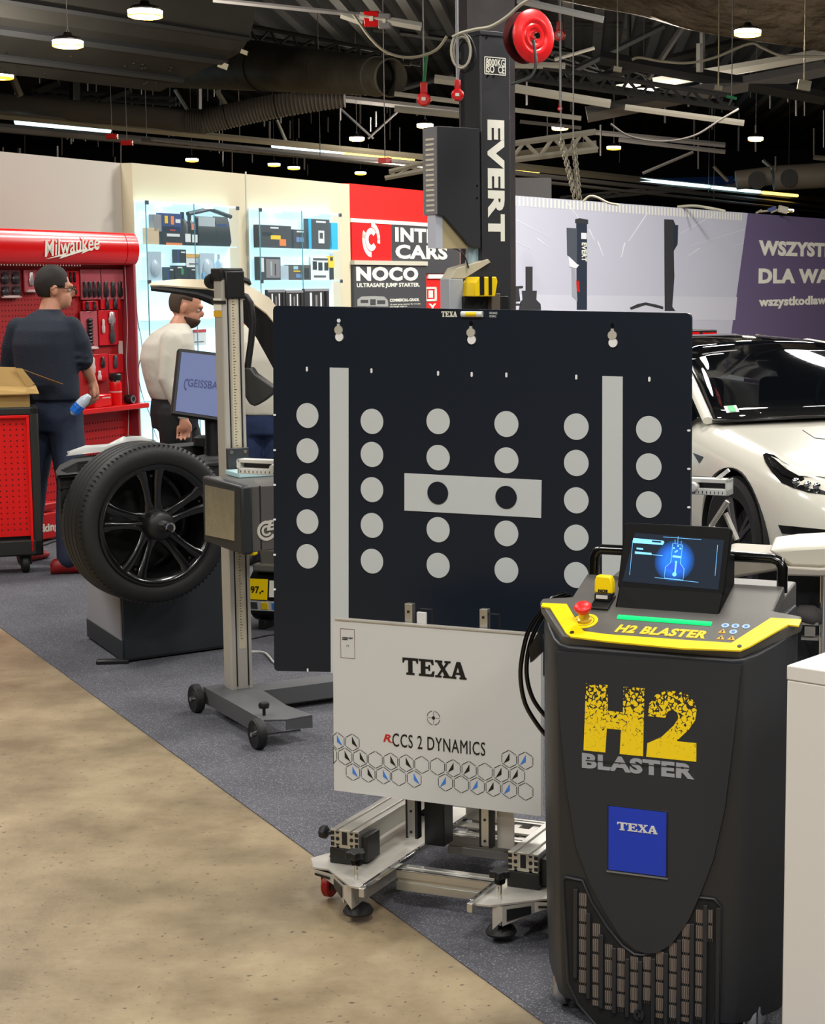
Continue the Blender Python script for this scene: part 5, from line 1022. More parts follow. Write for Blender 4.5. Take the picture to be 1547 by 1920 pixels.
# ---------------------------------------------------------------- red tool trolley with open box
q = PZ(82, 1040, .11); TR = Fr(q.x, q.y, 20)
tr = thing('tool_trolley', 'red pegboard tool trolley with black frame on casters at the left edge', 'trolley', fr=TR)
h_ = .965; g = MB(); g.bb(-.05, 0, 0, .055, .11, h_); g.bb(-.9, -.85, 0, .055, .11, h_); g.bb(-.9, 0, -.0, .05, .11, .20); g.bb(-.9, 0, 0, .23, h_-.045, h_); g.bb(-.9, 0, .05, .23, .10, .14); g.build('frame', mat('trolley_black', (.15, .15, .14), .45), tr, bevel=.008)
g = MB()
for i in range(40): g.bb(-.012, .003, .01, .012, .16+i*.019, .165+i*.019)
g.build('frame_rib', BLACK, tr)
g = MB(); g.bb(-.85, -.05, .03, .04, .22, h_-.05); g.build('inner_panel', mat('trolley_red', (.88, .03, .03), .4), tr)
g = MB(); g.bb(-.066, -.05, .0, .04, .13, h_-.05); g.bb(-.85, -.05, .0, .04, h_-.062, h_-.045); g.build('panel_rim', mat('trolley_rim', (.93, .06, .05), .35), tr, bevel=.003)
g = MB(); g.bb(-.9, -.005, .06, .22, .14, h_-.05); g.build('case', BLACK, tr)
g = MB()
for i in range(22):
    for j in range(20): x = -.80+i*.034; z = .26+j*.032; g.bb(x-.004, x+.004, .0285, .030, z-.004, z+.004)
k_ = g.build('peg_holes', MATS['hole_dark'], tr); k_['kind'] = 'stuff'
for x, y in ((-.10, .06), (-.82, .06), (-.10, .18)):
    g = MB(); g.bb(x-.034, x-.026, y-.02, y+.02, .05, .11); g.bb(x+.026, x+.034, y-.02, y+.02, .05, .11); g.bb(x-.034, x+.034, y-.03, y+.03, .10, .112); g.build('caster_fork', BLACK, tr)
    g = MB(); g.lathe([(0, -.022), (.045, -.022), (.052, -.014), (.052, .014), (.045, .022), (0, .022)], (x, y, .055), 'X', 24); g.build('caster_wheel', RUB, tr)
CRD = mat('cardboard', (.74, .60, .36), .8, noise=(9, .06)); CRD2 = mat('cardboard_dark', (.55, .41, .24), .85)
cbx = thing('cardboard_box', 'open cardboard box with spread flaps standing on the red trolley', 'box', *TR.w(-.22, .04, h_), rz=20)
g = MB(); g.bb(-.25, .18, 0, .17, 0, .07); g.build('box_body', CRD, cbx)
def flap(pts, nm='flap', m=CRD): 
    g = MB(); vs = [Vector(p) for p in pts]; n = (vs[1]-vs[0]).cross(vs[2]-vs[0]).normalized()*.004; k = len(vs)
    g.add([tuple(v) for v in vs]+[tuple(v+n) for v in vs], [tuple(range(k)), tuple(range(2*k-1, k-1, -1))]+[(i, (i+1) % k, (i+1) % k+k, i+k) for i in range(k)]); return g.build(nm, m, cbx, 0)
flap([(-.27, -.03, .075), (.23, -.055, .075), (.215, -.01, .12), (-.27, -.0, .13)])
flap([(-.27, -.005, .10), (.17, -.02, .10), (.11, .02, .225), (-.27, .03, .24)])
flap([(.10, -.02, .225), (.145, -.02, .22), (.21, -.03, .13), (.165, -.03, .115)])
flap([(.14, .03, .215), (.37, .06, .12), (.33, .11, .125), (.17, .11, .20)], m=CRD2)
flap([(-.02, .16, .07), (.18, .16, .07), (.16, .17, .2), (-.02, .17, .2)], m=CRD2)
# loose cables
cable('floor_cable', 'black cable lying on the carpet between the trolley and the big tyre', [PZ(*p, .008) for p in [(83, 1022), (110, 1014), (140, 1020), (170, 1024), (200, 1010)]], .005, BLACK)
cable('floor_cable', 'thin dark cable looping on the carpet near the red chest', [PZ(*p, .006) for p in [(85, 1005), (105, 1008), (125, 1003), (105, 998), (90, 1012), (130, 1004), (160, 996)]], .003, BLACK)
cable('floor_cable', 'white cable on the carpet right of the silver column', [PZ(*p, .008) for p in [(450, 1225), (475, 1222), (495, 1224), (505, 1232), (515, 1243), (540, 1250)]], .006, RL)
cable('floor_cable', 'black cable on the carpet in front of the compressor', [PZ(*p, .006) for p in [(440, 1195), (470, 1198), (500, 1192), (530, 1188)]], .004, BLACK)
# the board and the white panel are parts of the stand, their prints sub-parts
for e_, nm, new, lab in ((bd, 'board_sheet', 'target_board', 'dark navy board with pale round dots'), (pn, 'panel_sheet', 'target_panel', 'white panel with hexagon print')):
    ks = kids(e_); main = [k for k in ks if k.name == nm][0]; main.parent = bs; main.name = new; main['label'] = lab
    for k in ks:
        if k is main: continue
        if kids(k) or k.name.startswith(('ruler_beam', 'brace_strut')):
            k.parent = bs
        else: k.parent = main
    bpy.data.objects.remove(e_)
# ---------------------------------------------------------------- tall lift column with control box and hose reel
LC = PY(903, 300, 12); LF = Fr(LC.x, 12, 36)
lt = thing('lift_column', 'tall black two post lift column with vertical white lettering and red hose reel', 'lift', fr=LF)
LBK = mat('lift_black', (.19, .19, .20), .42, bump=(200, .03)); LSD = mat('lift_side', (.12, .14, .17), .45)
zt = LF.loc(905, 57)[1]; wq_ = LF.loc(957, 300)[0]
g = MB(); g.bb(0, wq_, 0, .012, 0, zt-.03); g.bb(0, .01, .01, .26, 0, zt-.03); g.bb(wq_-.01, wq_, .01, .26, 0, zt-.03); g.bb(.0, wq_, .20, .26, 0, zt-.03); g.build('column', LBK, lt, bevel=.004)
g = MB(); g.bb(-.01, wq_+.01, -.01, .27, zt-.03, zt); g.build('cap_plate', LBK, lt, bevel=.004)
g = MB(); g.bb(wq_+.001, wq_+.012, .02, .10, 0, zt-.12); g.build('column_edge', mat('edge_brown', (.28, .24, .22), .4), lt)
def lx(px, py): return LF.loc(px, py, 0)
a_, b = lx(915, 452), lx(945, 226)
txt('EVERT', (a_[0], a_[1], b[0], b[1]), 0, PRW, lt, rot=-90, bold=.05, th=.003)
a_, b = lx(908, 139), lx(948, 109); t_ = .006; g = MB()
for q in ((a_[0], b[0], a_[1], a_[1]+t_), (a_[0], b[0], b[1]-t_, b[1]), (a_[0], a_[0]+t_, a_[1], b[1]), (b[0]-t_, b[0], a_[1], b[1])): g.bb(q[0], q[1], -.003, 0, q[2], q[3])
lb = g.build('label_frame', PRW, lt)
txt('8000KG', (*lx(911, 123), *lx(946, 112)), 0, PRW, lb, bold=.02, th=.003); txt('ISO  CE', (*lx(911, 136), *lx(946, 125)), 0, PRW, lb, bold=.02, th=.003)
for px, py in ((914, 142), (926, 142), (912, 70), (932, 66)):
    x, z = lx(px, py); g = MB(); g.lathe([(0, -.006), (.008, -.006), (.008, 0), (0, 0)], (x, 0, z), 'Y', 10); g.build('bolt', CHR if px in (912, 914) else BLACK, lt)
# control box
cbx0, cz1 = LF.loc(819, 236, -.02); cbx1 = LF.loc(897, 236, -.02)[0]; cz0 = LF.loc(895, 466, -.02)[1]; cz2 = LF.loc(822, 402, -.02)[1]
yb_ = LF.loc(0, 0)[0]
g = MB(); g.prism([(cbx0, cz1), (cbx1+.01, cz1), (cbx1+.01, cz0), (cbx1-.08, cz0+.02), (cbx0+.05, cz2-.01), (cbx0, cz2)], -.02, .16); cb = g.build('control_box', LBK, lt, bevel=.004)
g = MB(); g.bb(cbx0-.006, cbx0-.0005, -.018, .15, cz2, cz1-.005); sd = g.build('vent_side', mat('vent_lit_grey', (.50, .50, .50), .4), cb)  # lighter grey puts the light on this side into its colour
for i in range(15):
    z = cz1-.09-i*.033; g = MB(); g.bb(cbx0-.009, cbx0-.006, .01, .11, z, z+.014); g.build('vent_slot', mat('slot_pale', (.85, .83, .74), .4), sd)
for py in (348, 371):
    x, z = LF.loc(894, py, -.02); g = MB(); g.lathe([(0, -.004), (.007, -.004), (.007, 0), (0, 0)], (x, -.02, z), 'Y', 10); g.build('bolt', CHR, cb)
q = [LF.loc(*p, .02) for p in [(828, 400), (873, 440), (877, 466), (828, 466)]]
g = MB(); g.prism(q, .015, .10); gd = g.build('motor_guard', mat('guard_beige', (.74, .68, .52), .5), lt); g = MB(); x0_ = LF.loc(815, 420, .02)[0]; g.bb(x0_, q[0][0], .01, .11, q[2][1], q[0][1]); g.build('guard_side', mat('guard_pale', (.78, .80, .84), .4), gd)
q = [LF.loc(*p, .05) for p in [(880, 447), (903, 462), (903, 497), (878, 500)]]
g = MB(); g.prism(q, .05, .09); g.build('clear_sheet', mat('sheet_pale', (.68, .78, .82), .2), lt)
g = MB(); xa, z0 = LF.loc(840, 575, 0); xb, z1 = LF.loc(866, 528, 0); g.bb(xa, xb, -.02, .10, z0-.3, z1+.02); pb = g.build('power_box', mat('powerbox_grey', (.66, .68, .70), .45), lt, bevel=.006)
g = MB(); g.prism([(xa+.01, z1+.02), (xb+.01, z1+.02), (xb+.22, z1+.13), (xb+.20, z1+.15), (xa+.06, z1+.09)], -.02, .10); g.build('sloped_cover', mat('cover_cream', (.76, .73, .64), .4), lt, bevel=.003)
cable('power_cable', '', [LF.l(PY(*p, 11.9)) for p in [(848, 465), (862, 470), (872, 482), (878, 500), (879, 503)]], .006, BLACK, par=lt)
# yellow black striped motor
xa, z0 = LF.loc(874, 556, -.06); xb, z1 = LF.loc(918, 519, -.06)
g = MB(); n_ = (xb-xa); g.prism([(xa, z0), (xb-.02, z0), (xb, z1-.03), (xb-.01, z1), (xa+.04, z1), (xa+.01, z1-.04)], -.16, .0); mo_ = g.build('motor_cover', YEL, lt, bevel=.006)
g = MB(); g.bb(xa+.045, xa+.078, -.164, .003, z0+.01, z1+.002); g.bb(xa+.115, xa+.14, -.164, .003, z0+.01, z1+.002); g.build('black_stripe', BLACK, mo_)
g = MB(); g.lathe([(0, -.03), (.05, -.03), (.05, .005), (0, .005)], (xb-.005, -.08, (z0+z1)/2), 'X', 20); g.build('pulley', mat('pulley_beige', (.70, .66, .52), .4), lt)
g = MB(); g.bb(xa-.01, wq_-.05, -.05, -.001, z0-.10, z0); g.build('motor_bracket', BLACK, lt, bevel=.004)
g = MB(); g.bb(xb-.01, xb+.06, -.10, .0, z0-.12, z0+.02); g.build('valve_block', mat('valve_brown', (.36, .32, .28), .5), lt, bevel=.004)
# hose reel
rc = LF.l(PY(1000, 68, 11.7)); rr_ = .172
M_ = Matrix.Translation(rc) @ Matrix.Rotation(R(4), 4, 'Z') @ Matrix.Rotation(R(0), 4, 'X')
def rl_(prof, nm, m, par=lt, n=48): g = MB(); g.M = M_; g.lathe(prof, (0, 0, 0), 'Y', n); return g.build(nm, m, par, 50)
re_ = rl_([(.02, -.01), (.05, -.012), (.055, -.022), (.07, -.024), (.078, -.014), (.085, -.012), (.095, -.022), (.12, -.022), (.135, -.012), (.165, -.010), (.172, -.002), (.165, .006), (.0, .01)], 'reel_disc', mat('reel_red', (.93, .13, .14), .3, coat=.3))
rl_([(.0, .01), (.12, .01), (.12, .10), (.0, .10)], 'reel_drum', BLACK, re_); rl_([(.02, .10), (.165, .10), (.166, .108), (.02, .11)], 'reel_disc', mat('reel_dark', (.30, .06, .06), .5))
rl_([(0, -.045), (.02, -.045), (.028, -.03), (.03, -.01), (0, -.01)], 'reel_hub', CHR, re_, 16)
g = MB(); p0_ = LF.l(PY(958, 71, 11.8)); g.tube([tuple(p0_), tuple(rc+Vector((.0, -.03, 0)))], .020, 8); g.build('reel_arm', mat('arm_dark', (.22, .21, .21), .5), lt)
cable('air_hose', '', [LF.l(PY(*p, 11.55)) for p in [(1000, 75), (1003, 95), (1005, 120), (998, 140), (982, 150), (958, 158)]], .010, mat('hose_grey', (.25, .26, .25), .35), par=lt)
# building pillar behind the lift
PI_ = PY(880, 0, 13.2); pf = Fr(PI_.x, 13.2, 36)
g = MB(); wpx = pf.loc(965, 20)[0]; g.bb(-.02, wpx, 0, .12, 0, 8.5); o = g.build('hall_pillar', mat('pillar_grey', (.22, .20, .20), .8, noise=(3, .35), bump=(6, .4)), None, loc=(pf.o.x, pf.o.y, 0), rot=(0, 0, pf.rz)); tag(o, 'dark steel hall pillar rising behind the lift column to the ceiling', 'pillar')
# ---------------------------------------------------------------- white car
CF = Fr(1.645, 9.31, 20)
car = thing('white_car', 'glossy white electric car with dark glass roof parked right of the navy board', 'car', z=0, fr=CF)
PAINT = mat('car_white', (.87, .855, .80), .22, coat=.8); GLK = mat('car_glass', (.035, .045, .06), .04, spec=.8); TRIM = mat('car_trim', (.03, .03, .035), .3)
def lerp(tab, y):
    for (a, *va), (b, *vb) in zip(tab, tab[1:]):
        if y <= b: t = (y-a)/(b-a); t = max(0, t); return [p+(q-p)*t for p, q in zip(va, vb)]
    return list(tab[-1][1:])
# y: half width at sill, half width at belt, belt z, hood shoulder x, shoulder z, centre z, sill z
TAB = [(-.86, .30, .36, .50, .22, .55, .57, .20), (-.82, .52, .60, .52, .40, .60, .64, .18), (-.72, .72, .76, .58, .56, .67, .695, .17), (-.55, .83, .86, .66, .68, .745, .755, .17), (-.30, .885, .905, .72, .76, .81, .81, .17), (0, .90, .92, .76, .76, .85, .865, .17),
       (.35, .905, .925, .80, .74, .895, .92, .17), (.66, .91, .92, .835, .74, .93, .95, .17), (1.0, .915, .92, .86, .74, .94, .94, .17), (2.2, .915, .92, .88, .72, .94, .94, .17), (3.2, .90, .91, .92, .66, .96, .97, .18), (3.75, .80, .82, .90, .58, .98, .99, .25), (3.85, .70, .74, .80, .5, .93, .95, .35)]
ys = [-.86, -.84, -.82, -.78, -.72, -.64, -.55, -.43, -.3, -.15, 0, .15, .35, .5, .66, 1.0, 1.6, 2.2, 2.7, 3.2, 3.6, 3.75, 3.85]
def sect(y):
    ws, wb, zb, xs_, zs, zc, z0 = lerp(TAB, y)
    return [(ws*.96, z0), (ws, z0+.12), (wb*1.0, zb-.22), (wb*1.005, zb-.10), (wb*.985, zb), (wb*.93, zb+(zs-zb)*.62), (xs_+(wb-xs_)*.25, zs-.004), (xs_, zs), (xs_*.8, zs+(zc-zs)*.2+.0), (xs_*.45, zs+(zc-zs)*.75), (0, zc)]
rings = []
for y in ys:
    s_ = sect(y); rings.append([(-x, y, z) for x, z in s_]+[(x, y, z) for x, z in s_[-2::-1]])
g = MB(); n_ = len(rings[0]); vs = [p for r_ in rings for p in r_]
g.add(vs, [(i*n_+j, i*n_+j+1, (i+1)*n_+j+1, (i+1)*n_+j) for i in range(len(rings)-1) for j in range(n_-1)]+[tuple(range(n_)), tuple((len(rings)-1)*n_+j for j in range(n_-1, -1, -1))]+[(i*n_, (i+1)*n_, (i+1)*n_+n_-1, i*n_+n_-1) for i in range(len(rings)-1)])
body = g.build('car_body', PAINT, car, 40)
su = body.modifiers.new('s', 'SUBSURF'); su.levels = su.render_levels = 1
cut = MB()
for yy in (0, 2.88):
    for sx in (-1, 1): cut.cyl((sx*.62, yy, .345), (sx*1.2, yy, .345), .385, n=48)
co = cut.build('arch_cutter', None, None, 0); co.matrix_world = Matrix.Translation((CF.o.x, CF.o.y, 0)) @ Matrix.Rotation(CF.rz, 4, 'Z')
body.location = (0, 0, 0); bpy.context.view_layer.update()
bm_ = body.modifiers.new('b', 'BOOLEAN'); bm_.object = co; bm_.operation = 'DIFFERENCE'; bm_.solver = 'EXACT'
me = evalmesh(body, 'car_body'); body.modifiers.clear(); body.data = me; bpy.data.objects.remove(co)
if not body.data.materials: body.data.materials.append(PAINT)
body.data.polygons.foreach_set('use_smooth', [True]*len(me.polygons)); me.set_sharp_from_angle(angle=R(32))
for sx in (-1, 1):                                                         # wheels
    for yy in (0, 2.88):
        wf = 'front' if yy == 0 else 'rear'
        g = MB(); g.lathe([(.23, -.10), (.30, -.115), (.335, -.10), (.342, -.05), (.342, .05), (.335, .10), (.30, .115), (.23, .10)], (sx*.80, yy, .345), 'X', 56); tyx = g.build('tyre', RUB, car)
        g = MB(); g.lathe([(.235, -.10), (.228, -.10), (.222, -.05), (.222, .1), (.235, .1)], (sx*.80, yy, .345), 'X', 48); g.build('rim', mat('rim_grey', (.35, .34, .34), .3, metal=.6), tyx)
        for k in range(10):
            a_ = 2*math.pi*(k//2)/5+(.10 if k % 2 else -.10); g = MB(); c_ = (sx*.80+sx*-.0, yy, .345)
            g.tube([(sx*.875, yy+.03*math.cos(a_), .345+.03*math.sin(a_)), (sx*.885, yy+.13*math.cos(a_), .345+.13*math.sin(a_)), (sx*.89, yy+.228*math.cos(a_), .345+.228*math.sin(a_))], [.018, .014, .016], 6); g.build('spoke', MATS['rim_grey'], tyx)
        g = MB(); g.lathe([(0, -.01), (.17, -.01), (.17, .01), (0, .01)], (sx*.80, yy, .345), 'X', 36); g.build('brake_disc', STEEL, tyx)
for sx, yy in ((-1, 0), (1, 0), (-1, 2.88), (1, 2.88)):
    g = MB(); g.lathe([(0.0, -.12), (.383, -.12), (.383, .26), (.378, .26), (.378, -.11), (0, -.11)], (sx*(.62+.03), yy, .345), 'X', 40) if sx > 0 else g.lathe([(0.0, .12), (.383, .12), (.383, -.26), (.378, -.26), (.378, .11), (0, .11)], (sx*(.62+.03), yy, .345), 'X', 40)
    g.build('wheel_well', DARK, car)
# glasshouse
WSB = [(-.80, .55, .93), (-.60, .47, .945), (-.30, .42, .955), (0, .40, .958), (.30, .42, .955), (.60, .47, .945), (.80, .55, .93)]
WST = [(-.60, 1.42, 1.245), (-.45, 1.36, 1.285), (-.22, 1.33, 1.305), (0, 1.32, 1.31), (.22, 1.33, 1.305), (.45, 1.36, 1.285), (.60, 1.42, 1.245)]
def strip(A, B_, nn, bulge=.02):
    rows = []
    for k in range(nn+1):
        t = k/nn; rows.append([tuple(a+(b-a)*t+(bulge*math.sin(math.pi*t) if i == 2 else 0) for i, (a, b) in enumerate(zip(p, q))) for p, q in zip(A, B_)])
    return rows
def patch(rows, nm, m, par=car, th=.004):
    g = MB(); n = len(rows[0]); g.add([p for r_ in rows for p in r_], [(i*n+j, i*n+j+1, (i+1)*n+j+1, (i+1)*n+j) for i in range(len(rows)-1) for j in range(n-1)]); o = g.build(nm, m, par, 60)
    sd_ = o.modifiers.new('s', 'SOLIDIFY'); sd_.thickness = th; return o
patch(strip(WSB, WST, 8), 'windshield', mat('windshield_glass', (.03, .04, .055), .03, spec=.9, alpha=.62))
RF1 = [(-.60, 1.42, 1.245), (-.45, 1.36, 1.285), (-.22, 1.33, 1.305), (0, 1.32, 1.31), (.22, 1.33, 1.305), (.45, 1.36, 1.285), (.60, 1.42, 1.245)]
RF2 = [(-.58, 2.1, 1.265), (-.42, 2.1, 1.32), (-.22, 2.1, 1.34), (0, 2.1, 1.345), (.22, 2.1, 1.34), (.42, 2.1, 1.32), (.58, 2.1, 1.265)]
RF3 = [(x*1.0, 3.0, z-.10) for x, y, z in RF2]; RF4 = [(x*1.15, 3.6, .98) for x, y, z in RF2]
rows = strip(RF1, RF2, 4, .005)+strip(RF2, RF3, 4, .01)[1:]+strip(RF3, RF4, 4, .01)[1:]
patch(rows, 'glass_roof', GLK)
for sx in (-1, 1):
    g = MB(); g.tube([(sx*.815, .52, .93), (sx*.72, .98, 1.12), (sx*.61, 1.42, 1.255), (sx*.60, 2.1, 1.285), (sx*.60, 3.0, 1.19), (sx*.70, 3.6, 1.0)], [(.032, .022)]*6, 8); g.build('roof_rail', PAINT, car, 60)
    side = [[(sx*.89, .62, .90), (sx*.89, 1.4, .92), (sx*.89, 2.1, .93), (sx*.88, 3.0, .95), (sx*.84, 3.55, .97)], [(sx*.80, .63, .96), (sx*.63, 1.42, 1.235), (sx*.62, 2.1, 1.265), (sx*.62, 3.0, 1.17), (sx*.72, 3.55, 1.0)]]
    patch(side, 'side_window', GLK)
    g = MB(); g.sphere((sx*1.0, .72, .98), .1, sc=(1.0, .5, .62)); mi = g.build('side_mirror', TRIM, car, 60)
# cowl, dash and wheel inside
g = MB(); g.add([(-.80, .56, .925), (.80, .56, .925), (.78, .44, .925), (.3, .36, .945), (-.3, .36, .945), (-.78, .44, .925)], [(0, 1, 2, 3, 4, 5)]); g.build('cowl', TRIM, car).modifiers.new('s', 'SOLIDIFY').thickness = .01
g = MB(); g.bb(-.74, .74, .72, 1.05, .80, .90); g.build('dashboard', mat('dash_grey', (.30, .31, .33), .5), car, bevel=.02)
g = MB(); c_ = Vector((.38, 1.22, .98)); g.tube([c_+Vector((.17*math.cos(a_), .05*math.sin(a_), .165*math.sin(a_))) for a_ in [2*math.pi*i/28 for i in range(28)]], .016, 8, closed=True); g.build('steering_wheel', BLACK, car)
for x in (-.38, .38):
    g = MB(); g.bb(x-.24, x+.24, 1.75, 1.9, .5, 1.08); g.bb(x-.13, x+.13, 1.78, 1.88, 1.07, 1.2); g.build('front_seat', mat('seat_dark', (.12, .12, .13), .7), car, bevel=.04)
wbx = lambda x, t: tuple(a+(b-a)*t for a, b in zip(WSB[0], WST[0]))
def on_ws(u, t):                                                           # point on the windshield
    i = u*6; k = min(5, int(i)); f = i-k; A = [a+(b-a)*f for a, b in zip(WSB[k], WSB[k+1])]; T_2 = [a+(b-a)*f for a, b in zip(WST[k], WST[k+1])]
    return tuple(a+(b-a)*t+((.02*math.sin(math.pi*t)+.006) if j == 2 else (-.004 if j == 1 else 0)) for j, (a, b) in enumerate(zip(A, T_2)))
SGR = mat('sticker_green', (.05, .72, .35), .4)
for u in (.085, .47):
    g = MB(); q = [on_ws(u, .06), on_ws(u+.055, .06), on_ws(u+.055, .14), on_ws(u, .14)]; g.add(q, [(0, 1, 2, 3)]); g.build('windshield_sticker', mat('sticker_pale', (.72, .80, .76), .4), car, 0)
    g = MB(); q = [on_ws(u+.014, .065), on_ws(u+.042, .065), on_ws(u+.042, .135), on_ws(u+.014, .135)]; g.add([(a, b-.003, c+.002) for a, b, c in q], [(0, 1, 2, 3)]); g.build('windshield_sticker', SGR, car, 0)
# surface helper: point on the right front skin, found by ray from the camera
bpy.context.view_layer.update(); dgc = bpy.context.evaluated_depsgraph_get(); be = body.evaluated_get(dgc); Mi = body.matrix_world.inverted()
def skin(px, py, off=.004):
    o_ = Mi @ C0; d_ = (Mi @ (C0+ray(px, py)))-o_; ok, loc, nor, _ = be.ray_cast(o_, d_.normalized())
    return (loc+nor*off) if ok else None
def decal(pts, nm, m, par=car, off=.004, th=.003):
    q = [skin(*p, off) for p in pts]
    if any(v is None for v in q): print('decal miss', nm); return None
    c_ = sum(q, Vector())/len(q); c2 = sum(pts_[0] for pts_ in pts)/len(pts), sum(p[1] for p in pts)/len(pts); cc = skin(*c2, off) or c_
    n = len(q); g = MB(); g.add([tuple(v) for v in q]+[tuple(cc)], [(i, (i+1) % n, n) for i in range(n)]); return g.build(nm, m, par, 60)
HL = [(1431, 854), (1437, 851), (1452, 855), (1470, 868), (1490, 880), (1515, 890), (1547, 897), (1600, 905), (1600, 935), (1547, 928), (1515, 924), (1490, 916), (1466, 906), (1448, 886), (1436, 868)]
hl = decal(HL, 'headlight', mat('lamp_dark', (.10, .10, .10), .12, coat=1), off=.006)
if hl:
    decal([(1440, 857), (1452, 862), (1478, 884), (1500, 896), (1496, 903), (1470, 893), (1450, 875)], 'lamp_chrome', CHR, hl, .012)
    decal([(1470, 872), (1500, 886), (1530, 893), (1540, 898), (1500, 896), (1480, 885)], 'lamp_lens', mat('lens_clear', (.85, .86, .84), .08), hl, .014)
    for p in ((1494, 905), (1515, 911), (1532, 914)):
        c_ = skin(*p, .010); g = MB(); g.sphere(c_, .022, sc=(1, .6, .8)); g.build('lamp_projector', CHR, hl, 60)
def band(A, B_, n, nm, m, off=.004):
    rows = []
    for i in range(n+1):
        f = i/n; r_ = []
        for k in range(4):
            g_ = k/3; p = ((A[0][0]+(A[1][0]-A[0][0])*f)*(1-g_)+(B_[0][0]+(B_[1][0]-B_[0][0])*f)*g_, (A[0][1]+(A[1][1]-A[0][1])*f)*(1-g_)+(B_[0][1]+(B_[1][1]-B_[0][1])*f)*g_); r_.append(skin(*p, off))
        if all(v is not None for v in r_): rows.append([tuple(v) for v in r_])
    if len(rows) > 1: g = MB(); g.add([p for r_ in rows for p in r_], [(i*4+j, i*4+j+1, (i+1)*4+j+1, (i+1)*4+j) for i in range(len(rows)-1) for j in range(3)]); return g.build(nm, m, car, 60)
band([(1460, 984), (1600, 998)], [(1467, 1000), (1600, 1012)], 16, 'bumper_slot', TRIM)
band([(1467, 1002), (1600, 1014)], [(1480, 1028), (1600, 1034)], 16, 'lower_grille', mat('grille_grey', (.60, .60, .60), .5))
decal([(1300, 849), (1320, 857), (1312, 869)], 'fender_badge', TRIM, off=.003)
hpx = [(1505+23*i/8, 807+15*i/8) for i in range(8)]+[(1528+60*i/16, 822+6*i/16) for i in range(17)]; hpv = [v for v in (skin(*p, .002) for p in hpx) if v is not None]
if len(hpv) > 3: g = MB(); g.tube(hpv, .002, 4); g.build('hood_print', PRG, car)
# ---------------------------------------------------------------- service cart with white moulded top behind the machine
SV = Fr(PY(1480, 1060, 5.2).x, 5.2, -10)
sv = thing('service_cart', 'white and grey moulded service cart with chrome post, behind the machine handle', 'cart', fr=SV)
def sl(px, py, y=0): return SV.loc(px, py, y)
g = MB(); g.prism([sl(*p) for p in [(1440, 1032), (1490, 1025), (1547, 1022), (1620, 1022), (1620, 1060), (1535, 1066), (1483, 1064)]], 0, .28); g.build('moulded_top', mat('mould_white', (.87, .85, .78), .4), sv, bevel=.012)
g = MB(); g.prism([sl(*p, -.02) for p in [(1455, 1062), (1535, 1066), (1620, 1062), (1620, 1083), (1470, 1080)]], -.02, .2); g.build('lower_lip', mat('mould_grey', (.70, .67, .62), .5), sv, bevel=.006)
g = MB(); g.prism([sl(*p, .03) for p in [(1345, 1052), (1362, 1042), (1470, 1048), (1462, 1070), (1375, 1085), (1345, 1085)]], .03, .3); g.build('grey_bin', mat('bin_grey', (.63, .60, .54), .5), sv, bevel=.01)
a_, _ = sl(1543, 1100); g = MB(); g.cyl((a_, .05, .02), (a_, .05, sl(1543, 1066)[1]), .012, n=16); g.cyl((a_+.4, .05, .02), (a_+.4, .05, sl(1543, 1066)[1]), .012, n=16); g.build('chrome_post', CHR, sv)
a_, _ = sl(1330, 1100, .1); g = MB(); g.cyl((a_, .2, .02), (a_, .2, sl(1330, 1080)[1]), .012, n=12); g.build('chrome_post', CHR, sv)
g = MB(); x0_, z0_ = sl(1480, 1230, .06); x1_, z1_ = sl(1532, 1110, .06); g.bb(x0_-.1, x1_+.3, .12, .26, z0_-.1, z1_+.06); g.build('dark_shelf', mat('shelf_dark', (.12, .13, .15), .6), sv)
x0_, z0_ = sl(1482, 1172, .03); rings = [[(x0_+.01+t*.075, .04+.05*math.cos(a_)*w_, z0_+.035-t*.008+.030*math.sin(a_)*w_) for a_ in [2*math.pi*j/10 for j in range(10)]] for t, w_ in ((0, .3), (.2, .9), (.5, 1), (.8, 1.05), (1.1, .7))]
g = MB(); g.loft(rings); g.build('dark_cloth', mat('cloth_dark', (.26, .25, .25), .8), sv, 60)
g = MB(); x0_, z0_ = sl(1502, 1200, 0); x1_, z1_ = sl(1535, 1168, 0); g.bb(x0_, x1_, 0, .04, z1_-.008, z1_); g.bb(x0_, x1_, 0, .04, z0_, z0_+.008); g.bb(x0_+.01, x1_-.01, .0, .04, z0_+.012, z1_-.012); g.build('clamp', ALU, sv)
cable('cart_cable', '', [SV.l(PY(*p, 5.3)) for p in [(1505, 1195), (1515, 1215), (1522, 1240), (1520, 1270)]], .004, BLACK, par=sv)
# small red box on the far wall base
rb = Fr(PY(1320, 640, 17).x, 17, 28); q = rb.loc(1297, 636, 0); q1 = rb.loc(1345, 618, 0)
t = thing('tool_battery_case', 'black and red tool case standing behind the car roof', 'case', fr=rb)
g = MB(); g.bb(q[0]-.2, q1[0], 0, .25, .9, q1[1]); g.build('body', BLACK, t, bevel=.01); g = MB(); g.bb(q[0], q[0]+.08, -.01, 0, q[1]+.01, q1[1]-.02); g.bb(q[0]+.12, q1[0]-.01, -.012, 0, q[1], q[1]+.06); g.build('red_panel', RED, t)
g = MB(); g.bb(q[0]-.4, q1[0]+.3, -.02, .6, .0, .9); g.build('stand', WHT, t)
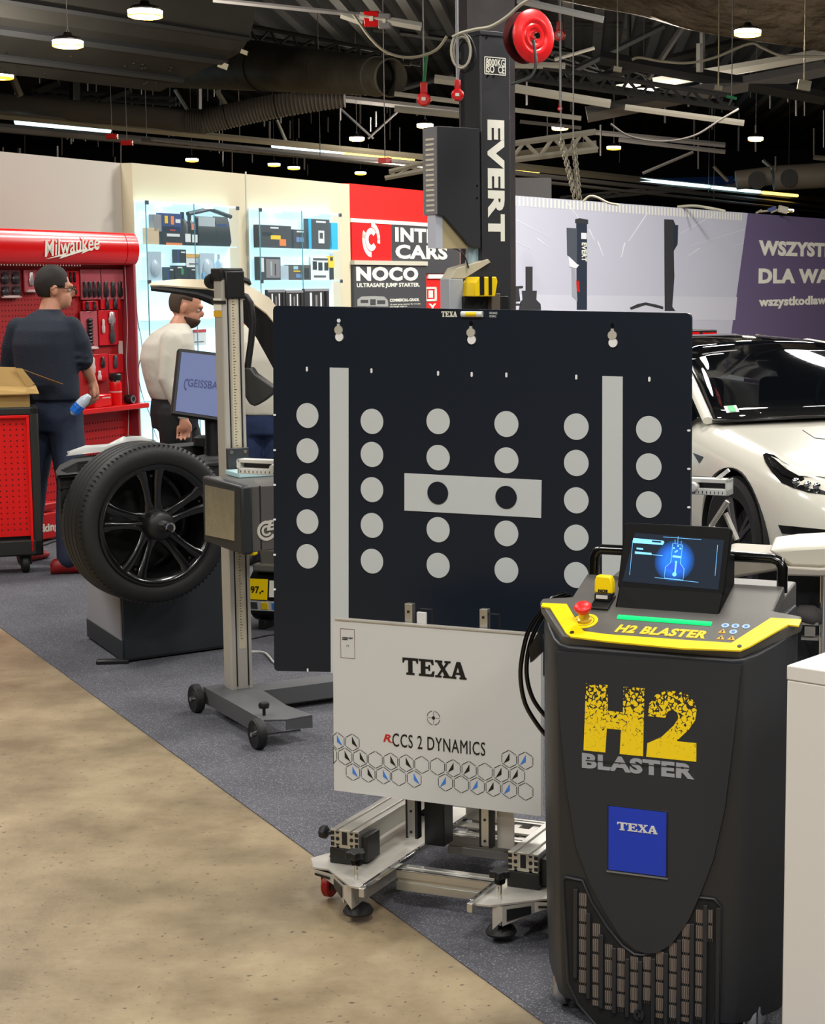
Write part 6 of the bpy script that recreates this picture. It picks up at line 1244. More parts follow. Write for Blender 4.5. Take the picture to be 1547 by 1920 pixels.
# ---------------------------------------------------------------- hall ceiling: ducts, trusses, lamps, light lines
STL = mat('ceiling_steel', (.56, .56, .58), .5, metal=.2); STD = mat('ceiling_dark', (.20, .21, .23), .6); PIP = mat('pipe_white', (.80, .80, .78), .45); CWT = mat('cable_white', (.70, .68, .60), .5)
def cthing(name, label, cat, p, group=None): return thing(name, label, cat, p.x, p.y, p.z, group=group)
def mesh_thing(g, name, m, label, cat, group=None, smooth=45): return tag(g.build(name, m, None, smooth), label, cat, group)
# big dark duct box, upper left
dv = Vector((math.sin(R(34)), math.cos(R(34)), 0)); YE = 30
Ep = [(478, -60), (476, 40), (468, 70), (452, 98), (425, 113), (385, 128), (345, 148), (300, 172), (262, 160), (240, 60), (240, -60)]
E = [PY(*p, YE) for p in Ep]
t = cthing('air_duct', 'huge dark flat bottomed air duct box filling the upper left corner', 'duct', E[4]); O_ = E[4]
g = MB(); g.loft([[tuple(v-O_) for v in E], [tuple(v-dv*15-O_) for v in E]]); g.build('duct_box', mat('duct_black', ()), t, 25)
for k in (4, 6, 2):
    g = MB(); a_ = E[k]-O_+Vector((0, -.1, -.03)); g.tube([a_, a_-dv*15], (.05, .07)[k == 4], 4); g.build('duct_rib', STD, t, 0)
for px, py, s_ in ((458, 98, .07), (418, 123, .10)):
    p = PY(px, py, YE-.15)-O_; g = MB(); g.box(p.x, p.y, p.z, s_*1.6, .05, s_, ry=20); g.build('torn_edge', CWT, t)
g = MB(); rnd = random.Random(7)
for i in range(60):
    a_, b = rnd.uniform(.1, 8), rnd.uniform(0, 1); p = (E[5].lerp(E[7], b))-dv*a_-O_+Vector((0, -.02, -.02)); g.box(p.x, p.y, p.z, .04, .04, .02)
k_ = g.build('duct_stud', DARK, t); k_['kind'] = 'stuff'
# spiral duct with open end
DG = mat('spiral_duct', (.46, .45, .42), .55, noise=(2, .2)); A_, B_ = PY(300, 108, 42), PY(735, 146, 34.5)
t = cthing('spiral_duct', 'big dark spiral duct with open right end and a round side port', 'duct', A_); d_ = (B_-A_)
def ser(n, f0=0, f1=1): return [d_*(f0+(f1-f0)*i/n) for i in range(n+1)]
pts, rr2 = [], []
for i in range(121): pts.append(d_*(i/120)); rr2.append(.66-.32*i/120+(.012 if i % 3 == 0 else 0))
g = MB(); g.tube(pts, rr2, 32, cap=False); g.build('duct_tube', DG, t, 60)
for f in (.50, .945, .995):
    g = MB(); g.tube([d_*(f-.004), d_*f, d_*(f+.004)], [(.66-.32*f)+k for k in (.0, .03, .0)], 32, cap=False); g.build('duct_collar', STD if f < .9 else DG, t, 60)
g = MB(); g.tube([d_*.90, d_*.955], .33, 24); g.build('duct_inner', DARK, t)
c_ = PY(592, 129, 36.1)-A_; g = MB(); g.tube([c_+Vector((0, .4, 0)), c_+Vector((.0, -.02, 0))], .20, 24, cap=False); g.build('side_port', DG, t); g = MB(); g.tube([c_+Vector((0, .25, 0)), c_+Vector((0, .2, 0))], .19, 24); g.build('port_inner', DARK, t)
# flexible duct
pts = [(-15, 194, 20), (80, 202, 19.5), (180, 211, 19.5), (290, 220, 20), (350, 227, 21), (385, 228, 22), (430, 217, 22), (480, 206, 22), (530, 197, 21), (590, 190, 18), (650, 187, 13)]
P_ = [PY(a, b, 38.5) for a, b, c in pts]; rs_ = [c/86 for a, b, c in pts]; S_ = []; Rr = []
for i in range(len(P_)-1):
    n = 6 if i < 4 else 16
    for k in range(n):
        f = k/n; S_.append(P_[i].lerp(P_[i+1], f)-P_[0]); Rr.append(rs_[i]+(rs_[i+1]-rs_[i])*f+(.014*(1 if k % 2 else -1) if i >= 4 else 0))
t = cthing('flexible_duct', 'grey flexible duct running level then bending up under the spiral duct', 'duct', P_[0]); g = MB(); g.tube(S_, Rr, 24); g.build('duct_hose', mat('flex_grey', (.52, .51, .50), .6), t, 60)
for i in (30, 60): g = MB(); k = min(len(S_)-2, 24+i); g.tube([S_[k], S_[k+1]], [Rr[k]+.02]*2, 24); g.build('duct_band', STD, t)
# lamps
LME = mat('lamp_glow', (1, .95, .85), .4, emit=14, ecol=(1, .95, .86)); LMW = mat('lamp_warm', (1, .75, .25), .4, emit=4, ecol=(1, .68, .18))
def lampmesh(root):
    g = MB(); g.lathe([(.16, -.02), (.195, -.005), (.195, .03), (.16, .055), (.07, .075), (.05, .12), (0, .125)], (0, 0, 0), 'Z', 20); g.build('lamp_housing', mat('lamp_black', (.12, .11, .10), .4), root)
    g = MB(); g.lathe([(0, -.055), (.15, -.05), (.21, -.03), (.215, .03), (.18, .045), (0, .045)], (0, 0, -.03), 'Z', 20); g.build('lamp_disc', LME, root)
    g = MB(); g.lathe([(.10, -.064), (.17, -.058), (.213, -.042), (.216, -.026), (.19, -.034), (.10, -.052)], (0, 0, -.034), 'Z', 20); g.build('lamp_rim', LMW, root)
    g = MB(); g.tube([(.02*math.cos(a_), 0, .14+.02*math.sin(a_)) for a_ in [2*math.pi*i/8 for i in range(8)]], .006, 4, closed=True); g.cyl((0, 0, .16), (0, 0, 4.2), .006, n=4); g.build('hanging_wire', STL, root)
LP = [(272, 20, 'near lamp under the dark duct box, upper of the two'), (127, 77, 'near lamp hanging at the left end of the dark duct box'), (0, 138, 'lamp cut by the left edge of the picture'), (1402, 57, 'lamp glowing in front of the hanging tarp'), (1207, 168, 'lamp above the black truss right of the red hose reel'), (1050, 237, 'lamp right over the bright truss end'),
      (1151, 275, 'lamp right of the bright truss end'), (1417, 258, 'lamp alone in the dark part of the ceiling at right'), (669, 258, 'lamp below the open end of the spiral duct'), (360, 298, 'far lamp over the tool display corner'), (514, 307, 'left of the pair of far lamps over the showcases'), (551, 313, 'right of the pair of far lamps over the showcases'),
      (676, 323, 'far lamp over the red sign wall'), (797, 233, 'lamp at the top of the vented control box'), (1478, 393, 'far low lamp above the purple banner')]
l0 = None
for px, py, lab in LP:
    p = PZ(px, py, 5.6 if px > 280 else 5.0) if py < 380 else PZ(px, py, 4.2)
    if l0 is None: l0 = cthing('pendant_lamp', 'round pendant hall lamp, '+lab, 'lamp', p, 'hall pendant lamps'); lampmesh(l0)
    else: c_ = copy_tree(l0); c_.location = p; c_['label'] = 'round pendant hall lamp, '+lab
for px, py in ((272, 20), (127, 77), (1402, 57), (1207, 168), (1050, 237), (669, 258), (797, 233), (1417, 258)):
    p = PZ(px, py, 5.6 if px > 280 else 5.0); l = bpy.data.lights.new('lamp_light', 'POINT'); l.energy = 480; l.color = (1, .88, .7); l.shadow_soft_size = .2; o = bpy.data.objects.new('lamp_light', l); COL.objects.link(o); o.location = p+Vector((0, 0, -.15))
# straight members read at a height or distance
def mem(p0, p1, z=None, Y=None, r=.04, n=6):
    a_ = PZ(*p0, z) if z else PY(*p0, Y if not isinstance(Y, tuple) else Y[0]); b = PZ(*p1, z) if z else PY(*p1, Y if not isinstance(Y, tuple) else Y[1]); return a_, b
def bar(name, label, cat, p0, p1, m, r, z=None, Y=None, group=None, n=6, flat=None):
    a_, b = mem(p0, p1, z, Y); g = MB(); g.tube([a_, b], r, n, flat=flat); o = g.build(name, m, None, 45); return tag(o, label, cat, group)
TRL = mat('truss_light', (.68, .66, .60), .4, metal=.3)
# light line running over the booths
t = cthing('light_line', 'long grey light trunking crossing the hall above the booth walls with lit tubes', 'light', PZ(0, 218, 5)); o_ = Vector(t.location)
def tm(p0, p1, m, r, nm, z=5, n=6, em=None):
    a_, b = PZ(*p0, z), PZ(*p1, z); g = MB(); g.tube([a_-o_, b-o_], r, n); return g.build(nm, m, t, 45)
tm((-20, 214), (820, 297), TRL, .08, 'trunking', n=4); tm((930, 308), (1580, 378), TRL, .11, 'trunking', n=4)
TLED = mat('tube_cool', (.8, .95, 1), .4, emit=3, ecol=(.75, .93, 1)); TWRM = mat('tube_warm', (1, .85, .5), .4, emit=3, ecol=(1, .82, .4))
for a_, b, m in (((30, 228), (205, 245), TLED), ((512, 274), (640, 287), TLED), ((642, 287), (775, 299), TWRM), ((962, 315), (1010, 321), TWRM), ((1012, 318), (1330, 350), TLED), ((1335, 351), (1425, 360), TLED), ((1430, 361), (1495, 367), TWRM)): tm(a_, b, m, .065, 'light_tube')
def tray(p0, p1, label, z=4.6, w_=.16):
    a_, b = PZ(*p0, z), PZ(*p1, z); tt_ = cthing('cable_tray', label, 'cable tray', a_); d2 = (b-a_); s_ = Vector((d2.y, -d2.x, 0)).normalized()*.12
    g = MB()
    for k in (-1, 1): g.tube([s_*k, d2+s_*k], w_*.28, 4)
    g.build('tray_rail', STL, tt_, 0); g = MB(); n = 28
    for i in range(n+1): g.tube([d2*(i/n)-s_, d2*(i/n)+s_], .03, 4)
    g.build('tray_rungs', STL, tt_, 0)['kind'] = 'stuff'; g = MB(); g.cyl((0, 0, 0), (0, 0, 8.4-a_.z), .01, n=4); g.build('hanging_wire', STL, tt_); g = MB(); g.cyl(tuple(d2*.5), tuple(d2*.5+Vector((0, 0, 8.4-a_.z-d2.z*.5))), .01, n=4); g.build('hanging_wire', STL, tt_)
tray((-20, 238), (800, 310), 'upper cable tray under the light line, left half of the hall', 4.8, .3); tray((275, 262), (850, 322), 'lower thin cable tray under the light line, left half', 4.5, .12)
tray((940, 322), (1580, 392), 'cable tray under the light line right of the lift column', 4.7, .2); tray((960, 335), (1580, 402), 'lowest cable tray just above the banner wall', 4.5, .12)
def truss(p0, p1, q0, q1, label, m, Y, r=.035, n=8, flip=0):
    Y0, Y1 = Y if isinstance(Y, tuple) else (Y, Y); A0, A1, B0, B1 = PY(*p0, Y0), PY(*p1, Y1), PY(*q0, Y0), PY(*q1, Y1); t_ = cthing('roof_truss', label, 'truss', A0)
    for nm, a_, b in (('chord', A0, A1), ('chord', B0, B1), ('chord', (A0+B0)/2+Vector((0, .5, 0)), (A1+B1)/2+Vector((0, .5, 0)))):
        g = MB(); g.tube([a_-A0, b-A0], r, 6); g.build(nm, m, t_)
    for i in range(n):
        f0, f1 = i/n, (i+1)/n; a_ = A0.lerp(A1, f0) if i % 2 == flip else B0.lerp(B1, f0); b = B0.lerp(B1, f1) if i % 2 == flip else A0.lerp(A1, f1)
        g = MB(); g.tube([a_-A0, b-A0], r*.6, 5); g.build('brace', m, t_)
    return t_
TRLX = mat('truss_light', (.68, .66, .60), .4, metal=.3)
TRL = TRLX
truss((930, 274), (1117, 247), (930, 304), (1121, 280), 'bright lattice truss end right of the lift column', TRL, 24, .045, 7)
truss((730, 322), (830, 296), (722, 334), (830, 314), 'bright lattice truss end left of the vented control box', TRL, 24, .035, 5)
truss((940, 115), (1375, 180), (940, 142), (1385, 205), 'black lattice truss crossing behind the red hose reel', STD, 34, .05, 22)
truss((465, 48), (800, 112), (465, 78), (770, 120), 'black lattice truss above the spiral duct', STD, 44, .06, 16)
truss((960, 60), (1300, 170), (960, 88), (1300, 190), 'faint dark truss high behind the hose reel', STD, 48, .05, 14)
truss((60, 168), (330, 185), (60, 178), (330, 196), 'dark truss seen between the duct box and the grey duct', STD, 50, .06, 10)
truss((1050, 370), (1547, 320), (1050, 378), (1547, 332), 'thin far truss just above the banner top', STL, 70, .05, 20)
for q in [((1225, 156), (1600, 92), .13, 39, 'thick white pipe rising to the right edge'), ((1145, 168), (1205, 159), .09, 39, 'short white pipe left of the lamp over the black truss'), ((955, 164), (1145, 195), .085, 32, 'white pipe from the lift column to the right, upper'), ((1172, 201), (1395, 231), .06, 32, 'cream pipe ending in the dark, right of the lift'),
          ((955, 205), (1090, 222), .05, 34, 'thin white pipe right of the lift column'), ((740, 176), (900, 196), .05, 34, 'thin white pipe left of the hall pillar'), ((740, 204), (900, 220), .07, 34, 'thicker white pipe left of the hall pillar'), ((815, 148), (870, 155), .09, 34, 'short white tube beside the red hoist hook'),
          ((640, 185), (900, 213), .11, 52, 'grey pipe under the open end of the spiral duct'), ((970, 0), (1132, 37), .045, 22, 'cream pipe above the hose reel'), ((1040, 112), (1115, 90), .03, 30, 'short pale pipe beside the upper red hook'), ((960, 122), (1060, 124), .07, 34, 'bright tube just right of the hose reel'), ((1312, 82), (1312, 135), .06, 28, 'short upright white pipe under the tarp'),
          ((400, 0), (675, 28), .035, 24, 'long pale grey pipe along the dark duct top'), ((675, 30), (790, 50), .06, 24, 'pale rail right of the red alarm box'), ((640, 28), (680, 42), .05, 24, 'short pale rail left of the red alarm box'), ((975, 228), (1090, 240), .04, 36, 'thin grey pipe behind the bright truss lamp')]:
    bar('ceiling_pipe', q[4], 'pipe', q[0], q[1], PIP if 'grey' not in q[4] else STL, q[2], Y=q[3])
for q in [((1060, 140), (1245, 48), .07, 40, 'dark sloping beam from the tarp down to the left'), ((1110, 148), (1395, 75), .10, 42, 'dark beam right of the hose reel'), ((1100, 215), (1547, 128), .16, 36, 'thick grey sloping beam behind the lamp'), ((1125, 108), (1547, 184), .14, 36, 'long dark beam crossing to the right edge'), ((1180, 20), (1180, 200), .05, 44, 'upright dark strut under the tarp'),
          ((1317, 60), (1317, 160), .06, 40, 'upright strut right of the short white pipe'), ((1215, 148), (1280, 50), .06, 38, 'diagonal strut above the lamp'), ((1160, 262), (1360, 285), .06, 50, 'low grey rail right of the bright truss'), ((1115, 248), (1360, 272), .07, 50, 'grey rail running right from the bright truss'), ((955, 90), (1090, 100), .08, 48, 'dark beam behind the hose reel'),
          ((1205, 325), (1300, 285), .04, 50, 'faint diagonal rod over the banner'), ((70, 168), (110, 153), .12, 46, 'dark pipe stub left, under the duct box'), ((190, 188), (245, 168), .10, 46, 'dark pipe stub right, under the duct box'), ((140, 155), (140, 190), .14, 46, 'dark upright between the duct stubs'), ((374, 165), (374, 205), .06, 46, 'grey upright above the duct bend'), ((22, 142), (38, 180), .07, 34, 'pale sloping strut at the left edge'), ((328, 168), (355, 212), .04, 40, 'thin pale strut left of the duct bend'),
          ((406, 170), (425, 200), .06, 40, 'pale sloping strut over the duct bend'), ((519, 225), (538, 268), .04, 46, 'pale sloping rod under the flexible duct'), ((700, 55), (890, 80), .07, 50, 'dark beam left of the pillar'), ((740, 170), (850, 140), .08, 54, 'dark diagonal left of the red hook'), ((600, 10), (900, 60), .06, 52, 'high dark beam behind the alarm box'), ((690, 260), (745, 210), .03, 48, 'thin diagonal wire right of the lamp'), ((640, 205), (700, 260), .03, 48, 'thin diagonal wire left of the lamp'),
          ((1338, 312), (1365, 340), .05, 60, 'pale sloping rod over the blue beam'), ((1430, 300), (1470, 335), .07, 68, 'pale sloping rod over the far white duct'), ((1525, 295), (1580, 300), .08, 60, 'pale beam at the right edge above the far duct')]:
    bar('ceiling_beam', q[4], 'beam', q[0], q[1], TRL if 'pale' in q[4] else STD if 'dark' in q[4] else STL, q[2], Y=q[3], n=4)
bar('blue_beam', 'blue far beam above the banner at right', 'beam', (1235, 342), (1375, 338), mat('beam_blue', (.15, .30, .62), .5), .16, Y=70, n=4)
g = MB(); rnd = random.Random(11)                                           # thin hanger rods far behind
for i in range(95):
    px = rnd.choice([rnd.uniform(0, 340), rnd.uniform(380, 800), rnd.uniform(960, 1547)]); py = rnd.uniform(180, 330); Yd = rnd.uniform(45, 70); h = rnd.uniform(18, 70)
    a_ = PY(px, py, Yd); b = PY(px, py-h, Yd); g.tube([a_, b], rnd.uniform(.012, .035), 4)
tag(mesh_thing(g, 'hanger_rods', STL, 'many thin steel hanger rods under the far dark roof', 'rods'), kind='stuff')
# roof sheeting and tarps
g = MB(); rows = []; edge = [(1000, -10), (1068, 4), (1135, 17), (1180, 22), (1240, 40), (1290, 56), (1350, 66), (1440, 80), (1500, 90), (1560, 99), (1640, 110)]
rnd = random.Random(3)
for k in range(9):
    f = k/8; rows.append([tuple(PY(px+8*f, py-f*150, 33+f*-3)+Vector((rnd.uniform(-.02, .02), rnd.uniform(-.12, .12), rnd.uniform(-.02, .02)*(k > 0)))) for px, py in edge])
n = len(edge); g.add([p for r_ in rows for p in r_], [(i*n+j, i*n+j+1, (i+1)*n+j+1, (i+1)*n+j) for i in range(8) for j in range(n-1)])
tp_ = mesh_thing(g, 'hanging_tarp', mat('tarp_brown', (.30, .27, .24), .45, bump=(1.6, 1.0), noise=(1.2, .5)), 'dark wrinkled tarp sagging over the upper right corner', 'tarp', smooth=70)
for n_d in MATS['tarp_brown'].node_tree.nodes:
    if n_d.type == 'BUMP': n_d.inputs['Distance'].default_value = .35
tp_.modifiers.new('s', 'SOLIDIFY').thickness = .03; su = tp_.modifiers.new('u', 'SUBSURF'); su.levels = su.render_levels = 1
for q in [((0, -10, 60), (880, -10, 60), 'dark corrugated roof sheeting left')]:
    g = MB()
    for i in range(60): g.bb(-14+i*.8, -14+i*.8+.25, 40, 94, 8.3, 8.5)
    struct(g.build('trim_1', STD))
# far ducts at right
for px0, px1, yy, label in ((1380, 1445, 336, 'left far white duct above the purple banner'), (1450, 1600, 332, 'right far white duct above the purple banner')):
    a_, b = PY(px0, yy+2, 60), PY(px1, yy-6, 60); t_ = cthing('round_duct', label, 'duct', a_); g = MB(); g.tube([Vector((0, 0, 0)), b-a_], .32 if px0 < 1400 else .42, 20); g.build('duct_tube', mat('duct_pale', (.50, .48, .46), .5), t_, 60)
    g = MB(); c_ = PY(px1-25 if px0 < 1400 else px0+30, yy+2, 59.6)-a_; g.lathe([(0, -.02), (.30, -.02), (.30, .2), (0, .2)], c_, 'Y', 20); g.build('duct_cap', STD, t_)
# red alarm box and its grey twin
p = PY(697, 36, 24); t_ = cthing('alarm_box', 'red square box with white centre on the pale rail above the spiral duct', 'box', p); g = MB(); g.box(0, 0, 0, .20, .1, .20); g.build('case', RED, t_, bevel=.01); g = MB(); g.box(0, -.055, 0, .05, .02, .06); g.build('centre_plate', PRW, t_)
p = PY(721, 40, 24); t_ = cthing('junction_box', 'grey square box right beside the red box', 'box', p); g = MB(); g.box(0, 0, 0, .16, .1, .20); g.build('case', STL, t_, bevel=.01); g = MB(); g.box(0, -.055, 0, .04, .02, .05); g.build('centre_plate', PRW, t_)
cable('ceiling_cable', 'white cable sagging from the red alarm box to the green sling', [PY(*p, 23) for p in [(662, 26), (675, 45), (695, 72), (720, 95), (755, 107), (790, 105), (820, 92), (838, 68)]], .02, CWT)
cable('ceiling_cable', 'pale cable rising from the lift column top over the hose reel', [PY(*p, 11.6) for p in [(848, 70), (865, 62), (893, 55), (920, 50), (950, 32), (975, 10), (1000, -5)]], .012, CWT)
cable('ceiling_cable', 'white cable sagging under the tarp to the right', [PY(*p, 26) for p in [(1185, 112), (1200, 108), (1240, 115), (1290, 118), (1340, 108), (1405, 82), (1430, 90), (1470, 105), (1547, 105)]], .02, CWT)
cable('ceiling_cable', 'thin black wire hanging in a wide arc over the banner', [PY(*p, 30) for p in [(1145, 232), (1180, 255), (1240, 265), (1300, 255), (1350, 225), (1385, 204)]], .02, STL)
# coil of cable left of the lift
t_ = cthing('cable_coil', 'coil of cream and black cable hanging at the lift column top', 'coil', PY(864, 95, 11.6)); c_ = Vector((0, 0, 0))
for k, (m, r_) in enumerate(((CWT, 1.0), (CWT, .85), (BLACK, 1.1), (BLACK, .7), (BLACK, .92))):
    g = MB(); g.tube([Vector((.062*r_*math.cos(a_)+.008*k, .02*k, .11*r_*math.sin(a_)-.005*k)) for a_ in [2*math.pi*i/24 for i in range(24)]], .009, 6, closed=True); g.build('cable_loop', m, t_, 60)
# red hoist hooks
def hook(px, py, Y, label, s=1.0, top=None, green=False):
    p = PY(px, py, Y); t_ = cthing('hoist_hook', label, 'hook', p); s *= Y/24
    g = MB(); g.lathe([(0, -.045), (.07, -.045), (.085, -.02), (.085, .02), (.07, .045), (0, .045)], (0, 0, 0), 'Y', 20); g.v = [tuple(c*s for c in v) for v in g.v]; g.build('hook_block', RED, t_, bevel=.004)
    g = MB(); g.box(0, 0, .13*s, .08*s, .06*s, .14*s); g.build('hook_head', mat('hook_red', (.80, .07, .08), .35), t_, bevel=.01)
    g = MB(); g.box(0, -.05*s, 0, .05*s, .01*s, .04*s); g.build('hook_plate', PRW, t_)
    if top:
        g = MB(); g.cyl((0, 0, .18*s), (0, 0, 8.4-p.z), .010, n=5); g.build('hanging_wire', STL, t_)
        g = MB(); b = PY(*top, Y)-p; g.tube([Vector((0, 0, .18*s)), b], .022*s if green else .012*s, 5); g.build('sling', mat('sling_green', (.05, .42, .22), .6) if green else STL, t_)
    return t_
hook(795, 186, 24, 'red hoist hook on a green sling left of the lift column', 1.1, (800, 98), True)
hook(858, 178, 11.6, 'red hoist hook under the cable coil beside the pillar', 1.0, (862, 125)); hook(1049, 66, 24, 'upper red hoist hook right of the hose reel', .9, (1050, 0)); hook(1050, 204, 24, 'small red hook over the lamp above the bright truss', .4, (1050, 90))
for q in [(210, 256, 34, 'red fitting hanging under the light line at the left'), (238, 268, 34, 'small red and white fitting under the light line at the left'), (722, 301, 30, 'red fitting on the light line left of the control box')]:
    g = MB(); p = PY(q[0], q[1], q[2]); g.box(p.x, p.y, p.z, .22, .08, .09); g.lathe([(0, -.05), (.05, -.05), (.05, .05), (0, .05)], p+Vector((.06, -.06, 0)), 'Y', 12); o_f = mesh_thing(g, 'red_fitting', RED, q[3], 'fitting'); g = MB(); g.cyl(p, (p.x, p.y, 8.4), .008, n=4); g.build('hanging_wire', STL, o_f)
for k, (a_, b) in enumerate([((1052, 262), (1078, 368)), ((1075, 262), (1086, 372))]):
    t_ = cthing('hoist_chain', 'left hanging steel chain under the bright truss' if k == 0 else 'right hanging steel chain under the bright truss', 'chain', PY(*a_, 23.5)); d2 = PY(*b, 23.5)-PY(*a_, 23.5)
    g = MB(); g.cyl((0, 0, 0), (0, 0, 8.4-PY(*a_, 23.5).z), .008, n=4); g.build('hanging_wire', STL, t_)
    for i in range(18):
        c_ = d2*(i/17); g = MB(); hor = i % 2; g.tube([c_+Vector(((.03*math.cos(u)) if hor else 0, 0 if hor else .03*math.cos(u), .05*math.sin(u))) for u in [2*math.pi*j/8 for j in range(8)]], .010, 4, closed=True); g.build('chain_link', TRL, t_)
g = MB(); p = PY(1270, 175, 28); g.box(PY(1372, 183, 28).x, 28, PY(1372, 183, 28).z, .16, .05, .04, ry=12); q_ = PY(1372, 183, 28); o_f = mesh_thing(g, 'green_fitting', mat('fitting_green', (.05, .6, .35), .5), 'small green fitting at the end of the black truss', 'fitting'); g = MB(); g.cyl(q_, (q_.x, q_.y, 8.4), .008, n=4); g.build('hanging_wire', STL, o_f)
for q in [(1158, 130, 26, 'small white spotlight under the dark beam'), (1508, 160, 28, 'pale square flood light at the right edge'), (1347, 165, 28, 'small white fitting left of the green fitting')]:
    g = MB(); p = PY(q[0], q[1], q[2]); g.box(p.x, p.y, p.z, .20 if q[0] > 1400 else .12, .1, .15 if q[0] > 1400 else .07, ry=10); g.cyl(p, (p.x, p.y, 8.4), .012, n=6); mesh_thing(g, 'spot_fitting', CWT, q[3], 'light fitting')
# junk on the banner top and the box behind it
p = PY(995, 352, 18.5); g = MB(); g.bb(PY(960, 350, 21.4).x, PY(1033, 350, 21.4).x, 21.4, 21.9, 2.3, PY(995, 333, 21.4).z); mesh_thing(g, 'grey_case', mat('case_grey', (.36, .35, .34), .6), 'grey vented box behind the banner top right of the lift', 'box')
cable('banner_cable', 'cream cable looping over the banner top beside the lift', [PY(*p, 19.2) for p in [(1093, 378), (1105, 368), (1120, 370), (1140, 380), (1160, 384)]], .014, CWT)
cable('banner_cable', 'cream cable lying along the banner top in the middle', [PY(*p, 23) for p in [(1270, 388), (1300, 386), (1330, 390), (1360, 396)]], .02, CWT)
t_ = cthing('cable_heap', 'heap of cream cable and a small blue box on the purple banner top', 'cables', Vector((*BN.w(BN.loc(1450, 392, .06)[0], .06).xy, c1.z)))
g = MB(); rnd = random.Random(5); g.tube([Vector((-.25+.05*i+.04*math.sin(i*2.1), 0, .03+.045*abs(math.sin(i*1.3)))) for i in range(12)], .018, 6); g.build('cable', CWT, t_, 60)
g = MB(); g.box(-.02, 0, .09, .12, .06, .05, ry=-20); g.build('blue_box', NVB, t_); g = MB(); g.box(.14, 0, .08, .14, .08, .1, ry=15); g.build('cream_box', CWT, t_, bevel=.01)
# ---------------------------------------------------------------- people
SKIN = mat('skin', (.78, .55, .44), .5, noise=(14, .06)); NAVYC = mat('sweater_navy', (.10, .13, .19), .85, bump=(120, .3)); JEAN = mat('jeans_dark', (.12, .16, .24), .85, noise=(8, .25), bump=(150, .3)); SHRT = mat('shirt_white', (.83, .81, .75), .75, bump=(10, .5))
PANT = mat('trousers_black', (.09, .09, .10), .8, bump=(12, .4)); JEAN2 = mat('jeans_blue', (.14, .20, .34), .85, noise=(9, .4), bump=(14, .5)); HAIRD = mat('hair_dark', (.13, .10, .08), .7, bump=(220, .6)); HAIRS = mat('hair_short', (.30, .24, .19), .8, bump=(300, .5))
def remesh(g, name, vox, it=2):
    me = g.mesh(name); o = bpy.data.objects.new(name, me); COL.objects.link(o)
    r = o.modifiers.new('r', 'REMESH'); r.mode = 'VOXEL'; r.voxel_size = vox; s_ = o.modifiers.new('s', 'SMOOTH'); s_.factor = .5; s_.iterations = it
    m2 = evalmesh(o, name); bpy.data.objects.remove(o); bpy.data.meshes.remove(me); return m2
def ell(g, c, r, M=None):
    old = g.M; g.M = (old if old is not None else Matrix.Identity(4)) @ (M if M is not None else Matrix.Identity(4)); g.sphere(c, 1, 16, 12, r); g.M = old
def limb(g, pts, rs_):
    pts = [Vector(p) for p in pts]; g.tube(pts, rs_, 14)
    for p, r in zip(pts, rs_): r_ = r if not isinstance(r, tuple) else min(r); g.sphere(p, r_*.99, 12, 8)
def torso(g, rings, grow=0):
    g.loft([[(cx+(rx+grow)*math.cos(a_)*math.cos(yw)-(ry+grow)*math.sin(a_)*math.sin(yw), cy+(rx+grow)*math.cos(a_)*math.sin(yw)+(ry+grow)*math.sin(a_)*math.cos(yw), z) for a_ in [2*math.pi*j/24 for j in range(24)]] for z, cx, cy, rx, ry, yw in rings])
def hand(g, wr, d_, side, thumb, curl=.5):
    """palm and five fingers: wrist point, pointing direction, side vector across the palm, thumb direction"""
    d_ = Vector(d_).normalized(); s_ = Vector(side).normalized(); n_ = d_.cross(s_).normalized(); wr = Vector(wr)
    limb(g, [wr, wr+d_*.035, wr+d_*.075], [.024, .030, .030])
    for k, (off, ln) in enumerate(((-.037, .072), (-.0125, .084), (.0125, .080), (.036, .064))):
        b = wr+d_*.080+s_*off; p1 = b+d_*ln*.45+n_*ln*.12*curl; p2 = p1+d_*ln*.30+n_*ln*.35*curl; p3 = p2+d_*ln*.12+n_*ln*.40*curl
        limb(g, [b-d_*.01, p1, p2, p3], [.0095, .0085, .0078, .0068])
    t_ = Vector(thumb).normalized(); b = wr+d_*.025+t_*.020; limb(g, [b, b+t_*.022+d_*.025, b+t_*.026+d_*.055], [.0125, .0110, .0090])
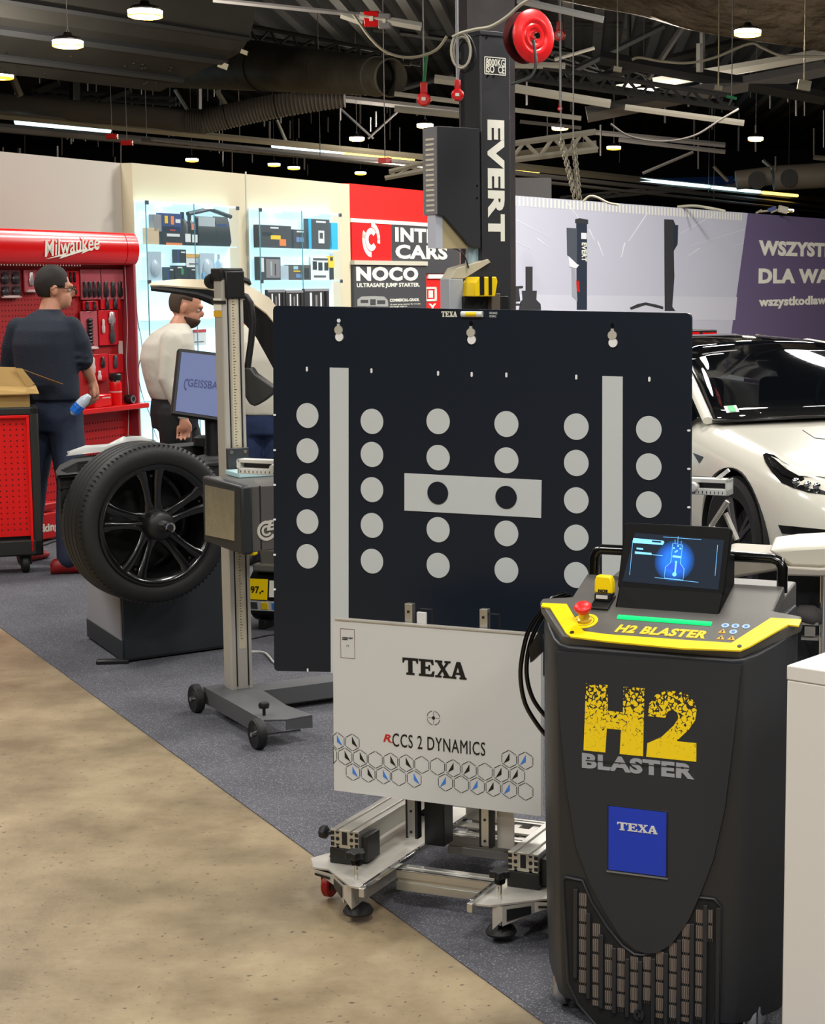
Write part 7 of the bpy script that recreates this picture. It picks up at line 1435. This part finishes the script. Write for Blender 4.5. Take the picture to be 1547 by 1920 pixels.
def person(label, at, S_):
    root = thing('person', label, 'person', *at)
    H = Vector(S_['head']); yw = R(S_['hyaw']); pt = R(S_.get('hpitch', 0)); HM = Matrix.Translation(H) @ Matrix.Rotation(yw, 4, 'Z') @ Matrix.Rotation(pt, 4, 'X')
    g = MB()
    torso(g, S_['torso'], -.024)
    for a_ in S_['arms']: limb(g, a_['pts'], [.050, .044, .040, .034, .027] if len(a_['pts']) == 5 else [.05, .04, .028])
    for l_ in S_['legs']: limb(g, l_['pts'], [.085, .075, .055, .05, .038])
    nb = Vector(S_['neck']); limb(g, [nb, H+Vector((0, 0, -.06))+(HM.to_3x3() @ Vector((0, .015, 0)))], [.062, .056])
    g.M = HM
    ell(g, (0, .012, .02), (.078, .098, .108)); ell(g, (0, -.030, -.055), (.060, .068, .070)); ell(g, (0, -.060, -.082), (.034, .036, .030))
    ell(g, (0, -.098, -.022), (.012, .022, .024)); ell(g, (0, -.088, .022), (.052, .016, .014)); ell(g, (0, -.088, -.062), (.024, .014, .010))
    for sx in (-1, 1): ell(g, (sx*.080, .012, -.012), (.012, .020, .034))
    g.M = None
    for h_ in S_['hands']: hand(g, *h_)
    me = remesh(g, 'body', .0068, 1); body = link('body', me); finish(body, SKIN, root, 80)
    for sx in (-1, 1):
        e = MB(); e.M = HM; e.sphere((sx*.032, -.079, -.004), .0110, 10, 8); e.build('eye', mat('eye_white', (.72, .68, .64), .4), body, 80)
        e = MB(); e.M = HM; e.sphere((sx*.032, -.0865, -.004), .0062, 8, 6); e.build('iris', mat('iris_dark', (.15, .10, .06), .2), body, 80)
    # hair
    hg = MB(); hg.M = None; hg.sphere((0, .016, .026), 1, 28, 20, (.083, .104, .114)); keep = S_['hairfn']
    fs = []
    for f in hg.f:
        c_ = sum((Vector(hg.v[i]) for i in f), Vector())/len(f)
        if len(f) <= 4 and keep(c_): fs.append(f)
    hg.f = fs; hg.v = [tuple(HM @ (Vector(v)*(1+.012*math.sin(v[0]*130)*math.sin(v[2]*90)))) for v in hg.v]; ho = hg.build('hair', S_['hairm'], body, 80); ho.modifiers.new('s', 'SOLIDIFY').thickness = .007
    # clothes
    g = MB(); torso(g, S_['top'], .004)
    for a_ in S_['arms']:
        k = a_.get('sleeve', 5); ps_ = a_['pts'][:k]; rr_ = a_.get('rad', [.068, .062, .060, .052, .042])[:len(ps_)]; limb(g, ps_, rr_)
    for w_ in S_.get('wrinkles', []): g.tube(w_[0], w_[1], 8)
    g.tube([nb+Vector((0, 0, -.03)), nb+Vector((0, 0, .025))], [.085, .066], 20)
    me = remesh(g, S_['topname'], .0095, 5); finish(link(S_['topname'], me), S_['topm'], body, 80)
    g = MB(); torso(g, S_['hips'], .004)
    for l_ in S_['legs']: limb(g, l_['pts'], l_.get('rad', [.112, .102, .082, .075, .066]))
    me = remesh(g, 'trousers', .0105, 2); finish(link('trousers', me), S_['legm'], body, 80)
    for l_ in S_['legs']:
        a_ = Vector(l_['pts'][-1]); f_ = Vector((math.sin(R(l_['foot'])), -math.cos(R(l_['foot'])), 0)); s_ = Vector((f_.y, -f_.x, 0)); g = MB(); rings = []
        for t_, w_, h_ in ((-.10, .022, .06), (-.085, .036, .085), (-.03, .042, .10), (.04, .042, .075), (.10, .048, .055), (.15, .045, .045), (.178, .025, .025)):
            c_ = Vector((a_.x, a_.y, 0))+f_*t_; rings.append([tuple(c_+s_*(w_*math.cos(u))+Vector((0, 0, .004+max(0, h_*(.5+.5*math.sin(u)))))) for u in [2*math.pi*j/14 for j in range(14)]])
        g.loft(rings); g.build('shoe', l_.get('shoem', BLACK), body, 70)
    return root, body, HM
def short(c): return c.z > .01 and not (c.y < -.055 and c.z < .085) or (c.y > .03 and c.z > -.055)
# man in the dark sweater at the tool display
Y1 = 10.42; pm = 3300/Y1
A1 = Vector((PY(88, 700, Y1).x, Y1, 0))
y1 = R(150)
torso1 = [(.86, .0, 0, .17, .115, y1), (.96, 0, 0, .172, .118, y1), (1.06, .0, .0, .160, .112, y1), (1.18, .0, .0, .165, .112, y1), (1.30, -.01, .0, .185, .12, y1), (1.40, -.01, .01, .195, .115, y1), (1.46, .0, .02, .165, .09, y1), (1.50, .01, .03, .09, .07, y1)]
m1, b1, HM1 = person('man with glasses in dark blue sweater seen from behind at the red display', A1, dict(
    head=(.045, .07, 1.635), hyaw=115, hpitch=4, neck=(.015, .035, 1.49), torso=torso1,
    top=[(.985, .0, -.0, .205, .145, y1), (1.02, 0, 0, .212, .150, y1), (1.10, .0, .0, .208, .148, y1), (1.20, -.005, .0, .210, .145, y1), (1.31, -.012, .0, .215, .145, y1), (1.39, -.012, .01, .212, .130, y1), (1.45, -.005, .02, .165, .10, y1), (1.50, .008, .035, .085, .07, y1)],
    hips=[(.80, .0, 0, .165, .125, y1), (.88, 0, 0, .178, .135, y1), (.97, 0, 0, .176, .130, y1), (1.04, 0, 0, .168, .122, y1)],
    arms=[dict(pts=[(.155, -.02, 1.405), (.19, -.01, 1.32), (.205, .02, 1.22), (.218, .06, 1.16), (.236, .10, 1.095)], sleeve=3, rad=[.072, .076, .068]), dict(pts=[(-.17, .04, 1.40), (-.215, .05, 1.29), (-.245, .08, 1.17), (-.22, .2, 1.12), (-.17, .32, 1.10)])],
    hands=[((.238, .105, 1.09), (.12, .05, -1), (-.35, -1, 0), (.2, -.9, -.3), 1.3), ((-.17, .33, 1.10), (.3, 1, .05), (0, 0, 1), (0, .3, 1), .5)],
    legs=[dict(pts=[(-.07, .0, .90), (-.075, .0, .72), (-.11, .02, .50), (-.14, .03, .28), (-.16, .04, .09)], foot=165, shoem=mat('shoe_red', (.55, .07, .08), .5)), dict(pts=[(.09, .0, .90), (.12, -.05, .72), (.16, -.15, .50), (.18, -.29, .28), (.195, -.38, .09)], foot=110, shoem= mat('shoe_red', (.55, .07, .08), .5))],
    wrinkles=[([(.15, -.085, 1.24), (.20, -.07, 1.25), (.25, -.03, 1.235)], .014), ([(.16, -.08, 1.205), (.21, -.06, 1.21), (.265, -.01, 1.20)], .013)],
    topname='sweater', topm=NAVYC, legm=JEAN, hairm=HAIRD, hairfn=short))
g = MB(); 
for sx in (-1, 1):
    g.M = HM1; g.tube([(sx*.034+.026*math.cos(a_), -.108, -.004+.020*math.sin(a_)) for a_ in [2*math.pi*i/16 for i in range(16)]], .0018, 5, closed=True); g.tube([(sx*.060, -.106, .0), (sx*.078, -.06, .004), (sx*.090, .01, .004), (sx*.088, .03, -.012)], .0022, 5)
g.tube([(-.01, -.108, .0), (.01, -.108, .0)], .0018, 5); g.build('glasses', mat('glasses_metal', (.45, .38, .25), .3, metal=.8), b1, 60)
bt_ = thing('water_bottle', 'small crumpled water bottle with blue label at the jeans of the man in dark sweater', 'bottle', *PY(150, 756, Y1-.20))
g = MB(); ax = [Vector((.055, 0, .045)), Vector((.03, 0, .02)), Vector((-.01, 0, -.02)), Vector((-.035, 0, -.05)), Vector((-.05, 0, -.062))]; g.tube(ax, [.016, .030, .032, .030, .012], 12); g.build('bottle_body', mat('bottle_clear', (.80, .85, .90), .12), bt_, 40)
g = MB(); g.tube([Vector((.002, 0, -.008)), Vector((-.02, 0, -.032)), Vector((-.036, 0, -.051))], [.0335, .034, .032], 9); g.build('bottle_label', mat('label_bright_blue', (.12, .45, .90), .3, noise=(60, .4)), bt_, 20)
# man in the white shirt by the showcase
Y2 = 11.3; A2 = Vector((PY(325, 700, Y2).x, Y2, 0)); y2 = R(118)
m2, b2, HM2 = person('bearded man in white shirt and black trousers looking into the left showcase', A2, dict(
    head=(.085, .06, 1.515), hyaw=100, hpitch=16, neck=(.035, .02, 1.385),
    torso=[(.80, 0, 0, .165, .12, y2), (.92, 0, 0, .16, .12, y2), (1.05, -.01, 0, .155, .12, y2), (1.18, -.03, 0, .17, .13, y2), (1.28, -.02, 0, .18, .13, y2), (1.36, .0, .01, .15, .10, y2), (1.41, .03, .02, .08, .07, y2)],
    top=[(.93, .0, 0, .180, .140, y2), (.98, -.01, 0, .190, .150, y2), (1.08, -.025, 0, .195, .160, y2), (1.19, -.035, 0, .200, .168, y2), (1.28, -.025, 0, .20, .155, y2), (1.35, .0, .01, .165, .12, y2), (1.40, .03, .02, .08, .07, y2)],
    hips=[(.74, 0, 0, .165, .14, y2), (.84, 0, 0, .175, .148, y2), (.95, 0, 0, .165, .135, y2)],
    arms=[dict(pts=[(.03, -.16, 1.31), (.02, -.19, 1.20), (.01, -.20, 1.07), (.055, -.20, .95), (.10, -.19, .84)]), dict(pts=[(.02, .17, 1.31), (.04, .22, 1.20), (.06, .24, 1.08), (.16, .24, 1.05), (.26, .22, 1.04)])],
    hands=[((.105, -.19, .83), (-.05, -.1, -1), (1, .1, 0), (1, 0, -.3), .4), ((.27, .22, 1.04), (1, 0, 0), (0, 0, 1), (0, 0, 1), .5)],
    legs=[dict(pts=[(.02, -.085, .84), (.025, -.09, .66), (.02, -.09, .46), (.0, -.09, .26), (-.01, -.09, .09)], foot=115), dict(pts=[(.0, .085, .84), (.05, .09, .66), (.06, .09, .46), (.04, .09, .26), (.03, .09, .09)], foot=110)],
    wrinkles=[([(-.12, -.09, 1.30), (-.14, -.10, 1.18), (-.13, -.11, 1.05)], .014), ([(-.06, -.155, 1.30), (-.09, -.15, 1.20), (-.11, -.14, 1.1)], .012)],
    topname='shirt', topm=SHRT, legm=PANT, hairm=HAIRS, hairfn=lambda c: (c.z > .045 and c.y > -.03) or (c.y > .035 and c.z > -.05)))
g = MB(); g.sphere((0, -.030, -.062), 1, 18, 12, (.066, .074, .068)); keep = [f for f in g.f if len(f) <= 4 and (lambda c: c.z < -.055 and c.y < .0)(sum((Vector(g.v[i]) for i in f), Vector())/len(f))]; g.f = keep; g.v = [tuple(HM2 @ Vector(v)) for v in g.v]; g.build('beard', mat('beard_brown', (.25, .15, .10), .8), b2, 80).modifiers.new('s', 'SOLIDIFY').thickness = .006
# man behind the hood arm
Y3 = 10.4; A3 = Vector((PY(494, 700, Y3).x, Y3, 0)); y3 = R(170)
m3, b3, HM3 = person('man in white shirt and blue jeans half hidden behind the hood arm and navy board', A3, dict(
    head=(-.09, .16, 1.48), hyaw=165, hpitch=30, neck=(-.06, .06, 1.38),
    torso=[(.84, 0, 0, .165, .115, y3), (.95, 0, 0, .165, .115, y3), (1.08, 0, 0, .17, .115, y3), (1.22, -.01, .01, .185, .12, y3), (1.33, -.02, .03, .19, .11, y3), (1.39, -.04, .05, .14, .085, y3), (1.43, -.06, .07, .08, .07, y3)],
    top=[(.90, .0, 0, .195, .145, y3), (.96, 0, 0, .20, .15, y3), (1.10, 0, 0, .205, .15, y3), (1.22, -.01, .01, .21, .148, y3), (1.32, -.02, .03, .205, .13, y3), (1.38, -.04, .05, .155, .10, y3), (1.42, -.06, .07, .085, .07, y3)],
    hips=[(.78, 0, 0, .165, .13, y3), (.87, 0, 0, .18, .14, y3), (.95, 0, 0, .175, .132, y3)],
    arms=[dict(pts=[(.17, .0, 1.34), (.20, .0, 1.22), (.22, .05, 1.10), (.18, .16, 1.06), (.12, .27, 1.05)]), dict(pts=[(-.19, .04, 1.34), (-.22, .06, 1.22), (-.23, .10, 1.10), (-.2, .2, 1.06), (-.14, .3, 1.05)])],
    hands=[((.115, .28, 1.05), (-.3, 1, 0), (0, 0, 1), (0, 0, 1), .5), ((-.135, .31, 1.05), (.3, 1, 0), (0, 0, 1), (0, 0, 1), .5)],
    legs=[dict(pts=[(-.09, .0, .88), (-.09, .0, .70), (-.09, .01, .48), (-.09, .0, .28), (-.09, .0, .09)], foot=170), dict(pts=[(.09, .0, .88), (.09, .0, .70), (.09, .01, .48), (.09, .0, .28), (.10, .0, .09)], foot=165)],
    topname='shirt', topm=SHRT, legm=JEAN2, hairm=HAIRS, hairfn=short))
